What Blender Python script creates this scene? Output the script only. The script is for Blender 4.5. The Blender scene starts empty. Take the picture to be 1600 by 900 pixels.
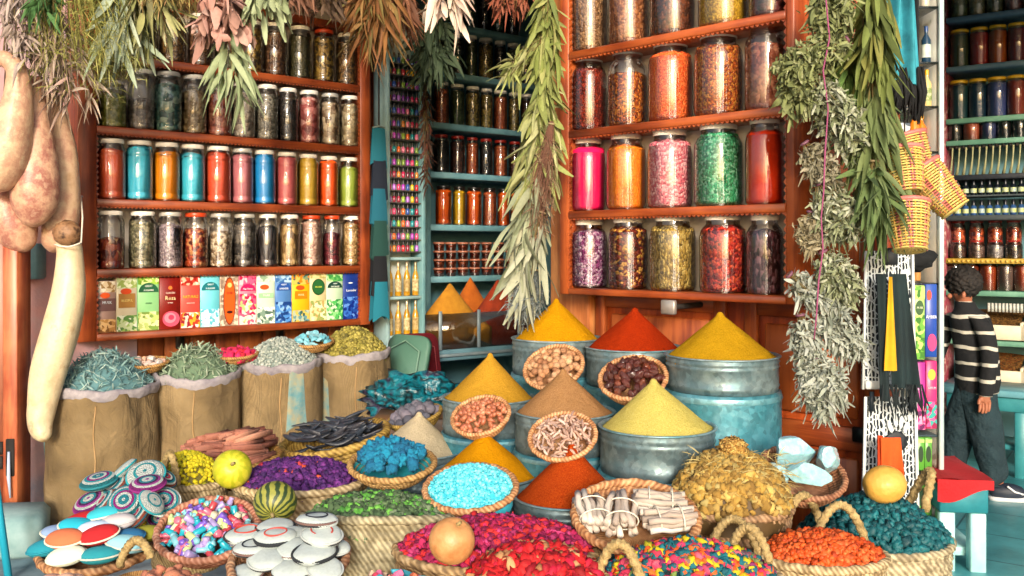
import bpy, bmesh, math, random
import numpy as np
from mathutils import Vector, Matrix, Euler
random.seed(7); RNG = np.random.default_rng(7)
PI = math.pi; R = math.radians
sc = bpy.context.scene; COL = sc.collection
F = 1450.0; HZ = 387.0; CH = 1.4
# ------------------------------------------------------------ camera, world, sun, exposure
cd = bpy.data.cameras.new('camera'); cam = bpy.data.objects.new('camera', cd); COL.objects.link(cam)
cam.location = (0, 0, CH); cam.rotation_euler = (R(90), 0, 0)
cd.sensor_width = 36; cd.lens = F / 1600 * 36; cd.shift_y = -(450 - HZ) / 1600; cd.clip_end = 500; cd.clip_start = .05
sc.camera = cam
SUN_EL, SUN_AZ = 16, 178          # azimuth measured from +Y clockwise: the sun stands behind the viewer, to the left
w = bpy.data.worlds.new('World'); sc.world = w; w.use_nodes = True
nt = w.node_tree; bg = nt.nodes['Background']; sky = nt.nodes.new('ShaderNodeTexSky')
sky.sky_type = 'NISHITA'; sky.sun_disc = False; sky.sun_elevation = R(SUN_EL); sky.sun_rotation = R(SUN_AZ)
sky.dust_density = 3; sky.ozone_density = .6
nt.links.new(sky.outputs[0], bg.inputs[0]); bg.inputs[1].default_value = .15
sd = bpy.data.lights.new('sun', 'SUN'); sun = bpy.data.objects.new('sun', sd); COL.objects.link(sun)
sd.energy = 2.3; sd.angle = R(12); sd.color = (1, .93, .84)
sdir = Vector((math.sin(R(SUN_AZ)) * math.cos(R(SUN_EL)), math.cos(R(SUN_AZ)) * math.cos(R(SUN_EL)), math.sin(R(SUN_EL))))
sun.rotation_euler = sdir.to_track_quat('Z', 'Y').to_euler()
sc.view_settings.view_transform = 'Standard'; sc.view_settings.look = 'None'; sc.view_settings.gamma = 1
sc.view_settings.exposure = .76
sc.render.engine = 'CYCLES'
cy = sc.cycles; cy.use_denoising = True; cy.transparent_max_bounces = 16; cy.max_bounces = 7; cy.diffuse_bounces = 3
cy.glossy_bounces = 3; cy.transmission_bounces = 4; cy.caustics_reflective = False; cy.caustics_refractive = False
cy.sample_clamp_indirect = 6; cy.use_adaptive_sampling = True; cy.adaptive_threshold = .02

# ------------------------------------------------------------ helpers
def at(px, py, Y): return Vector(((px - 800) * Y / F, Y, CH - (py - HZ) * Y / F))
def zat(py, Y): return CH - (py - HZ) * Y / F
class Plane:
    """a vertical plane through two pixel columns at known depths"""
    def __init__(s, px0, Y0, px1, Y1):
        a = Vector(((px0 - 800) * Y0 / F, Y0)); b = Vector(((px1 - 800) * Y1 / F, Y1))
        s.o = a; s.u = (b - a).normalized(); s.n = Vector((-s.u.y, s.u.x)); s.rot = math.atan2(s.u.y, s.u.x)
    def s_at(s, px, d=0):
        t = (px - 800) / F; q = s.o + s.n * d
        return (t * q.y - q.x) / (s.u.x - t * s.u.y)
    def pt(s, k, d=0, z=0):
        q = s.o + s.n * d + s.u * k; return Vector((q.x, q.y, z))
    def hit(s, px, d=0, z=0): return s.pt(s.s_at(px, d), d, z)
def hexc(h):
    h = h.lstrip('#'); o = []
    for i in (0, 2, 4):
        c = int(h[i:i + 2], 16) / 255; o.append(c / 12.92 if c < .04045 else ((c + .055) / 1.055) ** 2.4)
    return tuple(o) + (1,)
def C(c): return hexc(c) if isinstance(c, str) else tuple(c) + (1,) * (4 - len(c))

class MB:
    def __init__(s): s.v = []; s.f = []; s.m = []; s.n = 0
    def add(s, vf, T=None, mi=0):
        v, f = vf; v = np.asarray(v, float)
        if T is not None:
            M4 = np.array(T); v = v @ M4[:3, :3].T + M4[:3, 3]
        n = s.n; s.v.append(v); s.f += [tuple(i + n for i in q) for q in f]; s.m += [mi] * len(f); s.n += len(v); return s
    def many(s, vf, Ms, mi=0):
        v, f = vf; v = np.asarray(v, float)
        for T in Ms: s.add((v, f), T, mi)
        return s
    def mesh(s, name, mats, smooth=True):
        me = bpy.data.meshes.new(name)
        me.from_pydata(np.concatenate(s.v).tolist() if s.v else [], [], s.f)
        for m in (mats if isinstance(mats, (list, tuple)) else [mats]): me.materials.append(m)
        me.polygons.foreach_set('material_index', s.m)
        if smooth: me.polygons.foreach_set('use_smooth', [True] * len(s.f))
        me.update(); return me
    def build(s, name, mats, parent=None, loc=(0, 0, 0), rot=(0, 0, 0), smooth=True):
        return link(name, s.mesh(name, mats, smooth), parent, loc, rot)
def link(name, data, parent=None, loc=(0, 0, 0), rot=(0, 0, 0)):
    o = bpy.data.objects.new(name, data); COL.objects.link(o); o.location = loc; o.rotation_euler = rot
    if parent: o.parent = parent
    return o
LAB = {}
def tag(o, label=None, cat=None, group=None, kind=None):
    if label: o['label'] = label
    if cat: o['category'] = cat
    if group: o['group'] = group
    if kind: o['kind'] = kind
    return o
def thing(name, label, cat, loc=(0, 0, 0), rot=(0, 0, 0), group=None):
    return tag(link(name, None, None, loc, rot), label, cat, group)
def struct(o): o['kind'] = 'structure'; return o
def dup(o, label=None, M4=None, parent=None):
    c = o.copy(); COL.objects.link(c)
    if parent: c.parent = parent
    if label: c['label'] = label
    if M4 is not None: c.matrix_world = M4
    for ch in KIDS.get(o.name, ()): 
        k = ch.copy(); COL.objects.link(k); k.parent = c; k.matrix_parent_inverse = Matrix()
    return c
KIDS = {}
def kids(o, *ch): KIDS[o.name] = ch; return o
ORD = ['leftmost', 'second from left', 'third from left', 'fourth from left', 'fifth from left', 'sixth from left', 'seventh from left',
       'eighth from left', 'ninth from left', 'tenth from left', 'eleventh from left', 'twelfth from left', 'thirteenth from left', 'fourteenth from left']
NTH = ['top', 'second', 'third', 'fourth', 'fifth', 'sixth', 'seventh', 'eighth', 'ninth', 'tenth', 'eleventh', 'twelfth', 'thirteenth', 'fourteenth', 'fifteenth']
def TRS(loc, rot=(0, 0, 0), s=(1, 1, 1)):
    if isinstance(s, (int, float)): s = (s, s, s)
    return Matrix.LocRotScale(Vector(loc), Euler(rot), Vector(s))
def aim(p, d, s=(1, 1, 1), roll=0):
    """matrix that carries local +Z to direction d"""
    q = Vector(d).to_track_quat('Z', 'Y').to_matrix().to_4x4()
    if isinstance(s, (int, float)): s = (s, s, s)
    return Matrix.Translation(Vector(p)) @ q @ Matrix.Rotation(roll, 4, 'Z') @ Matrix.Diagonal(Vector(s).to_4d())

# ---- shapes -> (verts, faces)
def box(x0, x1, y0, y1, z0, z1):
    return ([(x, y, z) for z in (z0, z1) for y in (y0, y1) for x in (x0, x1)],
            [(0, 2, 3, 1), (4, 5, 7, 6), (0, 1, 5, 4), (2, 6, 7, 3), (0, 4, 6, 2), (1, 3, 7, 5)])
def bbox(x0, x1, y0, y1, z0, z1, b=.004):
    bm = bmesh.new(); bmesh.ops.create_cube(bm, size=1)
    for v in bm.verts:
        v.co = Vector(((x0 + x1) / 2 + v.co.x * (x1 - x0), (y0 + y1) / 2 + v.co.y * (y1 - y0), (z0 + z1) / 2 + v.co.z * (z1 - z0)))
    b = min(b, (x1 - x0) * .45, (y1 - y0) * .45, (z1 - z0) * .45)
    bmesh.ops.bevel(bm, geom=bm.edges[:], offset=b, segments=1, affect='EDGES')
    return bmout(bm)
def bmout(bm):
    bm.verts.index_update()
    r = ([tuple(v.co) for v in bm.verts], [tuple(v.index for v in f.verts) for f in bm.faces]); bm.free(); return r
def lathe(prof, n=24, mod=None, cap0=False, cap1=False):
    """prof: (r, z) list bottom to top; mod(theta, i, r, z) -> (r, z)"""
    v = []; f = []; m = len(prof)
    for i, (r, z) in enumerate(prof):
        for k in range(n):
            a = 2 * PI * k / n; rr, zz = (r, z) if mod is None else mod(a, i, r, z)
            v.append((rr * math.cos(a), rr * math.sin(a), zz))
    for i in range(m - 1):
        for k in range(n):
            k2 = (k + 1) % n; f.append((i * n + k, i * n + k2, (i + 1) * n + k2, (i + 1) * n + k))
    if cap0: f.append(tuple(reversed(range(n))))
    if cap1: f.append(tuple(range((m - 1) * n, m * n)))
    return v, f
def tube(path, rad, n=8, mod=None, caps=True, closed=False):
    P = [Vector(p) for p in path]; m = len(P); v = []; f = []; up = None
    for i, p in enumerate(P):
        if closed: d = P[(i + 1) % m] - P[i - 1]
        else: d = P[min(i + 1, m - 1)] - P[max(i - 1, 0)]
        d.normalize()
        if up is None: up = d.orthogonal().normalized()
        up = (up - d * up.dot(d)).normalized(); s = d.cross(up)
        r = rad[i] if isinstance(rad, (list, tuple)) else rad
        for k in range(n):
            a = 2 * PI * k / n; rr = r * (mod(i, a) if mod else 1)
            v.append(tuple(p + up * math.cos(a) * rr + s * math.sin(a) * rr))
    for i in range(m if closed else m - 1):
        j = (i + 1) % m
        for k in range(n):
            k2 = (k + 1) % n; f.append((i * n + k, i * n + k2, j * n + k2, j * n + k))
    if caps and not closed:
        f.append(tuple(reversed(range(n)))); f.append(tuple(range((m - 1) * n, m * n)))
    return v, f
def rope(path, r, strands=3, pitch=.03, n=10, closed=False):
    P = [Vector(p) for p in path]
    acc = [0]
    for i in range(1, len(P)): acc.append(acc[-1] + (P[i] - P[i - 1]).length)
    if closed:
        tot = acc[-1] + (P[0] - P[-1]).length; k = max(1, round(tot / pitch)); ph = [2 * PI * k * a / tot for a in acc]
    else: ph = [2 * PI * a / pitch for a in acc]
    return tube(P, r, n, mod=lambda i, a: 1 + .16 * math.cos(strands * a + ph[i]), closed=closed)
def ico(sub=1, s=(1, 1, 1), noise=0, seed=0, freq=2.0):
    bm = bmesh.new(); bmesh.ops.create_icosphere(bm, subdivisions=sub, radius=1)
    from mathutils import noise as N
    for v in bm.verts:
        k = 1 + noise * N.noise(v.co * freq + Vector((seed * 7.3, seed, -seed)))
        v.co = Vector((v.co.x * s[0], v.co.y * s[1], v.co.z * s[2])) * k
    return bmout(bm)
def grid_fn(fn, nu, nv):
    v = [fn(i / nu, j / nv) for j in range(nv + 1) for i in range(nu + 1)]
    f = [(j * (nu + 1) + i, j * (nu + 1) + i + 1, (j + 1) * (nu + 1) + i + 1, (j + 1) * (nu + 1) + i) for j in range(nv) for i in range(nu)]
    return v, f
def disc(rx, rz, n=24, y=0, cx=0, cz=0):
    return [(cx + rx * math.cos(2 * PI * k / n), y, cz + rz * math.sin(2 * PI * k / n)) for k in range(n)], [tuple(range(n))]
def rrect(x0, x1, z0, z1, r, y0, y1, n=4):
    pts = []
    for cx, cz, a0 in ((x1 - r, z1 - r, 0), (x0 + r, z1 - r, 90), (x0 + r, z0 + r, 180), (x1 - r, z0 + r, 270)):
        for i in range(n + 1): a = R(a0 + 90 * i / n); pts.append((cx + r * math.cos(a), cz + r * math.sin(a)))
    return prism(pts, y0, y1)
def prism(pts, y0, y1):
    n = len(pts); v = [(x, y0, z) for x, z in pts] + [(x, y1, z) for x, z in pts]
    f = [tuple(range(n)), tuple(reversed(range(n, 2 * n)))] + [(i, i + n, (i + 1) % n + n, (i + 1) % n) for i in range(n)]
    return v, f
def leaves(P, D, L, W, droop=.3, fold=.25, rows=6, twist=.6, wave=.0, rng=RNG, blunt=.75, curl=.35):
    """many leaf blades at once"""
    P = np.asarray(P, float); D = np.asarray(D, float); n = len(P)
    D /= np.linalg.norm(D, axis=1, keepdims=True) + 1e-9
    N = rng.normal(size=(n, 3)); S = np.cross(D, N); S /= np.linalg.norm(S, axis=1, keepdims=True) + 1e-9
    N = np.cross(S, D); L = np.broadcast_to(L, n); W = np.broadcast_to(W, n)
    dr = np.broadcast_to(droop, n) * rng.uniform(.5, 1.5, n); tw = rng.uniform(-twist, twist, n); cv = rng.uniform(-curl, curl, n)
    V = np.zeros((n, rows + 1, 3, 3)); G = np.array([0, 0, -1.])
    for i in range(rows + 1):
        t = i / rows
        c = P + D * (L * t)[:, None] + G * (dr * L * t * t)[:, None] + N * (cv * L * t * t)[:, None]
        if wave: c = c + S * (wave * L * math.sin(t * 5))[:, None]
        w = W * .5 * max(.05, math.sin(PI * min(.985, .05 + .95 * t) ** .8) ** blunt)
        a = tw * t * 2; s2 = S * np.cos(a)[:, None] + N * np.sin(a)[:, None]; n2 = np.cross(s2, D)
        for k, q in enumerate((-1, 0, 1)):
            V[:, i, k] = c + s2 * (w * q)[:, None] - n2 * ((w * fold * 2) * (0 if q else 1))[:, None]
    V = V.reshape(-1, 3); f = []
    per = (rows + 1) * 3
    base = [(i * 3 + k, i * 3 + k + 1, i * 3 + k + 4, i * 3 + k + 3) for i in range(rows) for k in range(2)]
    for j in range(n):
        o = j * per; f += [(a + o, b + o, c + o, d + o) for a, b, c, d in base]
    return V, f

# ------------------------------------------------------------ materials
MC = {}
def newmat(name):
    m = bpy.data.materials.new(name); m.use_nodes = True; t = m.node_tree; b = t.nodes['Principled BSDF']
    return m, t, b
def nd(t, ty, **k):
    n = t.nodes.new(ty)
    for a, b in k.items():
        if a in n.inputs.keys(): n.inputs[a].default_value = b
        else: setattr(n, a, b)
    return n
def ramp(t, cols, const=False):
    r = t.nodes.new('ShaderNodeValToRGB'); e = r.color_ramp.elements
    if const: r.color_ramp.interpolation = 'CONSTANT'
    n = len(cols)
    while len(e) < n: e.new(.5)
    for i, c in enumerate(cols):
        e[i].position = i / n if const else i / max(1, n - 1)
    for i, c in enumerate(cols): e[i].color = C(c)
    return r
def mapped(t, scale=(1, 1, 1), rot=(0, 0, 0), rnd=True):
    tc = t.nodes.new('ShaderNodeTexCoord'); mp = t.nodes.new('ShaderNodeMapping')
    mp.inputs['Scale'].default_value = scale; mp.inputs['Rotation'].default_value = rot
    t.links.new(tc.outputs['Object'], mp.inputs['Vector'])
    if rnd:
        oi = t.nodes.new('ShaderNodeObjectInfo'); ml = t.nodes.new('ShaderNodeMath'); ml.operation = 'MULTIPLY'; ml.inputs[1].default_value = 37
        t.links.new(oi.outputs['Random'], ml.inputs[0]); t.links.new(ml.outputs[0], mp.inputs['Location'])
    return mp.outputs[0]
def bumpit(t, b, h, s, d=.01):
    bp = t.nodes.new('ShaderNodeBump'); bp.inputs['Strength'].default_value = s; bp.inputs['Distance'].default_value = d
    t.links.new(h, bp.inputs['Height']); t.links.new(bp.outputs[0], b.inputs['Normal'])
def memo(fn):
    def g(*a, **k):
        key = (fn.__name__, str(a), str(sorted(k.items())))
        if key not in MC: MC[key] = fn(*a, **k)
        return MC[key]
    return g
@memo
def M(cols, rough=.6, scale=8, bump=.2, bs=60, metal=0, bd=.004, stretch=(1, 1, 1), spec=.5, coat=0, detail=5, sub=0):
    """noise-mottled surface between two or more tones"""
    if isinstance(cols, str): cols = [cols]
    m, t, b = newmat('surface_' + cols[0].strip('#'))
    v = mapped(t, stretch)
    n = nd(t, 'ShaderNodeTexNoise', Scale=scale, Detail=detail, Roughness=.6); t.links.new(v, n.inputs['Vector'])
    if len(cols) == 1:
        c = C(cols[0]); cols = [tuple(x * .82 for x in c[:3]), tuple(min(1, x * 1.12) for x in c[:3])]
    mr = nd(t, 'ShaderNodeMapRange'); mr.inputs[1].default_value = .32; mr.inputs[2].default_value = .68; t.links.new(n.outputs[0], mr.inputs[0])
    r = ramp(t, cols); t.links.new(mr.outputs[0], r.inputs[0]); t.links.new(r.outputs[0], b.inputs['Base Color'])
    b.inputs['Roughness'].default_value = rough; b.inputs['Metallic'].default_value = metal; b.inputs['Specular IOR Level'].default_value = spec
    b.inputs['Coat Weight'].default_value = coat
    if sub: b.inputs['Subsurface Weight'].default_value = sub; b.inputs['Subsurface Scale'].default_value = .02
    if bump:
        n2 = nd(t, 'ShaderNodeTexNoise', Scale=bs, Detail=4); t.links.new(v, n2.inputs['Vector']); bumpit(t, b, n2.outputs[0], bump, bd)
    return m
@memo
def VOR(cols, scale=60, rough=.6, bump=.8, bd=.01, stretch=(1, 1, 1), spec=.4, feat='F1', dark=.0):
    """packed grains: every cell its own tone, real bump between cells"""
    m, t, b = newmat('grains_' + cols[0].strip('#'))
    v = mapped(t, stretch)
    n = nd(t, 'ShaderNodeTexNoise', Scale=scale * .6, Detail=1); t.links.new(v, n.inputs['Vector'])
    mx = nd(t, 'ShaderNodeMix', data_type='VECTOR'); mx.inputs[0].default_value = 1.0 / scale * .8 if scale > 20 else .03
    t.links.new(v, mx.inputs[4]); t.links.new(n.outputs[1], mx.inputs[5])
    vo = nd(t, 'ShaderNodeTexVoronoi', Scale=scale); t.links.new(mx.outputs[1], vo.inputs['Vector'])
    sp = nd(t, 'ShaderNodeSeparateColor'); t.links.new(vo.outputs['Color'], sp.inputs[0])
    r = ramp(t, cols, True); t.links.new(sp.outputs[0], r.inputs[0])
    t.links.new(r.outputs[0], b.inputs['Base Color'])
    b.inputs['Roughness'].default_value = rough; b.inputs['Specular IOR Level'].default_value = spec
    iv = nd(t, 'ShaderNodeMath', operation='SUBTRACT'); iv.inputs[0].default_value = 1; t.links.new(vo.outputs['Distance'], iv.inputs[1])
    bumpit(t, b, iv.outputs[0], bump, bd); return m
@memo
def ISL(cols, rough=.6, bump=.15, bs=80, spec=.4, coat=0, const=False, trans=0, metal=0):
    """each loose piece its own tone"""
    m, t, b = newmat('pieces_' + cols[0].strip('#'))
    g = t.nodes.new('ShaderNodeNewGeometry'); r = ramp(t, cols, const); t.links.new(g.outputs['Random Per Island'], r.inputs[0])
    v = mapped(t); n = nd(t, 'ShaderNodeTexNoise', Scale=bs, Detail=3); t.links.new(v, n.inputs['Vector'])
    hs = nd(t, 'ShaderNodeHueSaturation'); mr = nd(t, 'ShaderNodeMapRange'); mr.inputs[3].default_value = .75; mr.inputs[4].default_value = 1.2
    t.links.new(n.outputs[0], mr.inputs[0]); t.links.new(mr.outputs[0], hs.inputs['Value']); t.links.new(r.outputs[0], hs.inputs['Color'])
    t.links.new(hs.outputs[0], b.inputs['Base Color']); b.inputs['Roughness'].default_value = rough; b.inputs['Specular IOR Level'].default_value = spec
    b.inputs['Coat Weight'].default_value = coat; b.inputs['Metallic'].default_value = metal
    if bump: bumpit(t, b, n.outputs[0], bump, .004)
    return m
@memo
def OBJ(cols, rough=.55, scale=30, bump=.2, spec=.5, coat=0):
    """each copy of a thing its own tone (object random)"""
    m, t, b = newmat('each_' + cols[0].strip('#'))
    oi = t.nodes.new('ShaderNodeObjectInfo'); r = ramp(t, cols); t.links.new(oi.outputs['Random'], r.inputs[0])
    v = mapped(t); n = nd(t, 'ShaderNodeTexNoise', Scale=scale, Detail=4); t.links.new(v, n.inputs['Vector'])
    hs = nd(t, 'ShaderNodeHueSaturation'); mr = nd(t, 'ShaderNodeMapRange'); mr.inputs[3].default_value = .7; mr.inputs[4].default_value = 1.25
    t.links.new(n.outputs[0], mr.inputs[0]); t.links.new(mr.outputs[0], hs.inputs['Value']); t.links.new(r.outputs[0], hs.inputs['Color'])
    t.links.new(hs.outputs[0], b.inputs['Base Color']); b.inputs['Roughness'].default_value = rough; b.inputs['Specular IOR Level'].default_value = spec
    b.inputs['Coat Weight'].default_value = coat
    if bump: bumpit(t, b, n.outputs[0], bump, .004)
    return m
@memo
def WOOD(c1='#7a2f10', c2='#a8481c', axis=2, rough=.45, sc_=1.0):
    m, t, b = newmat('wood_' + c1.strip('#'))
    s = [14 * sc_] * 3; s[axis] = 1.1 * sc_
    v = mapped(t, tuple(s), rnd=False)
    n = nd(t, 'ShaderNodeTexNoise', Scale=1.6, Detail=8, Roughness=.65, Distortion=.4); t.links.new(v, n.inputs['Vector'])
    v2 = mapped(t, (2.5, 2.5, 2.5), rnd=False); n2 = nd(t, 'ShaderNodeTexNoise', Scale=1.5, Detail=3); t.links.new(v2, n2.inputs['Vector'])
    ad = nd(t, 'ShaderNodeMath', operation='ADD'); t.links.new(n.outputs[0], ad.inputs[0]); t.links.new(n2.outputs[0], ad.inputs[1])
    mr = nd(t, 'ShaderNodeMapRange'); mr.inputs[1].default_value = .7; mr.inputs[2].default_value = 1.3; t.links.new(ad.outputs[0], mr.inputs[0])
    dk = tuple(x * .45 for x in C(c1)[:3])
    r = ramp(t, [dk, c1, c2, c2]); t.links.new(mr.outputs[0], r.inputs[0]); t.links.new(r.outputs[0], b.inputs['Base Color'])
    b.inputs['Roughness'].default_value = rough; b.inputs['Coat Weight'].default_value = .15; b.inputs['Coat Roughness'].default_value = .35
    bumpit(t, b, n.outputs[0], .35, .004); return m
@memo
def GLASS(tint='#ffffff', refl=.08, rough=.03, streak=.11):
    m = bpy.data.materials.new('clear_glass'); m.use_nodes = True; t = m.node_tree; t.nodes.clear()
    o = t.nodes.new('ShaderNodeOutputMaterial'); mx = t.nodes.new('ShaderNodeMixShader'); tr = t.nodes.new('ShaderNodeBsdfTransparent')
    gl = t.nodes.new('ShaderNodeBsdfGlossy'); fr = t.nodes.new('ShaderNodeFresnel'); fr.inputs[0].default_value = 1.5
    ad = nd(t, 'ShaderNodeMath', operation='MULTIPLY_ADD'); ad.inputs[1].default_value = .8; ad.inputs[2].default_value = refl - .03; ad.use_clamp = True
    gl.inputs['Roughness'].default_value = rough; tr.inputs[0].default_value = C(tint)
    t.links.new(fr.outputs[0], ad.inputs[0]); t.links.new(ad.outputs[0], mx.inputs[0]); t.links.new(tr.outputs[0], mx.inputs[1]); t.links.new(gl.outputs[0], mx.inputs[2])
    v = mapped(t, (1, 1, .35)); n = nd(t, 'ShaderNodeTexNoise', Scale=22, Detail=1); t.links.new(v, n.inputs['Vector'])
    bp = t.nodes.new('ShaderNodeBump'); bp.inputs['Strength'].default_value = .12; bp.inputs['Distance'].default_value = .01
    t.links.new(n.outputs[0], bp.inputs['Height']); t.links.new(bp.outputs[0], gl.inputs['Normal'])
    tg = t.nodes.new('ShaderNodeTangent'); tg.direction_type = 'RADIAL'; tg.axis = 'Z'
    an = t.nodes.new('ShaderNodeBsdfAnisotropic'); an.inputs['Roughness'].default_value = .26; an.inputs['Anisotropy'].default_value = .93; an.inputs['Color'].default_value = (1, .98, .94, 1)
    t.links.new(tg.outputs[0], an.inputs['Tangent'])
    v3 = mapped(t, (1, 1, .02)); n3 = nd(t, 'ShaderNodeTexNoise', Scale=70, Detail=2); t.links.new(v3, n3.inputs['Vector'])
    b3 = t.nodes.new('ShaderNodeBump'); b3.inputs['Strength'].default_value = 1; b3.inputs['Distance'].default_value = .004
    t.links.new(n3.outputs[0], b3.inputs['Height']); t.links.new(b3.outputs[0], an.inputs['Normal'])
    m2 = t.nodes.new('ShaderNodeMixShader'); m2.inputs[0].default_value = streak; t.links.new(mx.outputs[0], m2.inputs[1]); t.links.new(an.outputs[0], m2.inputs[2])
    t.links.new(m2.outputs[0], o.inputs[0]); return m
def FLAT(c, rough=.6, metal=0): return M([c, c], rough=rough, bump=0, metal=metal)

def text(body, size, col, parent, loc, rot=(R(90), 0, 0), sx=1.0, name='lettering'):
    cu = bpy.data.curves.new('lettering', 'FONT'); cu.body = body; cu.size = size; cu.align_x = 'CENTER'; cu.align_y = 'CENTER'; cu.extrude = .0006; cu.resolution_u = 1
    o = bpy.data.objects.new('tmp', cu); COL.objects.link(o); bpy.context.view_layer.update()
    me = bpy.data.meshes.new_from_object(o.evaluated_get(bpy.context.evaluated_depsgraph_get())); bpy.data.objects.remove(o)
    me.materials.clear(); me.materials.append(FLAT(col, .6)); q = link(name, me, parent, loc, rot); q.scale = (sx, 1, 1); return q
# ============================================================ planes of the place
LP = Plane(150, 5.0, 575, 6.1); RP = Plane(880, 4.3, 1235, 3.5); AP = Plane(675, 7.0, 820, 7.6)
KP = Plane(605, 6.2, 660, 6.38); SP = Plane(1485, 6.5, 1600, 6.24)
wood = WOOD('#6f2a10', '#a04a20', 2, .42); woodx = WOOD('#6f2a10', '#a04a20', 0, .42); woodD = WOOD('#8a3a12', '#bb5c22', 2, .4)
woodL = WOOD('#7a3316', '#9c4a22', 0, .45); woodLz = WOOD('#7a3316', '#9c4a22', 2, .45)
woodR = WOOD('#883a16', '#ac5424', 0, .42); woodRz = WOOD('#883a16', '#ac5424', 2, .42)
teal = M(['#3d6a74', '#5a8d96', '#4a7c86'], rough=.5, scale=5, bs=30); white_paint = M(['#c9d6d3', '#e2e9e4'], rough=.5, scale=3)
dark = M(['#14110f', '#241c18'], rough=.8); cream = M(['#e4d8cc', '#f0e8de'], rough=.8, scale=4)
metal = M(['#9aa0a4', '#c3c7ca'], rough=.35, metal=.8, scale=10, bs=20)

# ============================================================ setting
def slab(name, pts, z0, z1, m, smooth=False):
    n = len(pts); v = [(x, y, z0) for x, y in pts] + [(x, y, z1) for x, y in pts]
    f = [tuple(reversed(range(n))), tuple(range(n, 2 * n))] + [(i, (i + 1) % n, (i + 1) % n + n, i + n) for i in range(n)]
    return MB().add((v, f)).build(name, m, smooth=smooth)
@memo
def TILE(a, b_, mortar, sw, sh, rough=.35, ms=.006, rot=0):
    m, t, b = newmat('tiles'); v = mapped(t, rot=(0, 0, rot), rnd=False)
    br = nd(t, 'ShaderNodeTexBrick'); br.offset = 0; br.inputs['Scale'].default_value = 1; br.inputs['Brick Width'].default_value = sw; br.inputs['Row Height'].default_value = sh
    br.inputs['Mortar Size'].default_value = ms; br.inputs['Color1'].default_value = C(a); br.inputs['Color2'].default_value = C(b_); br.inputs['Mortar'].default_value = C(mortar)
    t.links.new(v, br.inputs['Vector'])
    n = nd(t, 'ShaderNodeTexNoise', Scale=3.5, Detail=8, Roughness=.65); t.links.new(v, n.inputs['Vector'])
    mr = nd(t, 'ShaderNodeMapRange'); mr.inputs[1].default_value = .3; mr.inputs[2].default_value = .7; mr.inputs[3].default_value = .55; mr.inputs[4].default_value = 1.3; t.links.new(n.outputs[0], mr.inputs[0])
    hs = nd(t, 'ShaderNodeHueSaturation'); t.links.new(br.outputs[0], hs.inputs['Color']); t.links.new(mr.outputs[0], hs.inputs['Value'])
    t.links.new(hs.outputs[0], b.inputs['Base Color']); b.inputs['Roughness'].default_value = rough
    bumpit(t, b, br.outputs['Fac'], -.3, .004); return m
struct(MB().add(([(-60, -60, 0), (60, -60, 0), (60, 60, 0), (-60, 60, 0)], [(0, 1, 2, 3)])).build('ground', M(['#3e5a66', '#6f8892', '#55606b', '#8b9aa0'], rough=.8, scale=2.2, bs=25, bd=.01, detail=9)))
struct(MB().add(([(-30, -30, .004), (30, -30, .004), (30, 2.3, .004), (-30, 2.3, .004)], [(0, 1, 2, 3)])).build('street_bounce', M(['#b8ac9c', '#cfc4b4', '#a89c8c'], rough=.9, scale=1.5)))  # unseen pale street ground, added to bounce daylight up onto the shelves
struct(MB().add(([(1.5, 2.6, .004), (5.5, 2.6, .004), (5.5, 9, .004), (1.5, 9, .004)], [(0, 1, 2, 3)])).build('floor', TILE('#3d8790', '#55a0a6', '#22505a', .42, .42, .3, .005, R(35))))
# mauve plaster wall left, pushed in behind the left cabinet
def wallseg(name, P, px0, px1, d0, d1, z0, z1, m, label=None, cat='wall'):
    a, b, c, e = P.hit(px0, d0), P.hit(px1, d0), P.hit(px1, d1), P.hit(px0, d1)
    o = slab(name, [(a.x, a.y), (b.x, b.y), (c.x, c.y), (e.x, e.y)], z0, z1, m)
    return tag(o, label, cat) if label else o
plaster = M(['#7486a0', '#a9929c', '#c99a98', '#b9a6ac'], rough=.85, scale=1.8, bs=14, bd=.02, bump=.5, detail=9)
wallseg('plaster_wall', LP, -330, 214, .22, .42, 0, 3.4, plaster, 'mauve pink plaster wall behind the hanging bottle gourds')
# planked door wall behind the left cabinet
def local_wall(name, P, px0, px1, d, label, cat):
    o = P.hit(px0, d); return thing(name, label, cat, (o.x, o.y, 0), (0, 0, P.rot)), P.s_at(px1, d) - P.s_at(px0, d)
T, W = local_wall('plank_partition', LP, 214.5, 592, .22, 'orange brown plank partition behind the burlap sacks', 'partition')
MB().add(bbox(0, W, .03, .08, 0, 3.4)).build('backing', woodLz, T)
x = 0.0; i = 0
while x < W - .02:
    x2 = min(x + .155, W); MB().add(bbox(x + .003, x2 - .003, 0, .028, .01, 3.38, .004)).build('plank', WOOD('#6c3014', '#8c4a20', 2, .45, .8 + .1 * (i % 3)), T); x = x2; i += 1
for xx in (.22, .86): MB().add(rrect(xx, xx + .05, .80, .97, .008, -.012, -.002)).build('hinge_plate', FLAT('#3a3431', .5, .6), T)
# alcove behind
a0 = LP.hit(592, .22); a1 = AP.hit(600, .34); a2 = AP.hit(930, .34)
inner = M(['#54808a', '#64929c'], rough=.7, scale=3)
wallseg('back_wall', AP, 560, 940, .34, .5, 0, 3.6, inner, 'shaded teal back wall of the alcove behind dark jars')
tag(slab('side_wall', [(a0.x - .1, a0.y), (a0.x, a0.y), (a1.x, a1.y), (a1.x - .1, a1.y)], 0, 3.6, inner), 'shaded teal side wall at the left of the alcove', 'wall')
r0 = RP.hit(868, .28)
tag(slab('side_wall', [(r0.x, r0.y + .02), (r0.x + .1, r0.y + .02), (.6, 8.2), (.5, 8.2)], 0, 3.6, M(['#48707a', '#5c8690'], rough=.7)), 'dark side wall between the alcove and the right cabinet', 'wall')
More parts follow.
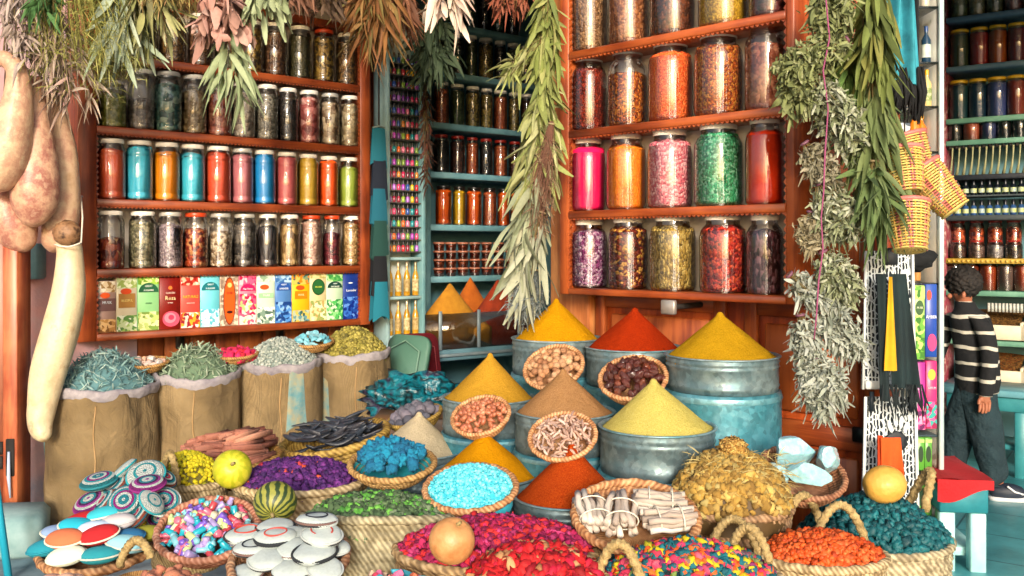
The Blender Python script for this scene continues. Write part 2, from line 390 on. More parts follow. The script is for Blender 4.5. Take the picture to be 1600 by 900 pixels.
# right shop interior
s0 = SP.hit(1360, .36); s1 = SP.hit(1700, .36)
wallseg('back_wall', SP, 1330, 1760, .36, .5, 0, 3.6, inner, 'teal back wall of the shop room behind the boy')
tag(slab('side_wall', [(3.95, 4.4), (4.05, 4.4), (4.05, 7.2), (3.95, 7.2)], 0, 3.6, inner), 'teal side wall of the shop room far right', 'wall')
ce = slab('ceiling', [(-4.6, 4.5), (.05, 4.5), (.35, 4.62), (1.45, 3.62), (4.2, 3.9), (4.2, 9), (-4.6, 9)], 3.5, 3.62, M(['#a08c78', '#b8a48c'], rough=.9)); struct(ce)
o = MB().add(bbox(-4.6, .04, 4.5, 4.62, 3.0, 3.5, .01)).build('lintel_beam', WOOD('#5c2410', '#7c3a1a', 0)); tag(o, 'dark wooden lintel above the left cabinet carrying herb bunches', 'beam')
o = MB().add(bbox(1.46, 4.2, 3.86, 3.98, 2.98, 3.5, .01)).build('lintel_beam', WOOD('#5c2410', '#7c3a1a', 0)); tag(o, 'wooden lintel above the entrance of the right shop room', 'beam')
# door frame at far left
wd = WOOD('#6c3018', '#8c4a28', 2)
T = thing('door_frame', 'weathered orange brown wooden door frame at the far left edge', 'door frame', at(12, 820, 4.5) * 1)
T.location.z = 0
MB().add(bbox(-.15, -.02, 0, .1, 0, 1.75)).build('door_leaf', wd, T)
MB().add(bbox(-.008, .062, -.03, .1, 0, 1.72)).build('jamb', WOOD('#93452a', '#b86a43', 2), T)
for zz in (.33, .40): MB().add(rrect(-.05, -.018, zz, zz + .06, .003, -.016, -.002)).build('hinge_plate', dark, T)
MB().add(rrect(.01, .05, .30, .48, .005, -.036, -.0302)).build('hinge_plate', dark, T)
MB().add(tube([(.03, -.045, .42), (.032, -.05, .3), (.04, -.05, .2)], [.006, .009, .004], 6)).build('cloth_scrap', FLAT('#a9b7d0'), T)
T = tag(MB().add(bbox(-.09, .09, -.05, .05, 0, .19, .012)).build('switch_box', M(['#5d8f98', '#7fb0b4'], rough=.5), loc=LP.hit(40, .16, zat(438, 4.75))), 'small pale teal metal box on the plaster wall below the gourds', 'box')
tag(MB().add(bbox(-.17, .15, -.12, .14, -.1, .1, .03), TRS((0, 0, 0), (.06, .05, .3))).build('stone_block', M(['#6f9498', '#94b0b2'], rough=.9), loc=(at(15, 860, 4.25).x, 4.25, .1)), 'rough pale turquoise stone block on the ground by the door frame', 'block')
tag(MB().add(tube([(0, 0, 0), (-.06, .02, .35), (-.13, .05, .7)], .016, 10)).build('painted_pole', FLAT('#1f97b5', .4), loc=(at(14, 900, 3.9).x, 3.9, -.0)), 'turquoise painted pole leaning at the lower left corner', 'pole')

# ============================================================ door wall behind the right cabinet
T, W = local_wall('panelled_door', RP, 868, 1376, .22, 'orange brown panelled wooden door behind the galvanised tins', 'door')
s_ = lambda px: RP.s_at(px, .22) - RP.s_at(868, .22)
MB().add(bbox(0, W, .02, .06, 0, 3.4)).build('backing', WOOD('#7c2c0e', '#a84a1c', 2), T)
edges = [s_(x) for x in (870, 932, 1040, 1135, 1165, 1250, 1340, 1375)]
def leaf(x0, x1):
    st = .055; mm = WOOD('#7c3414', '#a05024', 2)
    for a, b in ((x0, x0 + st), (x1 - st, x1)): MB().add(bbox(a, b, -.012, .019, .02, 3.3, .004)).build('stile', mm, T)
    for z in (.02, .62, 1.12, 2.0, 3.2):
        MB().add(bbox(x0 + st + .002, x1 - st - .002, -.010, .019, z, z + .09, .004)).build('rail', WOOD('#7c3414', '#a05024', 0), T)
    for z, z2 in ((.11, .62), (.71, 1.12), (1.21, 2.0)):
        MB().add(bbox(x0 + st + .03, x1 - st - .03, 0, .019, z + .03, z2 - .03, .012)).build('raised_panel', WOOD('#863a18', '#ac5828', 2), T)
leaf(edges[1], edges[3]); leaf(edges[4], edges[7])
MB().add(bbox(edges[0], edges[1] - .01, -.05, .019, 0, 3.3, .006)).build('jamb', WOOD('#a9602f', '#cf8a50', 2), T)
MB().add(bbox(W - .004, W + .05, -.05, .06, 0, 3.4, .006)).build('jamb', WOOD('#7c2c0e', '#a84a1c', 2), T)
MB().add(bbox(W - .10, W - .04, -.03, -.013, .66, .72, .006)).build('latch', FLAT('#1c1a1a', .4, .5), T)
o = RP.hit(1045, -.03); B = thing('metal_bracket', 'small grey metal bracket under the right cabinet board', 'bracket', (o.x, o.y, zat(480, o.y) - .02), (0, 0, RP.rot))
MB().add(bbox(-.035, .035, -.012, .012, -.01, .05, .005)).build('plate', M(['#8c8580', '#aaa39d'], rough=.4, metal=.5), B)
MB().add(tube([(0, .01, .02), (0, .25, .02)], .012, 8)).build('rod', dark, B)

# ============================================================ the two wooden cabinets
def trim(x0, x1, y, z, pitch=.026, h=.016, vert=False):
    pts = []; n = max(1, int(abs(x1 - x0) / pitch)); p = (x1 - x0) / n
    mb = MB()
    for i in range(n):
        a = x0 + i * p; v = [(a, 0), (a + p / 2, -h), (a + p, 0)] if not vert else [(0, a), (h, a + p / 2), (0, a + p)]
        if vert: mb.add(prism([(y + u, q) for u, q in v], z - .006, z + .006))
        else: mb.add(prism([(u, z + q) for u, q in v], y - .006, y + .006))
    return mb
def cabinet(name, label, P, pxa, pxb, sta, stb, shelves, top, m, mz, back, dp=.2, th=.04, bot=.04, face='carved'):
    o = P.hit(pxa); T = thing(name, label, 'shelf cabinet', (o.x, o.y, 0), (0, 0, P.rot))
    s = lambda px: P.s_at(px) - P.s_at(pxa); W = s(pxb); z0 = shelves[0] - bot
    a, b = s(sta), s(stb)
    MB().add(bbox(0, a, 0, dp, z0, top)).build('side_panel', mz, T); MB().add(bbox(b, W, 0, dp, z0, top)).build('side_panel', mz, T)
    MB().add(bbox(a + .001, b - .001, dp - .02, dp - .002, z0 + .01, top)).build('back_panel', back, T)
    for k, z in enumerate(shelves):
        t = bot if k == 0 else th
        MB().add(bbox(a + .001, b - .001, -.004, dp - .022, z - t, z)).build('shelf', m, T)
        if k: trim(a, b, .008, z - t, .022, .009).build('carved_trim', m, T, smooth=False)
    MB().add(box(a, b, 0, dp - .02, top - .03, top)).build('top_board', m, T)
    trim(z0, top, b - .001, .02, .03, .012, True)
    q = MB(); n = int((top - z0) / .03)
    for i in range(n):
        zz = z0 + i * .03
        for xx, sg in ((b, -1), (a, 1)): q.add(prism([(xx + sg * .001, zz), (xx + sg * .013, zz + .015), (xx + sg * .001, zz + .03)], .004, .016))
    q.build('scalloped_edge', mz, T, smooth=False)
    return T
LZ = [.934, 1.284, 1.665, 2.06, 2.46, 2.85]; RZ = [1.215, 1.568, 1.938, 2.30, 2.66]
cabinet('spice_cabinet', 'long reddish wooden shelf cabinet on the left holding slim jars and packets', LP, 121, 579, 151, 563, LZ, 3.2, woodL, woodLz, cream, th=.042)
cabinet('spice_cabinet', 'orange wooden shelf cabinet on the right holding large wide jars', RP, 874, 1241, 888, 1228, RZ, 3.1, woodR, woodRz, cream, th=.034, bot=.03)

# ============================================================ jars
GP = {
 'tall': [(0, 0), (.85, 0), (.97, .02), (1, .05), (1, .11), (.965, .125), (1, .14), (1, .72), (.965, .735), (1, .75), (1, .79), (.95, .85), (.84, .89), (.82, .90), (.82, .945)],
 'big': [(0, 0), (.86, 0), (.97, .03), (1, .07), (1, .70), (.97, .76), (.86, .815), (.73, .85), (.71, .865), (.71, .93)],
 'lab': [(0, 0), (.9, 0), (1, .03), (1, .82), (.93, .88), (.86, .90), (.86, .95)],
}
@memo
def glass_me(kind, r, h): return MB().add(lathe([(a * r, b * h) for a, b in GP[kind]], 30)).mesh('glass', GLASS())
@memo
def lid_me(kind, r, h, col, met):
    k = {'tall': .87, 'big': .765, 'lab': .92}[kind] * r; z0 = {'tall': .925, 'big': .905, 'lab': .92}[kind] * h
    md = lambda a, i, rr, z: (rr * (1 + (.012 * math.cos(22 * a) if i in (1, 2) else 0)), z)
    return MB().add(lathe([(k * .97, z0), (k, z0 + .002), (k, h * .985), (k * .96, h), (k * .8, h), (k * .78, h * .994), (0, h * .994)], 44, md)).mesh('lid', M([col, col], rough=.35, metal=met, bump=.1))
@memo
def fill_me(kind, r, h, lv, slope):
    pr = [(a * r * .965, max(b * h, .004)) for a, b in GP[kind] if b < lv]; rr = pr[-1][0]; z = lv * h
    pr += [(rr, z), (rr * .93, z + .012 * slope), (rr * .5, z + .028 * slope), (0, z + .034 * slope)]
    from mathutils import noise as N
    md = lambda a, i, q, zz: (q, zz + (N.noise(Vector((math.cos(a) * q * 40, math.sin(a) * q * 40, slope * 9 + r * 99))) * .012 if i > len(pr) - 5 else 0))
    return MB().add(lathe(pr, 26, md)).mesh('filling', dark)
def jar(loc, rot, kind, r, h, lv, mat, lid, label, name='glass_jar', cat='jar', group=None, slope=.6):
    r, h = round(r, 3), round(h, 3); T = thing(name, label, cat, loc, (0, 0, rot), group)
    link('glass', glass_me(kind, r, h), T)
    lc, mt = {'white': ('#ece6da', 0), 'silver': ('#c4c0b6', .3), 'orange': ('#c8431c', 0), 'yellow': ('#c9a51e', 0), 'red': ('#8e1f16', 0), 'black': ('#15120f', 0), 'gold': ('#a9842c', .5)}[lid]
    link('lid', lid_me(kind, r, h, lc, mt), T)
    f = link('filling', fill_me(kind, r, h, lv, slope), T); f.material_slots[0].link = 'OBJECT'; f.material_slots[0].material = mat
    return T
def jar_row(P, z, spec, shelf, kind, d=.075, grp=None):
    """spec rows: px0, px1, ytop, filling words, material, lid, level"""
    for i, (a, b, yt, wd_, mt, lid, lv) in enumerate(spec):
        p = P.hit((a + b) / 2, d, z + .001); r = (b - a) * .485 * p.y / F; h = zat(yt, p.y) - z
        jar(p, random.uniform(0, 6), kind, r, h, lv + random.uniform(-.025, .02), mt, lid, f'{kindword[kind]} jar of {wd_}, {ORD[i].replace(" from left", "")}, {shelf}', group=grp)
kindword = {'tall': 'slim', 'big': 'big wide', 'lab': 'glass'}
PW = lambda c, c2=None: M([c, c2 or c, c], rough=.9, scale=40, bump=.35, bs=180, bd=.003, spec=.15)
G3 = VOR
# left cabinet
sh = 'powder shelf of left cabinet'
jar_row(LP, LZ[2], [(153, 196, 218, 'brick orange powder', PW('#ec6a3c', '#dc5a34'), 'white', .80), (197, 239, 221, 'sky blue powder', PW('#30b8dc', '#48c8e4'), 'white', .88),
  (240, 281, 224, 'bright orange powder', PW('#fc9c14', '#f08c0c'), 'white', .80), (281, 321, 227, 'cyan blue powder', PW('#30b8d8', '#48c8e0'), 'white', .80),
  (321, 361, 230, 'rust red powder', PW('#e85c38', '#d84c2c'), 'white', .86), (361, 396, 233, 'dusty mauve pink powder', PW('#cc7c80', '#bc6c74'), 'silver', .86),
  (396, 431, 236, 'deep blue powder', PW('#1890dc', '#249ce8'), 'white', .88), (431, 465, 239, 'coral pink powder', PW('#ec787c', '#dc686c'), 'white', .88),
  (465, 498, 242, 'mustard yellow powder', PW('#e0b840', '#d0a430'), 'white', .88), (498, 529, 245, 'flame orange powder', PW('#fc6424', '#f05818'), 'white', .88),
  (529, 561, 247, 'olive green powder', PW('#a8b848', '#94a83c'), 'white', .78)], sh, 'tall')
sh = 'lowest jar shelf of left cabinet'
jar_row(LP, LZ[1], [(152, 194, 330, 'dried red chilli leaves', VOR(['#8a2416', '#5a1410', '#b0502c', '#c8a06a'], 45, bd=.02, stretch=(1, 1, .5)), 'white', .50), (202, 244, 331, 'grey green herb', VOR(['#8b8462', '#6c6a4c', '#a59b78', '#55523a'], 70), 'white', .80),
  (246, 286, 332, 'grey mauve seeds', VOR(['#a8939a', '#8c7a80', '#c0adb0', '#75656a'], 95), 'silver', .72), (287, 325, 333, 'broken red chillies', VOR(['#8e2a14', '#b5461c', '#5c1810', '#d08a52'], 50, bd=.02), 'orange', .66),
  (326, 363, 334, 'pale root chips', VOR(['#c9b193', '#a58a68', '#7c6248', '#e0cdb0'], 55, bd=.02), 'silver', .62), (363, 401, 335, 'dark dried fruits', VOR(['#57504a', '#3e3833', '#6f665c', '#2a2522'], 42, bd=.02), 'silver', .80),
  (402, 435, 335, 'black twisted pods', VOR(['#3a3234', '#241e20', '#544a4a'], 45, stretch=(1, 1, .4), bd=.02), 'white', .74), (436, 469, 336, 'tan dried pods', VOR(['#a8844c', '#86653a', '#c4a26a', '#6a4e2c'], 45, stretch=(1, 1, .5), bd=.02), 'white', .76),
  (470, 503, 337, 'pale pink petals', VOR(['#c39a86', '#a97c6c', '#d8b8a4'], 60), 'orange', .84), (504, 533, 337, 'dark crimson petals', VOR(['#5c1a20', '#7c2430', '#3c1014'], 55), 'orange', .62),
  (534, 564, 338, 'golden tan seeds', VOR(['#b8925c', '#967240', '#d0ae78'], 80), 'white', .80)], sh, 'tall')
sh = 'middle jar shelf of left cabinet'
jar_row(LP, LZ[3], [(155, 197, 128, 'yellow green leaves', VOR(['#9aa044', '#7c8830', '#b4b860'], 50), 'white', .68), (200, 241, 110, 'grey resin lumps', VOR(['#8c8278', '#6e645c', '#a89c90'], 40, bd=.02), 'white', .45),
  (241, 284, 114, 'sea green crystals', VOR(['#4c8478', '#78a898', '#2f5f58', '#a8c8b4'], 30, bd=.03, rough=.3), 'silver', .78), (284, 323, 119, 'beige bark chips', VOR(['#b8a078', '#98805c', '#d0bc94'], 36, bd=.03), 'white', .72),
  (323, 362, 125, 'pinkish red chips', VOR(['#b0604c', '#924838', '#c88468'], 38, bd=.02), 'white', .70), (362, 399, 130, 'grey beige husks', VOR(['#a49484', '#84766a', '#beb09e'], 40, bd=.02), 'white', .76),
  (399, 435, 134, 'pale grey granules', VOR(['#8c8678', '#aaa494', '#6e685c'], 70), 'white', .78), (434, 466, 139, 'black seeds', VOR(['#2a221e', '#18120f', '#40342c'], 80), 'white', .76),
  (466, 500, 143, 'rose pink rock chunks', VOR(['#b85c58', '#d48078', '#98443f', '#e0a398'], 28, bd=.03), 'white', .84), (500, 531, 147, 'cream seed pods', VOR(['#b49a7c', '#8a6c50', '#d8c4a4'], 32, bd=.03), 'silver', .78),
  (531, 561, 151, 'cream coloured snail shells', VOR(['#c4ae88', '#9c845f', '#e0cfa8'], 30, bd=.03), 'white', .80)], sh, 'tall', grp=None)
sh = 'shaded upper shelf of left cabinet'
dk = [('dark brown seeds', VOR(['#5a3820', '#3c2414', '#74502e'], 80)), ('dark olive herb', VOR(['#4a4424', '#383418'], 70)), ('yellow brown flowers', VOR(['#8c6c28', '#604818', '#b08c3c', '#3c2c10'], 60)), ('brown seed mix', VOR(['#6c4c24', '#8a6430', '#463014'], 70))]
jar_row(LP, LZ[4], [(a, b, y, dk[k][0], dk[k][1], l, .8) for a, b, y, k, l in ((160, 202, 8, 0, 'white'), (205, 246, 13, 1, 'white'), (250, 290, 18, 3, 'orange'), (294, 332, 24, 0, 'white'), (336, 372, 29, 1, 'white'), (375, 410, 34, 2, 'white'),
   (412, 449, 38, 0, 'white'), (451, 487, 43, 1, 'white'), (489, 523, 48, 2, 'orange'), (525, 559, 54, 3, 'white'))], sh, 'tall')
# right cabinet
sh = 'bottom shelf of right cabinet'
jar_row(RP, RZ[0], [(891, 950, 342, 'purple rosebuds', VOR(['#8a3a72', '#b07aa0', '#6a2454', '#d0b0c4'], 95, bd=.02), 'white', .76), (950, 1013, 338, 'dark red chillies with pale seeds', VOR(['#5c1c0e', '#80300f', '#3c120a', '#c08a3a', '#6a200e'], 80, bd=.02, stretch=(1, .6, 1)), 'white', .80),
  (1014, 1088, 335, 'golden green fennel seeds', VOR(['#b09040', '#8f7430', '#cdb060', '#6f5a26'], 130, bd=.015, stretch=(1, 1, .6)), 'white', .78), (1092, 1167, 333, 'scarlet hibiscus petals', VOR(['#a01f16', '#c8301f', '#741410', '#d8502c'], 85, bd=.02), 'white', .77),
  (1166, 1224, 333, 'blackish purple hibiscus', VOR(['#3a1820', '#58242f', '#240e14', '#8c6068'], 85, bd=.02, stretch=(1, 1, .5)), 'white', .74)], sh, 'big', d=.1)
sh = 'middle shelf of right cabinet'
jar_row(RP, RZ[1], [(890, 947, 215, 'shocking pink powder', PW('#fc1c64', '#ec1458'), 'white', .80), (947, 1010, 208, 'vivid orange grains', VOR(['#fc8410', '#f0760c', '#ff9420'], 150, bump=.5), 'white', .80),
  (1011, 1082, 202, 'rose pink granules', VOR(['#e87884', '#f49ca0', '#d46070', '#fcbcbc'], 110, bd=.012), 'white', .82), (1084, 1161, 192, 'emerald green granules', VOR(['#2c9c64', '#4cb880', '#1c7c4c', '#8cd0a8'], 110, bd=.012), 'white', .83),
  (1164, 1226, 182, 'fiery red orange powder', PW('#f44010', '#e4340c'), 'white', .80)], sh, 'big', d=.1)
sh = 'third shelf up of right cabinet'
jar_row(RP, RZ[2], [(891, 949, 88, 'dark red berries', VOR(['#7c200e', '#a03216', '#541208'], 125, bd=.015), 'white', .78), (949, 1012, 77, 'orange brown seed mix', VOR(['#b85414', '#8c3a0c', '#d8822c', '#5c240a'], 115, bd=.015), 'silver', .64),
  (1012, 1083, 64, 'orange lentils', VOR(['#f46428', '#e4541c', '#fc803c'], 150, bd=.01), 'white', .79), (1084, 1161, 50, 'amber brown grains', VOR(['#a8480e', '#c8641c', '#7c300a', '#d88a30'], 120, bd=.015), 'white', .78),
  (1163, 1229, 33, 'reddish peanuts', VOR(['#a85c40', '#8c4630', '#c07a58'], 42, bd=.03), 'white', .72)], sh, 'big', d=.1)
sh = 'top shelf of right cabinet'
jar_row(RP, RZ[3], [(891, 950, -32, 'light brown caraway seeds', VOR(['#8c6440', '#a47c54', '#6c4a2c'], 95), 'white', .78), (950, 1014, -47, 'pinkish brown seeds', VOR(['#9c5c34', '#7c4424', '#b87848'], 95), 'white', .78),
  (1015, 1086, -62, 'dark brown seeds', VOR(['#5c2c14', '#7c4020', '#3c1c0c'], 85), 'white', .78), (1090, 1168, -82, 'mustard yellow grains', VOR(['#b88c14', '#a07810', '#d0a428'], 120), 'white', .78),
  (1170, 1234, -100, 'dark purple berries', VOR(['#4a1c1c', '#2c1010', '#6c3030'], 60), 'white', .78)], sh, 'big', d=.1)
# ============================================================ incense packets in the bottom bay of the left cabinet
def packet(P, pa, pb, zb, h, spec, d=.05, loc=None, rot=None, dpth=.05, cat='packet'):
    """spec: label, body colours, list of printed things in units of width/height"""
    label, bodyc, prints = spec
    if loc is None:
        p0 = P.hit(pa + .4, d); w_ = P.s_at(pb - .4, d) - P.s_at(pa + .4, d); loc = (p0.x, p0.y, zb); rot = P.rot
    else: w_ = pb
    T = thing('incense_packet', label, cat, loc, (0, 0, rot))
    MB().add(bbox(0, w_, 0, dpth, 0, h, .002)).build('carton', M(bodyc, rough=.35, scale=3, bump=0), T)
    y = -.0015
    for q in prints:
        k = q[0]; y -= .0008
        if k == 'band': MB().add(box(w_ * q[1], w_ * q[2], y, -.0003, h * q[3], h * q[4])).build('printed_band', q[5], T, smooth=False)
        elif k == 'oval': MB().add(disc(w_ * q[3], h * q[4], 20, y, w_ * q[1], h * q[2])).build('printed_badge', FLAT(q[5], .4), T, smooth=False)
        elif k == 'dome':
            cx, cz, rx, rz = w_ * q[1], h * q[2], w_ * q[3], h * q[4]
            MB().add(prism([(cx + rx * math.cos(PI * i / 14), cz + rz * math.sin(PI * i / 14)) for i in range(15)], y, y + .0006)).build('printed_badge', FLAT(q[5], .4), T, smooth=False)
        elif k == 'text': text(q[1], h * q[2], q[3], T, (w_ * .5, y - .0006, h * q[4]), sx=q[5] if len(q) > 5 else .9)
    return T
fl = lambda *c: VOR(list(c), 55, bump=0, rough=.35)
specs = [
 ('brown grey incense packet reading MUSK with an orange logo and curled bark', ['#9a7a70', '#b49488'], [('band', .02, .98, .78, .99, fl('#d8c4a0', '#9c7a48', '#f0e4cc')), ('band', .02, .98, .01, .26, fl('#b8874a', '#7c5226', '#dcb47c')), ('band', .02, .98, .42, .66, FLAT('#6a4a48', .4)), ('oval', .4, .72, .27, .055, '#e2571c'), ('text', 'MUSK', .075, '#d8e4ec', .58)]),
 ('cream incense packet with brown band and green white blossoms', ['#cfc4a8', '#e0d8c0'], [('band', .02, .98, .80, .99, fl('#c8d8a0', '#a0b860', '#e8f0d0')), ('band', .02, .98, .01, .30, fl('#e8f0e0', '#9cc068', '#c8dcae', '#5c8c48')), ('band', .1, .9, .44, .70, FLAT('#a87a3a', .4)), ('oval', .45, .74, .27, .055, '#d84a18'), ('text', 'BLISSFUL', .065, '#f4e08a', .57, .8)]),
 ('pale green incense packet with a dark green dome badge', ['#84c484', '#a4dc98'], [('band', .02, .98, .84, .99, fl('#9cc44c', '#6c9c2c', '#d8e898')), ('band', .02, .98, .01, .34, fl('#b8cc78', '#e4e8a8', '#7c9c48')), ('dome', .5, .70, .46, .17, '#1e5c3c'), ('text', 'GREAT', .05, '#f0f4e8', .81), ('text', 'ALOE-JASMINE', .045, '#f0f4e8', .735, .62), ('text', 'INCENSE', .035, '#2c6c40', .5, .8)]),
 ('deep red incense packet reading GARDEN Rosa above a pink rose', ['#6c120c', '#84190f'], [('oval', .55, .2, .42, .15, '#d8526c'), ('oval', .5, .22, .28, .10, '#e88698'), ('oval', .55, .23, .14, .05, '#c43858'), ('oval', .5, .8, .1, .035, '#e07838'), ('text', 'GARDEN', .05, '#f0d4c4', .70), ('text', 'Rosa', .115, '#f4e4a8', .60), ('text', 'INCENSE', .028, '#f4e4d8', .51)]),
 ('salmon red incense packet with white blossoms above and below', ['#c8443c', '#d85c50'], [('band', .02, .98, .82, .99, fl('#f0dccc', '#c83c2c', '#e8b498', '#9c2018')), ('band', .02, .98, .01, .30, fl('#f4e8d8', '#d83c28', '#e8a430', '#8c2030', '#f0c8b8')), ('text', 'NATURALS', .075, '#f4c02c', .60, .8), ('text', 'BAKHOOR', .035, '#f4d8cc', .48)]),
 ('light blue incense packet with a teal dome badge and white flowers', ['#5cc0d4', '#7cd4e0'], [('dome', .5, .70, .46, .16, '#12707c'), ('band', .02, .98, .01, .34, fl('#a8e0ec', '#e8f8f8', '#58b0c8', '#d0f0f4')), ('text', 'GREAT', .045, '#e8f8f8', .81), ('text', 'ALOE-JASMINE', .045, '#e8f8f8', .735, .62)]),
 ('speckled grey incense packet with a tall pointed orange panel', ['#c8b4a0', '#a89484'], [('band', .02, .98, .01, .99, fl('#d8c8b4', '#a89480', '#8c7868')), ('oval', .5, .5, .34, .48, '#7c2c0c'), ('oval', .5, .5, .29, .45, '#e0581a'), ('oval', .5, .82, .12, .05, '#f4c070'), ('text', 'OUD', .07, '#6c1c08', .66), ('oval', .5, .28, .16, .03, '#3c1408')]),
 ('pink incense packet with magenta tulips and dome badge', ['#e08ca0', '#d4607c'], [('band', .02, .98, .80, .99, fl('#c8184c', '#e85c84', '#f0c0c8')), ('band', .02, .98, .01, .62, fl('#f0d0d0', '#c81850', '#e0587c', '#e8e0c8', '#a8c078')), ('dome', .5, .68, .44, .14, '#c8145c'), ('text', 'Nag Champa', .05, '#fce8ec', .72, .8)]),
 ('white green incense packet with orange logo and small blossoms', ['#b8d4bc', '#dce8dc'], [('band', .02, .98, .84, .99, fl('#e8ece4', '#8ca88c', '#c8d8c4')), ('band', .02, .98, .01, .33, fl('#f0f4ec', '#7c9888', '#c0d4c4', '#4c6c60')), ('oval', .4, .73, .25, .05, '#dc5420'), ('band', .08, .9, .52, .61, FLAT('#9cd49c', .4)), ('text', 'TULASI', .05, '#f0f8f0', .565)]),
 ('blue incense packet reading LAVENDER with a domed badge', ['#3c6cb0', '#5c8cc4'], [('band', .02, .98, .84, .99, fl('#6c98c8', '#a8c8e0', '#3c6ca8')), ('dome', .5, .68, .46, .17, '#2450a0'), ('band', .02, .98, .01, .44, fl('#2c5ca8', '#4c88d0', '#183c7c', '#88b4e0')), ('text', 'GREAT', .045, '#e0ecf8', .8), ('text', 'LAVENDER', .055, '#e0ecf8', .715, .75)]),
 ('yellow incense packet reading SOUL over a striped border', ['#e0a80c', '#ecbc24'], [('band', .02, .98, .78, .99, fl('#345c58', '#c8b458', '#788c68', '#d87c1c')), ('band', .02, .98, .01, .24, fl('#345c58', '#c8b458', '#a8b8a0', '#5c8c98')), ('oval', .45, .71, .25, .05, '#d84c18'), ('band', .15, .85, .48, .64, FLAT('#c87c0c', .4)), ('text', 'SOUL', .06, '#f8ecb0', .56)]),
 ('cream incense packet with a round dark green emblem', ['#c8b884', '#dccc9c'], [('band', .02, .98, .01, .42, fl('#d8c894', '#b09858', '#ece0b8', '#8c9c58')), ('band', .02, .98, .88, .99, fl('#a8a060', '#d8c890')), ('oval', .5, .70, .40, .17, '#1c4c24'), ('oval', .5, .70, .34, .145, '#246030'), ('text', 'MOGRA', .05, '#d8dc50', .70, .85)]),
 ('green incense packet reading PATCHOULI above leaves', ['#a4c4a4', '#c0d8bc'], [('band', .02, .98, .84, .99, fl('#5ca858', '#3c8c48', '#a4d08c')), ('dome', .5, .70, .46, .14, '#143c34'), ('band', .02, .98, .01, .45, fl('#4cac58', '#2c8040', '#88c884', '#c8dcc0')), ('text', 'GREAT', .04, '#e8f4e8', .79), ('text', 'PATCHOULI', .05, '#e8f4e8', .725, .72)]),
 ('dark blue incense packet reading Lavender in white letters', ['#142c78', '#1c3c90'], [('band', .02, .98, .01, .48, fl('#1c4498', '#3468c0', '#10287c', '#5c8cd8')), ('text', 'Lavender', .075, '#e4ecf8', .62, .9), ('oval', .45, .78, .16, .012, '#e4ecf8')])]
bx = [152, 181.5, 214.5, 249, 282, 313, 343.5, 373, 401, 430, 456, 484, 510, 536, 561]
for i, s_ in enumerate(specs):
    packet(LP, bx[i], bx[i + 1], LZ[0] + .001, .296 + .006 * (i % 3) - (.012 if i in (0,) else 0), s_, d=.03)

# ============================================================ alcove shelves
T = thing('alcove_shelves', 'teal painted shelves at the back of the alcove holding dark jars', 'shelving', AP.hit(672, 0), (0, 0, AP.rot))
Wd = AP.s_at(850) - AP.s_at(672); AZ = [1.18, 1.575, 1.975, 2.35, 2.745, 3.125]
tealA = M(['#5c8c98', '#78a4ac'], rough=.5)
for z in AZ: MB().add(bbox(0, Wd, -.01, .30, z - .045, z, .004)).build('shelf', tealA, T)
MB().add(bbox(-.05, -.002, -.015, .30, .55, 3.45, .004)).build('side_panel', tealA, T)
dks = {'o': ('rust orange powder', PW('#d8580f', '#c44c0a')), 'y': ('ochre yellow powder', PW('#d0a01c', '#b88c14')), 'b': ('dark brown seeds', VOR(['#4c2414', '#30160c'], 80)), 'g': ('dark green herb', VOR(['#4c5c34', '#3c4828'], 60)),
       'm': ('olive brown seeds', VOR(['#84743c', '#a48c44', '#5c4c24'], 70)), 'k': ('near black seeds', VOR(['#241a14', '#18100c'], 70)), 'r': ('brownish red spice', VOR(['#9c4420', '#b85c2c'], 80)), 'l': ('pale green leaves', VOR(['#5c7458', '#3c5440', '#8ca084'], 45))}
def arow(z, seq, yt, lid, sh, kind='lab', lv=.8):
    for i, (a, b, k) in enumerate(seq):
        p = AP.hit((a + b) / 2, .08, z + .001); h = zat(yt, 7.2) - z
        jar(p, random.uniform(0, 6), kind, (b - a) * .48 * p.y / F, h, lv, dks[k][1], lid, f'alcove jar of {dks[k][0]}, {ORD[i]} on the {sh} alcove shelf', group=f'jars on the {sh} alcove shelf')
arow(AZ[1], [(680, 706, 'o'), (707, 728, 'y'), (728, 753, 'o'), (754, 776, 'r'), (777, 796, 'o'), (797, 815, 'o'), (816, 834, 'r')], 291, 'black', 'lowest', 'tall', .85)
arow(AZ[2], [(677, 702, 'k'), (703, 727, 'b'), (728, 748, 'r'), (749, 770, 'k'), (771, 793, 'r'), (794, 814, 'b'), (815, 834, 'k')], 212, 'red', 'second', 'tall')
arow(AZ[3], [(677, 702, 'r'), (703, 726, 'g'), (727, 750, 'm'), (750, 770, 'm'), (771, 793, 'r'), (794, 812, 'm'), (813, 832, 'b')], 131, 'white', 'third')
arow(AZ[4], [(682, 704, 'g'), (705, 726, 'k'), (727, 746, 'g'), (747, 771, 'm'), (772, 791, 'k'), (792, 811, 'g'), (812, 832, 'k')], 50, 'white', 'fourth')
arow(AZ[5], [(700, 722, 'g'), (724, 745, 'l'), (746, 767, 'k'), (768, 789, 'l'), (790, 811, 'k')], -28, 'white', 'uppermost')
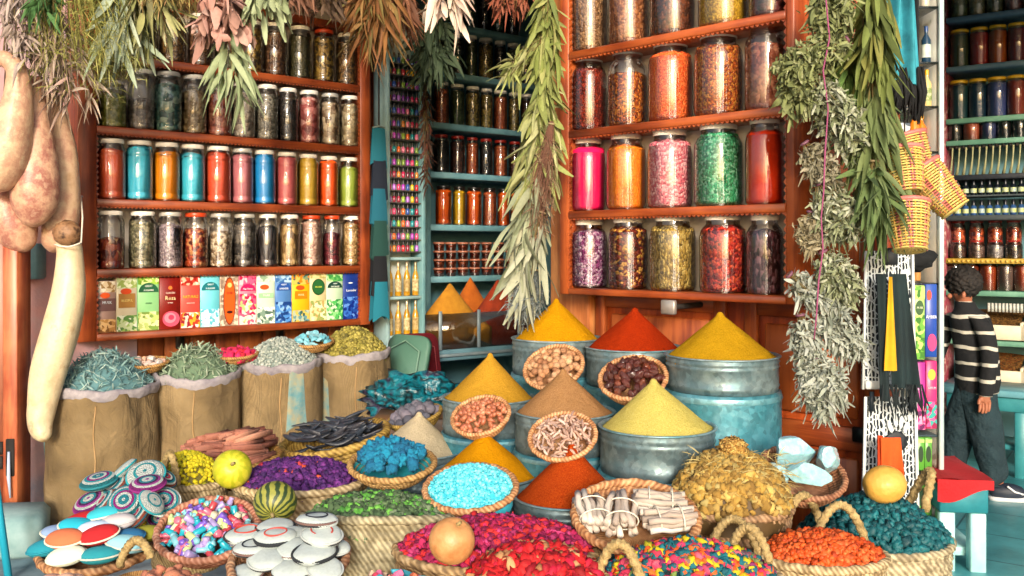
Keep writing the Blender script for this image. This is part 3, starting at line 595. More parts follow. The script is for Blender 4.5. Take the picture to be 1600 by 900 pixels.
# stacked clear tubs
tb = MB(); tb.add(lathe([(0, 0), (.036, 0), (.043, .05), (.043, .052)], 20)); tbm = tb.mesh('tub_body', GLASS('#e8c8b4', .08))
tl = MB().add(lathe([(.044, .05), (.046, .052), (.046, .062), (.043, .065), (0, .065)], 20)).mesh('lid', M(['#a06048', '#b87860'], rough=.3))
tf = [MB().add(lathe([(0, .002), (.034, .002), (.040, .042), (0, .044)], 16)).mesh('filling', VOR(c, 70)) for c in (['#7c3420', '#a85c40'], ['#8c4030', '#c08468'], ['#5c2018', '#803828'])]
for c in range(7):
    for r in range(4):
        p = AP.hit(686 + c * 18.6, .06, AZ[0] + .001 + r * .0655)
        T = thing('clear_tub', f'small clear lidded tub of red brown spice, {NTH[3 - r]} in the {ORD[c].replace(" from left", "")} stack from left', 'tub', p, (0, 0, c + r), 'stacked tubs on the alcove shelf')
        if c == 0: T['label'] = f'small clear lidded tub of red brown spice, {NTH[3 - r]} in the leftmost stack'
        link('tub_body', tbm, T); link('lid', tl, T); link('filling', tf[(c * 3 + r) % 3], T)
# bulk powder case
o = AP.hit(668, -.75); Pc = Plane(664, 6.35, 830, 6.9)
T = thing('powder_case', 'grey framed glass case holding heaped bulk powders in the alcove', 'display case', Pc.hit(664, 0, .66), (0, 0, Pc.rot))
Wc = Pc.s_at(832) - Pc.s_at(664); gm = M(['#6c7c84', '#8c9aa0'], rough=.4, metal=.3)
MB().add(bbox(0, Wc, 0, .55, -.05, .03, .006)).build('base', M(['#4c6c78', '#5c808c'], rough=.4), T)
MB().add(bbox(0, Wc, -.02, .02, -.02, .0, .003)).build('rail', gm, T)
pj = lambda px: Pc.s_at(px) - Pc.s_at(664)
for px in (687, 747, 810): MB().add(bbox(pj(px) - .012, pj(px) + .012, -.016, -.002, .03, .30, .002)).build('post', gm, T)
MB().add(box(0, Wc, -.001, .003, .031, .28)).build('pane', GLASS('#ffffff', .05, .03, .0), T)
for xx in (.05, Wc - .08): MB().add(bbox(xx, xx + .04, .1, .14, -.66, -.051, .003)).build('leg', gm, T)
def powder_pile(name, label, loc, rx, ry, h, col, rot=0, h0=.2, grp=None):
    def md(a, i, r, z):
        return r, z
    n = 28; v, f = lathe([(0, 0), (1, 0), (1, h0), (.97, h0 + .01), (.66, h0 + (h - h0) * .34), (.33, h0 + (h - h0) * .68), (.14, h0 + (h - h0) * .87), (.06, h * .975), (0, h)], n)
    def sq(a): k = max(abs(math.cos(a)), abs(math.sin(a))); return 1 / k
    v2 = []
    for x, y, z in v:
        a = math.atan2(y, x); r = math.hypot(x, y); k = 1 + (sq(a) - 1) * (1 if z <= h0 + .011 else .25 * max(0, 1 - (z - h0) / (h - h0)))
        v2.append((x * k * rx, y * k * ry, z))
    return tag(MB().add((v2, f)).build(name, col, loc=loc, rot=(0, 0, rot)), label, 'spice heap', grp)
c1 = Pc.hit(703, .165, .692); powder_pile('spice_heap', 'ochre mustard powder heap behind glass at the left of the case', c1, .29, .15, zat(443, 6.6) - .692, M(['#b8801c', '#a46c12'], rough=.95, scale=20, bump=.3, bs=120), Pc.rot, .13)
c1 = Pc.hit(778, .185, .692); powder_pile('spice_heap', 'dark rust red powder heap behind glass beside the mustard one', c1, .27, .145, zat(438, 6.75) - .692, M(['#983410', '#80280a'], rough=.95, scale=20, bump=.3, bs=120), Pc.rot, .13)
c1 = Pc.hit(735, .42, .692); powder_pile('spice_heap', 'bright orange powder heap peeking from the second row of case', c1, .16, .10, zat(434, 6.9) - .692, M(['#b8600f', '#a4500a'], rough=.95, scale=20, bump=.3, bs=120), Pc.rot, .24)
c1 = Pc.hit(806, .42, .692); powder_pile('spice_heap', 'orange yellow powder heap at the back right of case', c1, .14, .10, zat(436, 7.1) - .692, M(['#b8701a', '#a46212'], rough=.95, scale=20, bump=.3, bs=120), Pc.rot, .24)
# dark sacks under the case, low shelf of boxes
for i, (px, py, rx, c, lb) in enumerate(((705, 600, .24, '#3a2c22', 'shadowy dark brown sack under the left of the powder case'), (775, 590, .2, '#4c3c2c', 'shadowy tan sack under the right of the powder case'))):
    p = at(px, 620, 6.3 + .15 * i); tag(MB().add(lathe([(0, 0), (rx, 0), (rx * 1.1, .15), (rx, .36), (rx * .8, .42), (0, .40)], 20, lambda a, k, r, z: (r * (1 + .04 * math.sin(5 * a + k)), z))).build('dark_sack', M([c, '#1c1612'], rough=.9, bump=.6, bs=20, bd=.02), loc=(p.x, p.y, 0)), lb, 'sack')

# ============================================================ narrow rack with nail polish and oil bottles
o = KP.hit(603); T = thing('narrow_rack', 'tall narrow teal and white rack holding tiny coloured bottles', 'rack', (o.x, o.y, 0), (0, 0, KP.rot))
kz = lambda y: zat(y, 6.28); W = KP.s_at(664) - KP.s_at(603); tw_ = M(['#7c9ca0', '#9cb8b8'], rough=.5)
MB().add(bbox(0, .028, -.01, .16, .25, kz(22), .003)).build('side_panel', tw_, T); MB().add(bbox(W - .03, W, -.01, .16, .25, kz(15), .003)).build('side_panel', M(['#5c8c94', '#7ca4a8'], rough=.5), T)
MB().add(bbox(.028, W - .03, .13, .155, .25, kz(22), .003)).build('back_panel', white_paint, T)
rows = [99, 117, 137, 158, 178, 198, 217, 238, 258, 277, 297, 316, 335, 354, 374, 393]
for y in rows: MB().add(box(.029, W - .031, .0, .13, kz(y) - .008, kz(y))).build('shelf', FLAT('#4a4440', .4), T, smooth=False)
for y in (402, 463, 524): MB().add(bbox(.029, W - .031, -.005, .13, kz(y) - .02, kz(y), .002)).build('shelf', tw_, T)
pcol = ['#b8184c', '#d83c6c', '#e0641c', '#e0b41c', '#6c2888', '#a83cb0', '#284c9c', '#c81c2c', '#8cac2c', '#e87ca0', '#1c8c94', '#941c38', '#d88430', '#5c1c30', '#b06cc8', '#7c9c3c']
pnam = ['crimson', 'rose pink', 'orange', 'yellow', 'purple', 'violet', 'blue', 'red', 'lime green', 'pale pink', 'teal', 'dark red', 'amber', 'maroon', 'lilac', 'olive green']
hb = MB().add(lathe([(0, 0), (.0095, 0), (.0105, .004), (.0105, .032), (.006, .038)], 10)); capm = MB().add(lathe([(.0065, .036), (.0065, .062), (.005, .066), (0, .066)], 8)).mesh('cap', FLAT('#1c1614', .3))
pbm = [hb.mesh('bottle', M([c, c], rough=.15, bump=0, spec=.8)) for c in pcol]
rng2 = random.Random(5); nr = 0
for j, y in enumerate(rows):
    n = 7
    dim = [6, 4, 10, 15] if j < 1 else None
    for i in range(n):
        k = rng2.choice(dim) if dim else rng2.randrange(16)
        p = KP.pt(KP.s_at(603) + .028 + (W - .058) * (i + .5) / n, .03, kz(y) + .0005)
        B = thing('polish_bottle', f'tiny {pnam[k]} polish bottle, {ORD[i]} in the {NTH[j] if j < 15 else "lowest"} row of narrow rack', 'bottle', p, group='tiny polish bottles on the narrow rack')
        B.scale = (1.15, 1.15, 1.1); link('bottle', pbm[k], B); link('cap', capm, B)
ob = MB().add(lathe([(0, 0), (.021, 0), (.023, .006), (.023, .125), (.018, .15), (.008, .175), (.0075, .205)], 14)).mesh('bottle', M(['#b07c14', '#c8941c'], rough=.12, spec=.8, bump=0, coat=.5))
oc = MB().add(lathe([(.0095, .2), (.0095, .228), (.007, .232), (0, .232)], 12)).mesh('cap', M(['#c8b89c', '#8c7c5c'], rough=.3, metal=.4))
ol = MB().add(lathe([(.0236, .03), (.0236, .115)], 14)); olm = [ol.mesh('paper_label', M(c, rough=.6, scale=60)) for c in (['#c8b078', '#7c5c1c'], ['#e0d4a4', '#8c6c34'])]
for j, y in enumerate((463, 524)):
    for i in range(4):
        p = KP.pt(KP.s_at(603) + .052 + (W - .104) * i / 3, .04, kz(y) + .001)
        B = thing('oil_bottle', f'golden oil bottle with dark stopper, {ORD[i]} on the {"upper" if j == 0 else "lower"} oil shelf', 'bottle', p, group='golden oil bottles on the narrow rack')
        link('bottle', ob, B); link('cap', oc, B); link('paper_label', olm[(i + j) % 2], B)
# felt pouches hanging between cabinet and rack
pc = [('#125c6c', 'turquoise'), ('#0f1828', 'navy'), ('#10566a', 'turquoise'), ('#143c38', 'dark green'), ('#0c1018', 'black'), ('#12687c', 'bright turquoise')]
ys = [200, 252, 295, 345, 400, 440]
for i, (c, nm) in enumerate(pc):
    y = ys[i]; p = at(592 + (i % 2), y, 6.0); T = thing('felt_pouch', f'{nm} felt pouch hanging in the column beside the narrow rack, {NTH[i]} from top' if i else 'turquoise felt pouch hanging topmost in the column beside the narrow rack', 'pouch', p, (0, 0, .5), 'felt pouches hanging in a column')
    hh = .24
    v, f = grid_fn(lambda u, q: ((u - .5) * (.085 + .03 * q), -.012 * math.sin(PI * u) - .006 * i, -q * hh + .02 * math.sin(u * 5 + i) * q), 8, 8)
    v2 = [(x, -yy + .012, z) for x, yy, z in v]; m1 = M([c, c], rough=.95, bump=.3, bs=100)
    MB().add((v, f)).add((v2, f)).build('pouch_body', m1, T)
    MB().add(tube([(-.042, 0, .0), (0, 0, .012), (.042, 0, .0)], .007, 6)).build('top_hem', FLAT('#70807c' if i in (0, 3) else c), T)
tag(MB().add(tube([(0, 0, 0), (0, 0, 1.9)], .006, 6)).build('cord', dark, loc=at(592, 470, 6.03)), 'dark cord on which the felt pouches hang beside the rack', 'cord')
# two chairs, green and red
def chair(name, label, loc, rot, c, bh=.44):
    T = thing(name, label, 'chair', loc, (0, 0, rot)); m = M([c, c], rough=.6, bump=.2)
    v, f = rrect(-.17, .17, 0, bh, .07, -.02, .02, 6); MB().add((v, f), TRS((0, .02, .44), (R(-14), 0, 0))).build('backrest', m, T)
    MB().add(tube([Vector((-.13, -.045, .06)), Vector((-.13, -.045, bh - .1)), Vector((0, -.045, bh - .04)), Vector((.13, -.045, bh - .1)), Vector((.13, -.045, .06))], .006, 6), ).build('piping', FLAT('#688c7c' if label.startswith('pale green') else c), T, (0, .02, .44), (R(-14), 0, 0))
    MB().add(rrect(-.18, .18, -.2, .2, .05, 0, .04, 5), TRS((0, -.2, .44), (R(90), 0, 0))).build('seat', m, T)
    for sx in (-1, 1):
        for sy in (-.36, -.02): MB().add(tube([(sx * .15, sy, 0), (sx * .15, sy, .42)], .011, 8)).build('leg', FLAT('#4c4c4c', .3, .6), T)
    return T
chair('chair', 'pale green padded chair back beside the rightmost burlap sack', (at(622, 500, 5.75).x, 5.75, 0), R(-38), '#4c7464', .42)
chair('chair', 'dark red padded chair standing behind the green chair', (at(655, 500, 6.05).x, 6.05, 0), R(28), '#6c1420', .40)
# ============================================================ right shop room
sz = lambda y, px=1540: zat(y, 6.37)
T = thing('shop_shelves', 'blue grey painted wall shelves of the right shop room', 'shelving', SP.hit(1478, 0), (0, 0, SP.rot))
Ws = SP.s_at(1680) - SP.s_at(1478)
blueS = M(['#4c6c88', '#64849c'], rough=.5); greenS = M(['#5c8c78', '#78a890'], rough=.5)
SHY = [(20, blueS), (99, blueS), (182, greenS), (217, greenS), (272, FLAT('#20242c')), (336, FLAT('#3c4448')), (404, M(['#a8842c', '#c8a448'], rough=.4)), (455, greenS), (532, greenS), (600, greenS)]
for y, m_ in SHY: MB().add(bbox(0, Ws, 0, .34, sz(y) - .035, sz(y), .003)).build('shelf', m_, T)
bb = MB()
for i in range(int(Ws / .03)): bb.add(ico(1, (.011, .008, .011)), TRS((i * .03 + .02, -.004, sz(404) - .018)))
bb.build('beaded_edge', M(['#b8923c', '#d8b458'], rough=.4), T)
MB().add(bbox(-.03, -.003, 0, .34, .2, 3.4, .003)).build('side_panel', M(['#b04c5c', '#7c2c3c', '#c8a8a0'], rough=.5, scale=20), T)
def srow(y, seq, yt, lid, sh, kind='lab', lv=.82, w_=None):
    for i, (a, b, nm, c) in enumerate(seq):
        p = SP.hit((a + b) / 2, .08, sz(y) + .001); h = zat(yt, 6.37) - sz(y)
        jar(p, i, kind, (b - a) * .48 * p.y / F, h, lv, c, lid, f'shop room jar of {nm}, {ORD[i]} on the {sh} shelf', group=f'jars on the {sh} shelf of the shop room')
srow(20, [(1486, 1513, 'dull green balls', VOR(['#5c6c3c', '#46542c', '#74844c'], 28)), (1514, 1540, 'pale olive balls', VOR(['#8c8c60', '#747448', '#a8a47c'], 28)), (1541, 1568, 'green grey balls', VOR(['#6c7448', '#545c34'], 28)), (1570, 1598, 'dusty pink lumps', VOR(['#8c5854', '#a8706c', '#744440'], 28)), (1599, 1626, 'brown lumps', VOR(['#6c4834', '#54342c'], 28))], -30, 'yellow', 'uppermost')
srow(99, [(1485, 1514, 'dark green powder', PW('#34482c', '#2c3c24')), (1516, 1544, 'red powder', PW('#a82c28', '#942420')), (1545, 1573, 'amber orange powder', PW('#b45c18', '#a04c10')), (1575, 1603, 'wine red powder', PW('#78282c', '#642024'))], 39, 'yellow', 'second')
srow(182, [(1484, 1513, 'dark teal powder', PW('#1c4c54', '#183c44')), (1514, 1542, 'deep petrol blue powder', PW('#143c54', '#10304c')), (1543, 1573, 'violet blue powder', PW('#44589c', '#3c4c8c')), (1574, 1602, 'brick red powder', PW('#98341c', '#842c14'))], 120, 'yellow', 'third')
srow(217, [(1482, 1503, 'near black seeds', PW('#1c1c1c')), (1505, 1531, 'brownish orange powder', PW('#a04c30')), (1532, 1557, 'dark blue powder', PW('#343c64')), (1558, 1580, 'black powder', PW('#181818')), (1582, 1604, 'black grains', PW('#202020'))], 186, 'orange', 'fourth')
# wooden-handled brushes in a rack
bru = MB().add(tube([(0, 0, 0), (0, -.02, .06), (0, -.03, .12), (0, -.035, .19)], [.012, .007, .005, .007], 6)).mesh('brush_handle', M(['#8c8c64', '#a8a47c'], rough=.5))
brh = MB().add(lathe([(.008, .18), (.014, .2), (.012, .23), (0, .235)], 8)).mesh('brush_head', dark)
for i in range(12):
    p = SP.hit(1484 + i * 10.5, .03, sz(272) + .002); B = thing('brush', f'pale handled small brush leaning on dark shelf, {ORD[i]}', 'brush', p, (0, 0, .1), 'small brushes on the dark shelf'); link('brush_handle', bru, B); link('brush_head', brh, B)
# dropper bottles in two rows
dbm = {k: MB().add(lathe([(0, 0), (.018, 0), (.02, .005), (.02, .06), (.009, .07)], 12)).mesh('bottle', M([c, c], rough=.15, bump=0)) for k, c in (('black', '#141a24'), ('blue', '#2c4c7c'))}
dcm = MB().add(lathe([(.011, .068), (.011, .1), (.006, .105), (0, .105)], 10)).mesh('cap', FLAT('#10161c', .3)); dlm = MB().add(lathe([(.0205, .015), (.0205, .045)], 12)).mesh('paper_label', M(['#c8c83c', '#8ca4b8'], rough=.5, scale=30))
for j, (y, c) in enumerate(((304, 'black'), (336, 'blue'))):
    for i in range(10):
        p = SP.hit(1484 + i * 12.4, .04, sz(y) + .001)
        B = thing('dropper_bottle', f'small {c} dropper bottle in the {"upper" if j == 0 else "lower"} row, {ORD[i]}', 'bottle', p, (0, 0, i), 'small dropper bottles in rows')
        link('bottle', dbm[c], B); link('cap', dcm, B); link('paper_label', dlm, B)
MB().add(box(0, Ws, .02, .3, sz(304) - .01, sz(304))).build('shelf', FLAT('#3c4448'), T, smooth=False)
# flared orange jars, then brown big jars
for i in range(4):
    p = SP.hit(1497 + i * 29, .1, sz(404) + .001)
    jar(p, i, 'big', .055, .125, .6, VOR([['#4c2c20', '#2c1a14'], ['#70564c', '#4c3a34'], ['#8c8484', '#6c6464'], ['#3c2820', '#20140f']][i], 60), 'red', f'squat glass jar with rusty lid on the beaded golden shelf, {ORD[i]}', group='squat jars on the golden shelf')
    p = SP.hit(1497 + i * 29, .24, sz(404) + .001)
    jar(p, i, 'tall', .05, .27, .75, VOR(['#a8401c', '#c85c2c', '#5c1c0c'], 45), 'red', f'tall jar of rusty red spice behind the squat jars, {ORD[i]}', group='tall jars behind the squat ones')
for i in range(5):
    p = SP.hit(1490 + i * 27, .1, sz(455) + .001)
    jar(p, i, 'lab', .055, .2, .8, PW(['#3c1c10', '#70280c', '#8c3410', '#5c4840', '#9c3c14'][i]), 'black', f'dim brown jar under the golden shelf, {ORD[i]}', group='dim jars under the golden shelf')
# trays of spice below, on green shelves
for j, (y, c) in enumerate(((530, '#6c4820'), (600, '#7c4418'))):
    for i in range(2):
        p = SP.hit(1500 + i * 95, .0, sz(y) + .001)
        B = thing('spice_tray', f'cream wooden tray heaped with brown spice, {"upper" if j == 0 else "lower"} {"left" if i == 0 else "right"} one behind the boy', 'tray', p, (0, 0, SP.rot), 'spice trays behind the boy')
        for n_, bx_ in (('front_board', (0, .38, -.012, 0, 0, .10)), ('end_board', (0, .012, 0, .3, 0, .12)), ('end_board', (.368, .38, 0, .3, 0, .12)), ('bottom_board', (.012, .368, 0, .3, 0, .012))):
            MB().add(bbox(*bx_, .003)).build(n_, M(['#c8bca0', '#dcd0b8'], rough=.6), B)
        MB().add(grid_fn(lambda u, v_: (.013 + u * .354, .002 + v_ * .296, .09 + .09 * v_ + .012 * math.sin(u * 3)), 8, 6)).build('filling', VOR([c, '#4c3014', '#8c6430'], 90), B)
sc_ = MB()
for i in range(16): sc_.add(tube([(i * .022, 0, 0), (i * .022, 0, .06)], .009, 8))
tag(sc_.build('ridged_sheet', M(['#a8a8a0', '#c8c8c0'], rough=.4), loc=SP.hit(1545, .02, sz(487)), rot=(0, 0, SP.rot)), 'ridged pale grey strip under the green shelf right of the boy', 'strip')
# teal table behind the boy
p = at(1590, 640, 5.75); T = thing('teal_table', 'teal wooden table standing behind the boy', 'table', (p.x, p.y, 0), (0, 0, SP.rot)); tt = M(['#2c7880', '#3c8c94'], rough=.45)
zt = zat(612, 5.6)
MB().add(bbox(-.42, .6, -.18, .25, zt - .04, zt)).build('tabletop', M(['#5c94a4', '#7cb0b8'], rough=.3), T); MB().add(bbox(-.38, .56, -.15, .22, zt - .13, zt - .041)).build('apron', tt, T)
for xx in (-.38, .0, .5):
    for yy in (-.15, .17): MB().add(bbox(xx, xx + .055, yy, yy + .055, 0, zt - .131)).build('leg', tt, T)
MB().add(bbox(-.36, .56, -.1, .2, .16, .19)).build('lower_board', tt, T)
for i, (a, y0, y1, c) in enumerate(((1578, 633, 665, '#3c2c20'), (1578, 672, 700, '#a8b4ac'))): pass
# low bench with red cushion
o = at(1468, 745, 4.0); T = thing('low_bench', 'low pale turquoise wooden bench beside the rack post', 'bench', (o.x, 4.0, 0), (0, 0, R(-8))); hz = zat(762, 3.95)
lb = M(['#8cc4c8', '#b0dcdc'], rough=.45); 
MB().add(bbox(0, .20, 0, .50, hz - .12, hz, .006)).build('seat_board', M(['#1c6c78', '#2c8490'], rough=.5), T)
for xx, yy in ((.003, .01), (.13, .01), (.003, .42), (.13, .42)): MB().add(bbox(xx, xx + .065, yy, yy + .065, .0, hz - .121, .005)).build('leg', lb, T)
MB().add(bbox(.01, .19, .08, .41, .05, .09, .005)).build('stretcher', lb, T)
v, f = grid_fn(lambda u, v_: (-.01 + u * .225, -.01 + v_ * .5, .026 + .012 * math.sin(PI * u) * math.sin(PI * v_) + .006 * math.sin(7 * u + 5 * v_)), 10, 14)
v3, f3 = grid_fn(lambda u, v_: (-.012 + u * .229, -.014 - .003 * math.sin(u * 6), .027 - v_ * (.07 + .03 * math.sin(u * 4 + 1))), 10, 4)
C_ = thing('red_cushion', 'dark red cloth cushion lying on the low turquoise bench', 'cushion', (o.x, 4.0, hz), (0, 0, R(-8)))
MB().add((v, f)).add(bbox(-.008, .21, -.008, .485, .001, .02, .006)).build('pad', M(['#a01018', '#b81c24'], rough=.9, bump=.6, bs=90), C_)
MB().add((v3, f3)).build('hanging_flap', M(['#a01018', '#b81c24'], rough=.9, bump=.6, bs=90), C_)

# ============================================================ the glass shelved rack at the right post
GX = 4.15
def gp(px, py, Y): return at(px, py, Y)
T = thing('glass_shelf_rack', 'white metal rack with glass shelves standing by the shop entrance', 'rack', (at(1470, 0, GX).x, GX, 0))
ox = T.location.x
MB().add(bbox(-.011, .011, -.012, .012, 0, 3.0, .004)).build('post', M(['#b0ccd0', '#d8e4e4'], rough=.3, metal=.3), T)
MB().add(bbox(-.24, -.22, .02, .04, 0, 3.0, .003)).build('post', M(['#a0b4b8', '#c4d0d0'], rough=.3, metal=.3), T)
MB().add(bbox(-.01, .006, .02, .40, 0, 3.0, .003)).build('side_panel', M(['#d0d4cc', '#e8e8e0'], rough=.5), T)
MB().add(bbox(-.26, -.011, .39, .405, 0, 3.0, .003)).build('back_panel', M(['#c4ccc4', '#e0e0d8'], rough=.5), T)
gsh = [14, 100, 168, 238, 442]; gz = lambda y: zat(y, 4.2)
for y in gsh: MB().add(box(-.22, -.012, .0, .385, gz(y) - .008, gz(y))).build('glass_shelf', GLASS('#a8c8c4', .2), T)
for y in (562, 676, 738, 812): MB().add(bbox(-.25, -.012, .0, .385, gz(y) - .012, gz(y))).build('shelf', FLAT('#4c5c64', .3, .5), T)
def gbottle(kind, n, y, px0, dx, c, capc, lab, words, h=.13, r=.022, neck=.35):
    bm_ = MB().add(lathe([(0, 0), (r * .9, 0), (r, .005), (r, h * .62), (r * neck, h * .78), (r * neck, h * .86)], 16)).mesh('bottle', M([c, c], rough=.12, bump=0, coat=.5))
    cm = MB().add(lathe([(r * neck * 1.15, h * .85), (r * neck * 1.15, h * .98), (r * neck, h), (0, h)], 12)).mesh('cap', FLAT(capc, .35))
    lm = MB().add(lathe([(r * 1.02, h * .15), (r * 1.02, h * .5)], 16)).mesh('paper_label', M(lab, rough=.5, scale=25)) if lab else None
    for i in range(n):
        p = at(px0 + 3 + dx * i, y, 4.2 + .07 * i); p.z = gz(y) + .001
        B = thing(kind, words % ['nearest the post', 'second from the post', 'third from the post', 'fourth from the post', 'fifth from the post', 'furthest from the post'][n - 1 - i] if '%' in words else words, 'bottle', p, group=kind.replace('_', ' ') + 's on the glass rack'); link('bottle', bm_, B); link('cap', cm, B)
        if lm: link('paper_label', lm, B)
gbottle('blue_bottle', 2, 100, 1444, 14, '#1a3850', '#123c74', ['#e0e4dc', '#9ab0a4'], 'dark blue capped bottle with pale label on glass shelf, %s', .17, .021)
gbottle('clear_bottle', 2, 14, 1442, 15, '#b8b4a4', '#8c8c84', None, 'small clear bottle on the highest visible glass shelf, %s', .1, .02)
gbottle('syrup_bottle', 2, 168, 1445, 12, '#c8b478', '#d8a410', ['#d8c890', '#5c7c3c', '#e4d8b4'], 'pale yellow capped bottle with green label on glass shelf, %s', .17, .021)
gbottle('honey_bottle', 4, 236, 1425, 12, '#d8781c', '#e0a410', ['#3c6434', '#c8601c'], 'amber bottle with yellow cap and green label on glass shelf, %s', .18, .023)
gbottle('perfume_vial', 5, 440, 1418, 11, '#b8864c', '#c8a878', None, 'small amber perfume vial with pale stopper, %s', .16, .019, .4)
gbottle('perfume_vial', 3, 396, 1440, 11, '#c8a45c', '#a87c4c', None, 'short golden perfume vial above the amber ones, %s', .10, .017, .4)
# boxes on the lower part of the rack
def rackbox(px0, px1, y0, y1, Y, cols, label, prints=(), kind='incense_packet'):
    p = at(px0, y1, Y); w_ = (px1 - px0) * Y / F; h = (y1 - y0) * Y / F
    return packet(None, None, w_, None, h, (label, cols, list(prints)), loc=p, rot=0, dpth=.04, cat='packet')
rackbox(1412, 1427, 448, 554, 4.10, ['#2c4c84', '#5c88b0'], 'blue incense packet leftmost on the white rack', [('band', .02, .98, .01, .4, fl('#88a8c0', '#3c6498', '#c8d8dc')), ('dome', .5, .7, .45, .13, '#1c3c74'), ('text', 'LAVENDER', .04, '#d8e4f0', .73, .6)])
rackbox(1428, 1445, 446, 562, 4.10, ['#88b458', '#b4d080'], 'green leafy incense packet in the middle of white rack', [('band', .02, .98, .01, .6, fl('#5c9c34', '#2c6c1c', '#a8cc6c')), ('band', .02, .98, .82, .99, fl('#5c9c34', '#2c6c1c', '#a8cc6c')), ('oval', .5, .7, .38, .1, '#1c4c20'), ('text', 'MUSK', .04, '#e0ecc8', .7, .8)])
rackbox(1446, 1464, 444, 558, 4.10, ['#1c3c94', '#2c54a8'], 'dark blue incense packet beside the white rack post', [('text', 'AMBER', .06, '#e8ecf4', .55, .8), ('oval', .55, .2, .4, .12, '#c82c70'), ('oval', .3, .85, .2, .07, '#d83c28')])
rackbox(1430, 1446, 566, 672, 4.10, ['#7c1c70', '#a82c8c'], 'purple incense packet on the shelf above green boxes', [('band', .02, .98, .01, .35, fl('#c83c80', '#5c1450', '#e88cb0')), ('text', 'ROSE', .05, '#f0c8e0', .6, .8)])
rackbox(1447, 1464, 564, 670, 4.10, ['#b01c5c', '#d83c80'], 'magenta incense packet beside post above green boxes', [('band', .02, .98, .01, .4, fl('#e0508c', '#8c1448', '#2c9c94')), ('oval', .5, .8, .35, .08, '#e0b038'), ('text', 'OPIUM', .05, '#f8d8e4', .6, .8)])
for j, (y0, y1, nm) in enumerate(((684, 735, 'upper'), (744, 806, 'lower'))):
    for i in range(3):
        Y = 4.12 + .0 * i
        rackbox(1421 + i * 12, 1432.5 + i * 12, y0, y1, Y, ['#4c8c34', '#5ca03c'], f'small green soap box on the {nm} low shelf, {["leftmost", "middle", "rightmost"][i]}', [('oval', .5, .5, .35, .25, '#16361c'), ('band', .05, .95, .85, .95, FLAT('#a8cc70', .4))])

# ============================================================ printed cloth bags and scarves in front of that rack
@memo
def BW():
    m, t, b = newmat('block_print'); v = mapped(t, (1, 1, 1), rnd=False)
    vo = nd(t, 'ShaderNodeTexVoronoi', Scale=34); vo.feature = 'DISTANCE_TO_EDGE'; t.links.new(v, vo.inputs['Vector'])
    wv = nd(t, 'ShaderNodeTexWave', Scale=26, Distortion=3.5); wv.inputs['Detail Scale'].default_value = 1.6; t.links.new(v, wv.inputs['Vector'])
    a = nd(t, 'ShaderNodeMath', operation='GREATER_THAN'); a.inputs[1].default_value = .06; t.links.new(vo.outputs['Distance'], a.inputs[0])
    c = nd(t, 'ShaderNodeMath', operation='GREATER_THAN'); c.inputs[1].default_value = .33; t.links.new(wv.outputs['Fac'], c.inputs[0])
    d_ = nd(t, 'ShaderNodeMath', operation='MULTIPLY'); t.links.new(a.outputs[0], d_.inputs[0]); t.links.new(c.outputs[0], d_.inputs[1])
    r = ramp(t, ['#c4ccd0', '#0f1a24']); t.links.new(d_.outputs[0], r.inputs[0]); t.links.new(r.outputs[0], b.inputs['Base Color']); b.inputs['Roughness'].default_value = .9; return m
def cloth(fn, nu=10, nv=16, th=.004):
    v, f = grid_fn(fn, nu, nv); n = len(v)
    v2 = [(x, y + th, z) for x, y, z in v]
    return v + v2, f + [tuple(q + n for q in reversed(a)) for a in f]
def hangcloth(name, label, cat, p0, w0, w1, h, m, wave=.01, fr=9, nu=14, nv=18, slant=0, group=None, rot=0):
    T = thing(name, label, cat, p0, (0, 0, rot), group)
    MB().add(cloth(lambda u, v_: ((u - .5) * (w0 + (w1 - w0) * v_) + slant * v_, wave * math.sin(u * fr + v_ * 2) * (.4 + v_), -v_ * h), nu, nv)).build('cloth', m, T); return T
Yb = 3.36
T = hangcloth('printed_bag', 'upper white cotton bag with black block print beside the herb string', 'bag', at(1388, 392, Yb), .17, .19, .50, BW(), .006)
MB().add(bbox(-.085, .085, -.012, .012, -.50, -.47)).build('bottom_hem', FLAT('#d8dcdc'), T); MB().add(bbox(-.02, .03, -.014, -.008, -.05, .0)).build('printed_square', FLAT('#10161c'), T)
for s in (-1, 1): MB().add(tube([(s * .085, -.008, 0), (s * .088, -.008, -.25), (s * .095, -.008, -.5)], .005, 6)).build('side_seam', FLAT('#d8dcdc'), T)
T = hangcloth('printed_bag', 'lower white cotton bag printed with a black hand shape', 'bag', at(1390, 620, Yb), .18, .20, .44, BW(), .008)
for i, (x, z, l, a) in enumerate(((-.005, -.13, .05, -18), (.015, -.11, .055, -6), (.035, -.115, .05, 6), (.052, -.13, .042, 16), (-.03, -.17, .035, -50))):
    MB().add(ico(2, (.0085, .003, l * .5)), TRS((x, -.016, z + l / 2), (0, R(a), 0))).build('printed_finger', FLAT('#c8d0d4'), T)
MB().add(ico(2, (.042, .004, .04)), TRS((.018, -.0125, -.16))).build('printed_palm', FLAT('#0d161f'), T)
for s in (-1, 1): MB().add(tube([(s * .09, -.008, 0), (s * .094, -.008, -.2), (s * .1, -.008, -.44)], .006, 6)).build('side_seam', FLAT('#e0e4e4'), T)
for s in (-1, 1): MB().add(tube([(s * .07, -.014, .02), (s * .072, -.014, -.05)], .008, 6)).build('strap', FLAT('#14202a'), T)
T = hangcloth('dark_scarf', 'dark green black scarf folded over yellow cloth, hanging before the bags', 'scarf', at(1403, 428, 3.27), .06, .09, .40, M(['#10282c', '#0a1a1e'], rough=.9), .01, slant=.03)
MB().add(cloth(lambda u, v_: (-.055 + (u - .5) * .035 + .012 * v_, .004 + .006 * math.sin(u * 7), -v_ * .45), 6, 12)).build('cloth', M(['#0c2024', '#08161a'], rough=.9), T)
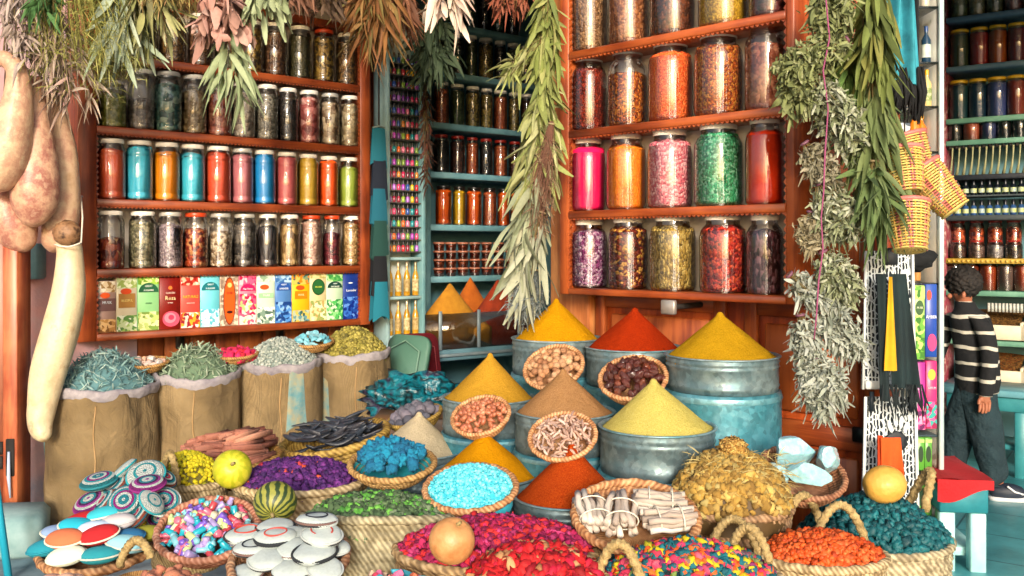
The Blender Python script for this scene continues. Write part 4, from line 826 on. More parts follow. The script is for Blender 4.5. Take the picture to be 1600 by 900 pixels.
MB().add(cloth(lambda u, v_: (-.03 + (u - .5) * (.012 + .035 * v_), -.012 + .005 * math.sin(u * 7), -.01 - v_ * .33), 6, 12)).build('yellow_lining', M(['#c89c14', '#b08410'], rough=.9), T)
q = MB()
for i in range(26): x = random.uniform(-.06, .09); q.add(tube([(x, random.uniform(-.01, .01), -.39), (x + random.uniform(-.01, .02), 0, -.45), (x + random.uniform(-.01, .03), .0, random.uniform(-.53, -.47))], [.003, .004, .001], 4))
q.build('fringe', FLAT('#0c181c', .9), T)
T = hangcloth('orange_pouch', 'bright orange felt pouch hanging in front of the lower bag', 'pouch', at(1392, 684, 3.26), .07, .075, .135, M(['#c84410', '#d85418'], rough=.95, bump=.4, bs=150), .004, slant=.008)
MB().add(cloth(lambda u, v_: (-.035 + (u - .5) * .02, .004 + .01 * math.sin(PI * u), .005 - v_ * .12), 4, 8)).build('back_flap', M(['#a83408', '#b84010'], rough=.95), T)
# black cloth clump on top + blue scarves with black fringe
tag(MB().add(ico(3, (.085, .05, .045), .6, 5, 3)).build('cloth_bundle', FLAT('#0c0f12', .9), loc=at(1418, 405, 3.42)), 'small bundle of black cloth under the hanging reed baskets', 'cloth')
Tb = thing('blue_scarf', 'turquoise blue scarf with black knotted fringe hanging at top right', 'scarf', at(1401, -20, 3.24))
MB().add(cloth(lambda u, v_: ((u - .5) * (.14 + .06 * v_) - .01 * v_, .028 * math.sin(u * 21) * (1 - .3 * v_), -v_ * (.30 + .05 * u)), 34, 14)).build('cloth', M(['#1f7888', '#3492a4', '#1c6c7c'], rough=.9), Tb)
q = MB()
for i in range(70):
    x = random.uniform(-.11, .10); z0 = -.28; q.add(tube([(x * .9, random.uniform(-.02, .02), z0), (x, random.uniform(-.03, .02), z0 - .09), (x * .95 + random.uniform(-.01, .01), 0, z0 - random.uniform(.13, .2))], [.004, .007, .002], 5))
q.build('fringe', FLAT('#0a0c10', .9), Tb)
Tb = thing('striped_scarf', 'black scarf with white stripes hanging right of the blue one', 'scarf', at(1427, -20, 3.28))
MB().add(cloth(lambda u, v_: ((u - .5) * .05, .01 * math.sin(u * 14), -v_ * .40), 12, 12)).build('cloth', FLAT('#12161c', .9), Tb)
MB().add(cloth(lambda u, v_: (-.012 + (u - .5) * .008, -.014, -v_ * .40), 2, 8)).build('white_stripe', FLAT('#c8ccd0', .9), Tb)
MB().add(tube([(-.02, 0, -.40), (0, -.01, -.46), (.02, 0, -.4)], [.006, .016, .006], 8)).build('tassel', FLAT('#0a0c10', .9), Tb)
tag(MB().add(bbox(-.05, .05, -.008, .008, -.035, .035)).build('price_sign', VOR(['#b8c0c4', '#505a64', '#d8dce0'], 50, bump=0), loc=at(1403, 205, 3.9)), 'small grey and white sign hanging below the black fringe', 'sign')
# reed baskets hanging
@memo
def REED(): return ISL(['#d8a83c', '#e4bc50', '#d88474', '#e0b048', '#c86a64'], rough=.5, bump=.1)
PK = (0, 1, 5)
def reed_basket(label, p, axis, r0, r1, h, back=0):
    """woven open basket: vertical stakes and real woven strands; axis = from mouth to base"""
    n = 22; q = MB(); T = thing('reed_basket', label, 'basket', (0, 0, 0), group='reed baskets hanging by the rack')
    T.matrix_world = aim(p, axis)
    rr = lambda t: r0 + (r1 - r0) * t ** 1.3
    for k in range(n):
        a = 2 * PI * k / n; q.add(tube([(rr(t) * math.cos(a), rr(t) * math.sin(a), t * h) for t in (0, .25, .5, .75, 1)], .0022, 4))
    q.build('stake', ISL(['#d8b04c', '#c89c3c', '#c87468'], rough=.5), T); q = MB(); m = int(h / .0085)
    mats = [M(['#d4c070', '#c0a858'], rough=.5, bump=0), M(['#c8746c', '#b8645c'], rough=.5, bump=0)]
    for j in range(m):
        t = j / (m - 1); st = []
        for k in range(n * 2):
            a = PI * k / n; w_ = .0035 * (1 if (k // 1 + j) % 2 else -1) if k % 2 == 0 else 0; st.append(((rr(t) + w_) * math.cos(a), (rr(t) + w_) * math.sin(a), t * h))
        q.add(tube(st, .0036, 5, closed=True))
        if j % 5 != 4: q.m[-n * 10:] = [1 if (k2 // 5) % 11 in PK else 0 for k2 in range(n * 10)]
    q.build('woven_side', mats, T); q = MB()
    for j in range(4):
        ra = rr(1) * (j + .6) / 4; q.add(tube([(ra * math.cos(2 * PI * k / 20), ra * math.sin(2 * PI * k / 20), h) for k in range(20)], .0045, 5, closed=True))
    for k in range(8): a = PI * k / 4; q.add(tube([(0, 0, h), (rr(1) * math.cos(a), rr(1) * math.sin(a), h)], .0035, 4))
    q.build('woven_base', mats[0], T); q = MB()
    q.add(rope([(r0 * math.cos(2 * PI * k / 40), r0 * math.sin(2 * PI * k / 40), 0) for k in range(40)], .008, 2, .03, 8, True)).build('braided_rim', mats[1], T)
    return T
reed_basket('upper yellow and pink reed basket hanging upside down beside the scarves', at(1409, 236, 3.16), (.04, -.25, -1), .064, .048, .145)
reed_basket('tilted reed basket with pink side leaning out to the right', at(1438, 266, 3.2), (.55, -.3, -.8), .070, .048, .175)
reed_basket('lowest reed basket hanging above the black cloth bundle', at(1417, 318, 3.1), (-.04, -.25, -1), .068, .050, .16)
reed_basket('dull reed basket half hidden behind the upper hanging one', at(1410, 214, 3.3), (.25, -.1, -1), .075, .06, .22)
tag(MB().add(tube([at(1412, -30, 3.36), at(1413, 120, 3.34), at(1414, 330, 3.2)], .003, 5)).build('cord', FLAT('#2c1c14')), 'thin dark cord on which the reed baskets hang', 'cord')

# ============================================================ the boy
def skin(name, joints, edges, m, parent, sub=2, root=0):
    me = bpy.data.meshes.new(name); me.from_pydata([j[0] for j in joints], edges, []); o = link(name, me, parent)
    o.modifiers.new('skin', 'SKIN').use_smooth_shade = True
    sv = me.skin_vertices[0].data
    for i, j in enumerate(joints):
        r = j[1]; sv[i].radius = r if isinstance(r, tuple) else (r, r); sv[i].use_root = (i == root)
    s = o.modifiers.new('sub', 'SUBSURF'); s.levels = s.render_levels = sub
    me.materials.append(m); return o
bY = 5.25; bx0 = at(1522, 600, bY).x
Bo = thing('person', 'boy in a black sweater with white stripes and dark trousers, facing the shelves', 'person', (bx0, bY, 0))
sk = M(['#8c5238', '#a0644a'], rough=.6, sub=.05); 
z = lambda y: zat(y, bY); X = lambda px: at(px, 0, bY).x - bx0
j = [((0, 0, z(612)), (.08, .06)), ((X(1520), 0, z(560)), (.08, .06)), ((X(1516), -.01, z(510)), (.075, .06)), ((X(1508), -.02, z(484)), (.045, .04)), ((X(1502), -.03, z(470)), (.04, .04)),
     ((X(1497), -.04, z(452)), (.068, .072)), ((X(1495), -.045, z(434)), (.066, .07)),
     ((X(1512), -.11, z(498)), .026), ((X(1523), -.155, z(550)), .026), ((X(1517), -.155, z(600)), .024), ((X(1517), -.155, z(615)), (.02, .03)),
     ((X(1497), .09, z(498)), .026), ((X(1484), .12, z(545)), .026), ((X(1470), .10, z(580)), .026),
     ((X(1525), -.06, z(655)), .07), ((X(1532), -.08, z(705)), .05), ((X(1548), -.09, z(758)), .035), ((X(1560), -.13, .03), (.03, .025)),
     ((X(1508), .06, z(655)), .07), ((X(1505), .07, z(705)), .05), ((X(1500), .08, z(752)), .035), ((X(1492), .04, .03), (.03, .025))]
e = [(0, 1), (1, 2), (2, 3), (3, 4), (4, 5), (5, 6), (2, 7), (7, 8), (8, 9), (9, 10), (2, 11), (11, 12), (12, 13), (0, 14), (14, 15), (15, 16), (16, 17), (0, 18), (18, 19), (19, 20), (20, 21)]
for i, (dx, l) in enumerate(((-.026, .05), (-.010, .058), (.006, .056), (.020, .046))):
    b0 = len(j); hx, hy, hzv = X(1517) + dx, -.155 - .003 * i, z(615) - .028
    j += [((hx, hy, hzv), .010), ((hx - .004, hy - .006, hzv - l * .6), .0088), ((hx - .008, hy - .002, hzv - l), .007)]; e += [(10, b0), (b0, b0 + 1), (b0 + 1, b0 + 2)]
b0 = len(j); j += [((X(1517) - .038, -.17, z(615) - .01), .011), ((X(1517) - .045, -.178, z(615) - .035), .009)]; e += [(10, b0), (b0, b0 + 1)]
skin('body', j, e, sk, Bo)
@memo
def STRIPE():
    m, t, b = newmat('striped_knit'); tc = t.nodes.new('ShaderNodeTexCoord'); sx = t.nodes.new('ShaderNodeSeparateXYZ'); t.links.new(tc.outputs['Object'], sx.inputs[0])
    n = nd(t, 'ShaderNodeTexNoise', Scale=6); t.links.new(tc.outputs['Object'], n.inputs['Vector'])
    a = nd(t, 'ShaderNodeMath', operation='MULTIPLY_ADD'); a.inputs[1].default_value = .05; t.links.new(n.outputs[0], a.inputs[0]); t.links.new(sx.outputs[2], a.inputs[2])
    k = nd(t, 'ShaderNodeMath', operation='MULTIPLY'); k.inputs[1].default_value = 1 / .088; t.links.new(a.outputs[0], k.inputs[0])
    fr = nd(t, 'ShaderNodeMath', operation='FRACT'); t.links.new(k.outputs[0], fr.inputs[0])
    g = nd(t, 'ShaderNodeMath', operation='GREATER_THAN'); g.inputs[1].default_value = .79; t.links.new(fr.outputs[0], g.inputs[0])
    r = ramp(t, ['#0d0f14', '#b8b4a8']); t.links.new(g.outputs[0], r.inputs[0]); t.links.new(r.outputs[0], b.inputs['Base Color']); b.inputs['Roughness'].default_value = .9
    n2 = nd(t, 'ShaderNodeTexNoise', Scale=9, Detail=3); t.links.new(tc.outputs['Object'], n2.inputs['Vector']); bumpit(t, b, n2.outputs[0], .6, .03); return m
def loft(secs, n=28):
    """smooth tube through (x, y, z, rx, ry) sections"""
    out = []; m = len(secs)
    for i in range(m - 1):
        for k in range(5):
            t = k / 5; a, b, c, d = secs[max(i - 1, 0)], secs[i], secs[i + 1], secs[min(i + 2, m - 1)]
            out.append([.5 * (2 * b[q] + (c[q] - a[q]) * t + (2 * a[q] - 5 * b[q] + 4 * c[q] - d[q]) * t * t + (3 * b[q] - a[q] - 3 * c[q] + d[q]) * t ** 3) for q in range(5)])
    out.append(list(secs[-1])); from mathutils import noise as N
    v = []
    for (x, y, z_, rx, ry) in out:
        for k in range(n):
            a = 2 * PI * k / n; w_ = 1 + .10 * N.noise(Vector((x * 8 + math.cos(a) * 1.3, y * 8 + math.sin(a) * 1.3, z_ * 11)))
            v.append((x + rx * math.cos(a) * w_, y + ry * math.sin(a) * w_, z_))
    f = [(i * n + k, i * n + (k + 1) % n, (i + 1) * n + (k + 1) % n, (i + 1) * n + k) for i in range(len(out) - 1) for k in range(n)]
    return v, f + [tuple(reversed(range(n))), tuple(range((len(out) - 1) * n, len(out) * n))]
sw = MB().add(loft([(X(1526), -.01, z(612), .112, .095), (X(1526), -.01, z(590), .118, .10), (X(1523), -.01, z(550), .115, .10), (X(1517), -.015, z(512), .115, .095), (X(1512), -.02, z(494), .105, .085), (X(1506), -.025, z(482), .065, .062), (X(1503), -.03, z(470), .052, .052)]))
sw.add(loft([(X(1518), -.155, z(612), .034, .036), (X(1520), -.16, z(590), .040, .040), (X(1524), -.155, z(550), .045, .046), (X(1518), -.13, z(510), .052, .054), (X(1512), -.08, z(492), .05, .06)], 18))
sw.add(loft([(X(1472), .10, z(580), .034, .034), (X(1482), .12, z(550), .046, .046), (X(1494), .10, z(505), .056, .056), (X(1504), .05, z(490), .05, .055)], 18))
sw.build('sweater', STRIPE(), Bo)
tr = MB().add(loft([(X(1526), -.085, z(752), .058, .056), (X(1541), -.085, z(735), .072, .064), (X(1536), -.07, z(700), .082, .075), (X(1531), -.045, z(655), .098, .085), (X(1525), -.02, z(620), .104, .088), (X(1525), -.01, z(598), .108, .09)]))
tr.v[0][:28, 0] += X(1549) - X(1526)
tr.add(loft([(X(1498), .07, z(748), .056, .055), (X(1503), .065, z(700), .078, .072), (X(1511), .05, z(655), .096, .085), (X(1522), .02, z(618), .11, .09), (X(1525), .0, z(600), .11, .09)]))
tr.build('trousers', M(['#0f242c', '#173038'], rough=.9, bump=1, bs=14, bd=.04), Bo)
hair = ico(5, (1, 1, 1), .16, 3, 7)
H = MB(); H.add(hair, TRS((X(1501), -.035, z(440)), (0, R(12), 0), (.094, .10, .092)))
rg = np.random.default_rng(2); P_ = rg.normal(size=(900, 3)); P_ /= np.linalg.norm(P_, axis=1, keepdims=True); P_ = P_[(P_[:, 2] > -.75)]
for q_ in P_[:0]: H.add(ico(1, (.011, .009, .007)), TRS((X(1501) + q_[0] * .093 * random.uniform(.97, 1.06), -.035 + q_[1] * .099 * random.uniform(.97, 1.06), z(440) + q_[2] * .088 * random.uniform(.97, 1.08)), (random.uniform(0, 3), random.uniform(0, 3), 0)))
H.build('hair', M(['#0c0908', '#1a120e'], rough=.8), Bo)
MB().add(ico(2, (.010, .012, .02)), TRS((X(1490), -.115, z(459)), (0, .2, 0))).add(ico(2, (.014, .012, .016)), TRS((X(1482) - .012, -.04, z(462)))).build('ear', sk, Bo)
for xx, yy in ((X(1556), -.12), (X(1493), .04)):
    S_ = MB().add(ico(3, (.095, .042, .05), .05, 1), TRS((xx + .0, yy, .048), (0, 0, R(-12)))).build('shoe', M(['#141c2c', '#1c2638'], rough=.6), Bo)
    MB().add(rrect(-.098, .098, -.044, .044, .04, 0, .02, 6), TRS((xx, yy, .004), (R(90), 0, R(-12)))).build('sole', FLAT('#c8ccd0', .6), Bo)
    MB().add(tube([(xx - .02, yy - .04, .09), (xx + .02, yy - .043, .06), (xx + .07, yy - .04, .045)], .006, 5)).build('shoe_stripe', FLAT('#d8d8dc', .6), Bo)
# ============================================================ galvanised tins with cones of spice
@memo
def ZINC(a='#66797e', b_='#8a9a9a', c='#4c6f78'):
    m, t, b = newmat('galvanised'); v = mapped(t)
    vo = nd(t, 'ShaderNodeTexVoronoi', Scale=55); t.links.new(v, vo.inputs['Vector']); sp = nd(t, 'ShaderNodeSeparateColor'); t.links.new(vo.outputs['Color'], sp.inputs[0])
    n = nd(t, 'ShaderNodeTexNoise', Scale=5, Detail=6, Roughness=.7); t.links.new(v, n.inputs['Vector'])
    r = ramp(t, [c, a, b_]); mr = nd(t, 'ShaderNodeMapRange'); mr.inputs[1].default_value = .3; mr.inputs[2].default_value = .7; t.links.new(n.outputs[0], mr.inputs[0]); t.links.new(mr.outputs[0], r.inputs[0])
    hs = nd(t, 'ShaderNodeHueSaturation'); m2 = nd(t, 'ShaderNodeMapRange'); m2.inputs[3].default_value = .78; m2.inputs[4].default_value = 1.22; t.links.new(sp.outputs[0], m2.inputs[0]); t.links.new(m2.outputs[0], hs.inputs['Value'])
    t.links.new(r.outputs[0], hs.inputs['Color']); t.links.new(hs.outputs[0], b.inputs['Base Color']); b.inputs['Metallic'].default_value = .45
    m3 = nd(t, 'ShaderNodeMapRange'); m3.inputs[3].default_value = .3; m3.inputs[4].default_value = .6; t.links.new(sp.outputs[1], m3.inputs[0]); t.links.new(m3.outputs[0], b.inputs['Roughness'])
    bumpit(t, b, n.outputs[0], .15, .01); return m
def tin(label, p, r, h, drum_label=None, col=()):
    """shallow round tin with rolled rim standing on a wider drum that reaches the ground"""
    z = p.z - h; T = thing('tin_bin', label, 'metal tin', (p.x, p.y, z), group='galvanised tins of ground spice'); m = ZINC(*col)
    dn = random.uniform(-.004, .004)
    pr = [(0, 0), (r * .985, 0), (r * .985, h * .12), (r * 1.0, h * .16), (r * .985, h * .2), (r * .98, h * .66), (r * 1.0, h * .70), (r * .985, h * .74), (r * .98, h * .80), (r * 1.0, h * .84), (r * .985, h * .88), (r * .985, h * .97)]
    MB().add(lathe(pr, 56, lambda a, i, q, zz: (q * (1 + .006 * math.sin(3 * a + i * .2 + dn * 900)), zz))).build('body', m, T)
    MB().add(lathe([(r * .985, h * .965), (r * 1.02, h * .965), (r * 1.03, h * .99), (r * 1.01, h * 1.01), (r * .97, h), (r * .955, h * .96), (r * .955, h * .5), (0, h * .5)], 56)).build('rolled_rim', ZINC('#7c949c', '#a0b4b8', '#5c98a4'), T)
    if drum_label:
        D = thing('drum', drum_label, 'metal drum', (p.x, p.y, 0), group='drums carrying the tins'); R2 = r * 1.03; q = z - .002
        pr = [(0, 0), (R2, 0), (R2, q * .3), (R2 * 1.015, q * .32), (R2, q * .34), (R2, q * .64), (R2 * 1.015, q * .66), (R2, q * .68), (R2, q * .96), (R2 * 1.01, q * .975), (R2 * .99, q), (0, q)]
        MB().add(lathe(pr, 56)).build('body', ZINC('#4f8c9c', '#7caab4', '#2f7f90'), D)
        MB().add(lathe([(R2 * 1.0, q * .965), (R2 * 1.02, q * .975), (R2 * 1.0, q * .99)], 56)).build('rolled_rim', ZINC('#6ca0ac', '#90b8c0', '#4c98a8'), D)
    return T
def cone(label, p, r, peak, col, name='spice_cone', sharp=.03):
    """ground spice combed into a cone; p = centre of its foot, peak = world point"""
    h = peak.z - p.z; dx = peak.x - p.x
    from mathutils import noise as N
    sd_ = random.uniform(0, 50)
    pr = [(0, -.03), (r * 1.0, -.03), (r * 1.0, .0), (r * .985, .006)] + [(r * (1 - t) ** (1.04), h * (t * .985 + .03 * math.sin(t * PI) * .5)) for t in [i / 22 for i in range(1, 21)]] + [(r * .06, h * .955), (r * .035, h * .985), (0, h * .995)]
    def md(a, i, q, z):
        k = max(0, min(1, z / h)); nz = N.noise(Vector((math.cos(a) * 1.6, math.sin(a) * 1.6, z * 7 + sd_))) * .05 + N.noise(Vector((math.cos(a) * 5, math.sin(a) * 5, z * 22 + sd_))) * .022
        sc_ = .07 * math.exp(-(((a - 4.2 - sd_ * .03) / .35) ** 2) - ((k - .38) / .16) ** 2) + (.035 * N.noise(Vector((math.cos(a) * 4, math.sin(a) * 4, sd_))) if k < .06 else 0)
        return (q * (1 + nz - sc_), z)
    v, f = lathe(pr, 64, md); v = [(x + dx * max(0, z / h), y, z) for x, y, z in v]
    return tag(MB().add((v, f)).build(name, col, loc=p), label, 'spice cone')
@memo
def SPICE(a, b_, c=None, bs=260):
    m, t, b = newmat('ground_spice'); v = mapped(t)
    n = nd(t, 'ShaderNodeTexNoise', Scale=bs, Detail=3, Roughness=.8); t.links.new(v, n.inputs['Vector'])
    n2 = nd(t, 'ShaderNodeTexNoise', Scale=9, Detail=5); t.links.new(v, n2.inputs['Vector'])
    r = ramp(t, [b_, a, c or a]); mr = nd(t, 'ShaderNodeMapRange'); mr.inputs[1].default_value = .28; mr.inputs[2].default_value = .68; t.links.new(n.outputs[0], mr.inputs[0]); t.links.new(mr.outputs[0], r.inputs[0])
    hs = nd(t, 'ShaderNodeHueSaturation'); m2 = nd(t, 'ShaderNodeMapRange'); m2.inputs[3].default_value = .86; m2.inputs[4].default_value = 1.14; t.links.new(n2.outputs[0], m2.inputs[0]); t.links.new(m2.outputs[0], hs.inputs['Value'])
    t.links.new(r.outputs[0], hs.inputs['Color']); t.links.new(hs.outputs[0], b.inputs['Base Color']); b.inputs['Roughness'].default_value = 1; b.inputs['Specular IOR Level'].default_value = .05
    n6 = nd(t, 'ShaderNodeTexNoise', Scale=38, Detail=5, Roughness=.7); t.links.new(v, n6.inputs['Vector']); a6 = nd(t, 'ShaderNodeMath', operation='MULTIPLY_ADD'); a6.inputs[1].default_value = 1.6; t.links.new(n6.outputs[0], a6.inputs[0]); t.links.new(n.outputs[0], a6.inputs[2]); bumpit(t, b, a6.outputs[0], .9, .008); return m
TINS = [ # centre px, rim y at the sides, depth, width px, peak px, peak y, words, colours
 (870, 527, 4.0, 140, 869, 466, 'golden turmeric', ('#cc9008', '#a87008', '#dca418'), .15, 'the back left tin under the garland'),
 (990, 541, 3.75, 150, 992, 480, 'deep brick red paprika', ('#a02c0a', '#7c1e06', '#b0380c'), .15, 'the middle back tin'),
 (1128, 553, 3.4, 175, 1125, 487, 'ochre yellow curry', ('#b88c14', '#8c6c0c', '#cca024'), .125, 'the back right tin'),
 (764, 619, 3.77, 146, 766, 551, 'dull mustard ginger', ('#c0902a', '#98701c', '#d0a03c'), .14, 'the tin behind the peanuts'),
 (882, 641, 3.40, 156, 880, 576, 'tan brown cumin', ('#a87c50', '#886038', '#bc9064'), .14, 'the tin between two nut bowls'),
 (1027, 664, 3.14, 180, 1021, 591, 'pale lemon yellow', ('#ccbc60', '#b0a048', '#d8cc7c'), .15, 'the front tin of the right row'),
 (650, 702, 3.70, 146, 655, 643, 'creamy off white', ('#c4b494', '#ac9c7c', '#d4c4a4'), .14, 'the tin behind the blue pigment bowl'),
 (760, 738, 3.30, 170, 757, 673, 'deep golden saffron yellow', ('#d08c08', '#b07004', '#dc9c10'), .14, 'the tin behind the turquoise chips'),
 (888, 772, 2.99, 172, 894, 691, 'fiery orange red chilli', ('#a83c10', '#842808', '#c4581c'), .14, 'the lowest tin at the front')]
for cx, ry, Y, wd_, kx, ky, nm, cc, hh, wh in TINS:
    p = at(cx, ry, Y); r = wd_ / 2 * Y / F
    tin(f'shallow grey galvanised tin holding the {nm} cone', p, r, hh, f'blue teal metal drum under the {nm} cone')
    cone(f'{nm} powder cone heaped on {wh}', Vector((p.x, p.y, p.z - .012)), r * .945, at(kx, ky, Y), SPICE(*cc))

# ============================================================ burlap sacks with herbs
@memo
def BURLAP():
    m, t, b = newmat('burlap'); tc = t.nodes.new('ShaderNodeTexCoord'); v = mapped(t)
    n = nd(t, 'ShaderNodeTexNoise', Scale=4, Detail=6); t.links.new(v, n.inputs['Vector']); r = ramp(t, ['#6f5c3e', '#8a7450', '#a38c66'])
    mr = nd(t, 'ShaderNodeMapRange'); mr.inputs[1].default_value = .3; mr.inputs[2].default_value = .7; t.links.new(n.outputs[0], mr.inputs[0]); t.links.new(mr.outputs[0], r.inputs[0])
    w1 = nd(t, 'ShaderNodeTexWave', Scale=75, Distortion=1.5); w1.bands_direction = 'Z'; t.links.new(tc.outputs['Object'], w1.inputs['Vector'])
    w2 = nd(t, 'ShaderNodeTexWave', Scale=75, Distortion=1.5); w2.bands_direction = 'X'; t.links.new(tc.outputs['Object'], w2.inputs['Vector'])
    ad = nd(t, 'ShaderNodeMath', operation='ADD'); t.links.new(w1.outputs['Fac'], ad.inputs[0]); t.links.new(w2.outputs['Fac'], ad.inputs[1])
    hs = nd(t, 'ShaderNodeHueSaturation'); m2 = nd(t, 'ShaderNodeMapRange'); m2.inputs[2].default_value = 2; m2.inputs[3].default_value = .8; m2.inputs[4].default_value = 1.15; t.links.new(ad.outputs[0], m2.inputs[0]); t.links.new(m2.outputs[0], hs.inputs['Value'])
    t.links.new(r.outputs[0], hs.inputs['Color']); t.links.new(hs.outputs[0], b.inputs['Base Color']); b.inputs['Roughness'].default_value = .95; n5 = nd(t, 'ShaderNodeTexNoise', Scale=11, Detail=5, Distortion=.6); t.links.new(v, n5.inputs['Vector']); a5 = nd(t, 'ShaderNodeMath', operation='MULTIPLY_ADD'); a5.inputs[1].default_value = .05; t.links.new(ad.outputs[0], a5.inputs[0]); t.links.new(n5.outputs[0], a5.inputs[2]); bumpit(t, b, a5.outputs[0], .8, .05); return m
def dome_pts(n, rx, ry, h, rng, pw=.8, edge=1.0):
    r = np.sqrt(rng.uniform(0, 1, n)) * edge; a = rng.uniform(0, 2 * PI, n)
    return np.stack([r * np.cos(a) * rx, r * np.sin(a) * ry, h * np.clip(1 - r ** 2, 0, 1) ** pw], 1), r, a
def rand_rot(rng):
    q = rng.normal(size=4); q /= np.linalg.norm(q); from mathutils import Quaternion
    return Quaternion(q).to_matrix().to_4x4()
def heap(name, label, p, rx, ry, h, tmpl, n, size, mats, base, seed=0, flat=0, pw=.8, rotz=0, tilt=0, cat=None, up=.35, weights=None):
    rng = np.random.default_rng(seed + 11); mb = MB(); P_, r, a = dome_pts(n, rx, ry, h, rng, pw)
    nm = len(mats) if isinstance(mats, list) else 1
    prof = [(1.0 * math.cos(t), h * (1 - math.cos(t) ** 2) ** pw) for t in [i / 10 * PI / 2 for i in range(11)]]
    v, f = lathe([(1, -.05)] + prof, 28); mb.add(([(x * rx * .985, y * ry * .985, z - size[0] * .35) for x, y, z in v], f), mi=0)
    for k in range(n):
        s = rng.uniform(*size); tm = tmpl[k % len(tmpl)]
        Mx = Matrix.Translation(Vector(P_[k]) + Vector((0, 0, rng.uniform(-.2, up) * s))) @ rand_rot(rng) if not flat else Matrix.Translation(Vector(P_[k]) + Vector((0, 0, rng.uniform(0, up) * s))) @ Euler((rng.uniform(-flat, flat), rng.uniform(-flat, flat), rng.uniform(0, 6.3))).to_matrix().to_4x4()
        mi = 1 + (int(rng.choice(nm, p=weights)) if nm > 1 else 0)
        mb.add(tm, Mx @ Matrix.Scale(s, 4), mi)
    o = mb.build(name, [base] + (mats if isinstance(mats, list) else [mats]), loc=p, rot=(tilt, 0, rotz)); tag(o, label, cat or 'heap', kind='stuff'); return o
lowball = [ico(1, (1, .9, .8), .35, s_) for s_ in range(3)]
bud = [ico(2, (1, .9, .75), .9, s_ + 3, 2.2) for s_ in range(4)]
def leaft(l=1, w_=.3, curl=.3, n=4):
    v = []; 
    for i in range(n + 1):
        t = i / n; ww = w_ * .5 * max(.06, math.sin(PI * (.08 + .92 * t) ** .8)); zc = curl * math.sin(t * 2.6)
        v += [(-ww, (t - .5) * l, zc * .5 + ww * .5), (0, (t - .5) * l, zc * .5), (ww, (t - .5) * l, zc * .5 + ww * .5)]
    return v, [(i * 3 + k, i * 3 + k + 1, i * 3 + k + 4, i * 3 + k + 3) for i in range(n) for k in range(2)]
leafs = [leaft(2, .5, c) for c in (.2, .5, -.4)]; thin = [leaft(2, .28, c) for c in (.5, 1.0, -.6)]
petal = [leaft(2, 1.2, c, 3) for c in (.7, 1.1, -.5)]
SACKS = [ # px centre, rim y, depth, width px, herb label, base, pieces, peak
 (163, 600, 4.70, 160, 'blue grey curled dried leaves heaped on the leftmost burlap sack', ['#5c8488', '#88a8a4', '#446c74', '#a8bcb4'], thin, .155, .034, 700, 'leftmost tall burlap sack with a faded teal stripe', 20),
 (308, 583, 4.95, 130, 'grey green dried sage leaves heaped on the second burlap sack', ['#6c8468', '#8ca088', '#4c6450', '#a4b09c'], thin, .14, .032, 600, 'second burlap sack between the leaf filled and lavender sacks', 20),
 (438, 563, 5.20, 128, 'pale grey lavender grains heaped on the third burlap sack', ['#84908c', '#a0a8a0', '#687874', '#b8bcb4'], lowball, .12, .011, 1500, 'third burlap sack with teal print at its side', 20),
 (551, 548, 5.45, 116, 'olive brown dried hops heaped on the rightmost burlap sack', ['#8c8438', '#6c6428', '#aca050', '#4c4820'], lowball, .13, .015, 1200, 'rightmost burlap sack with green print beside the green chair', 20)]
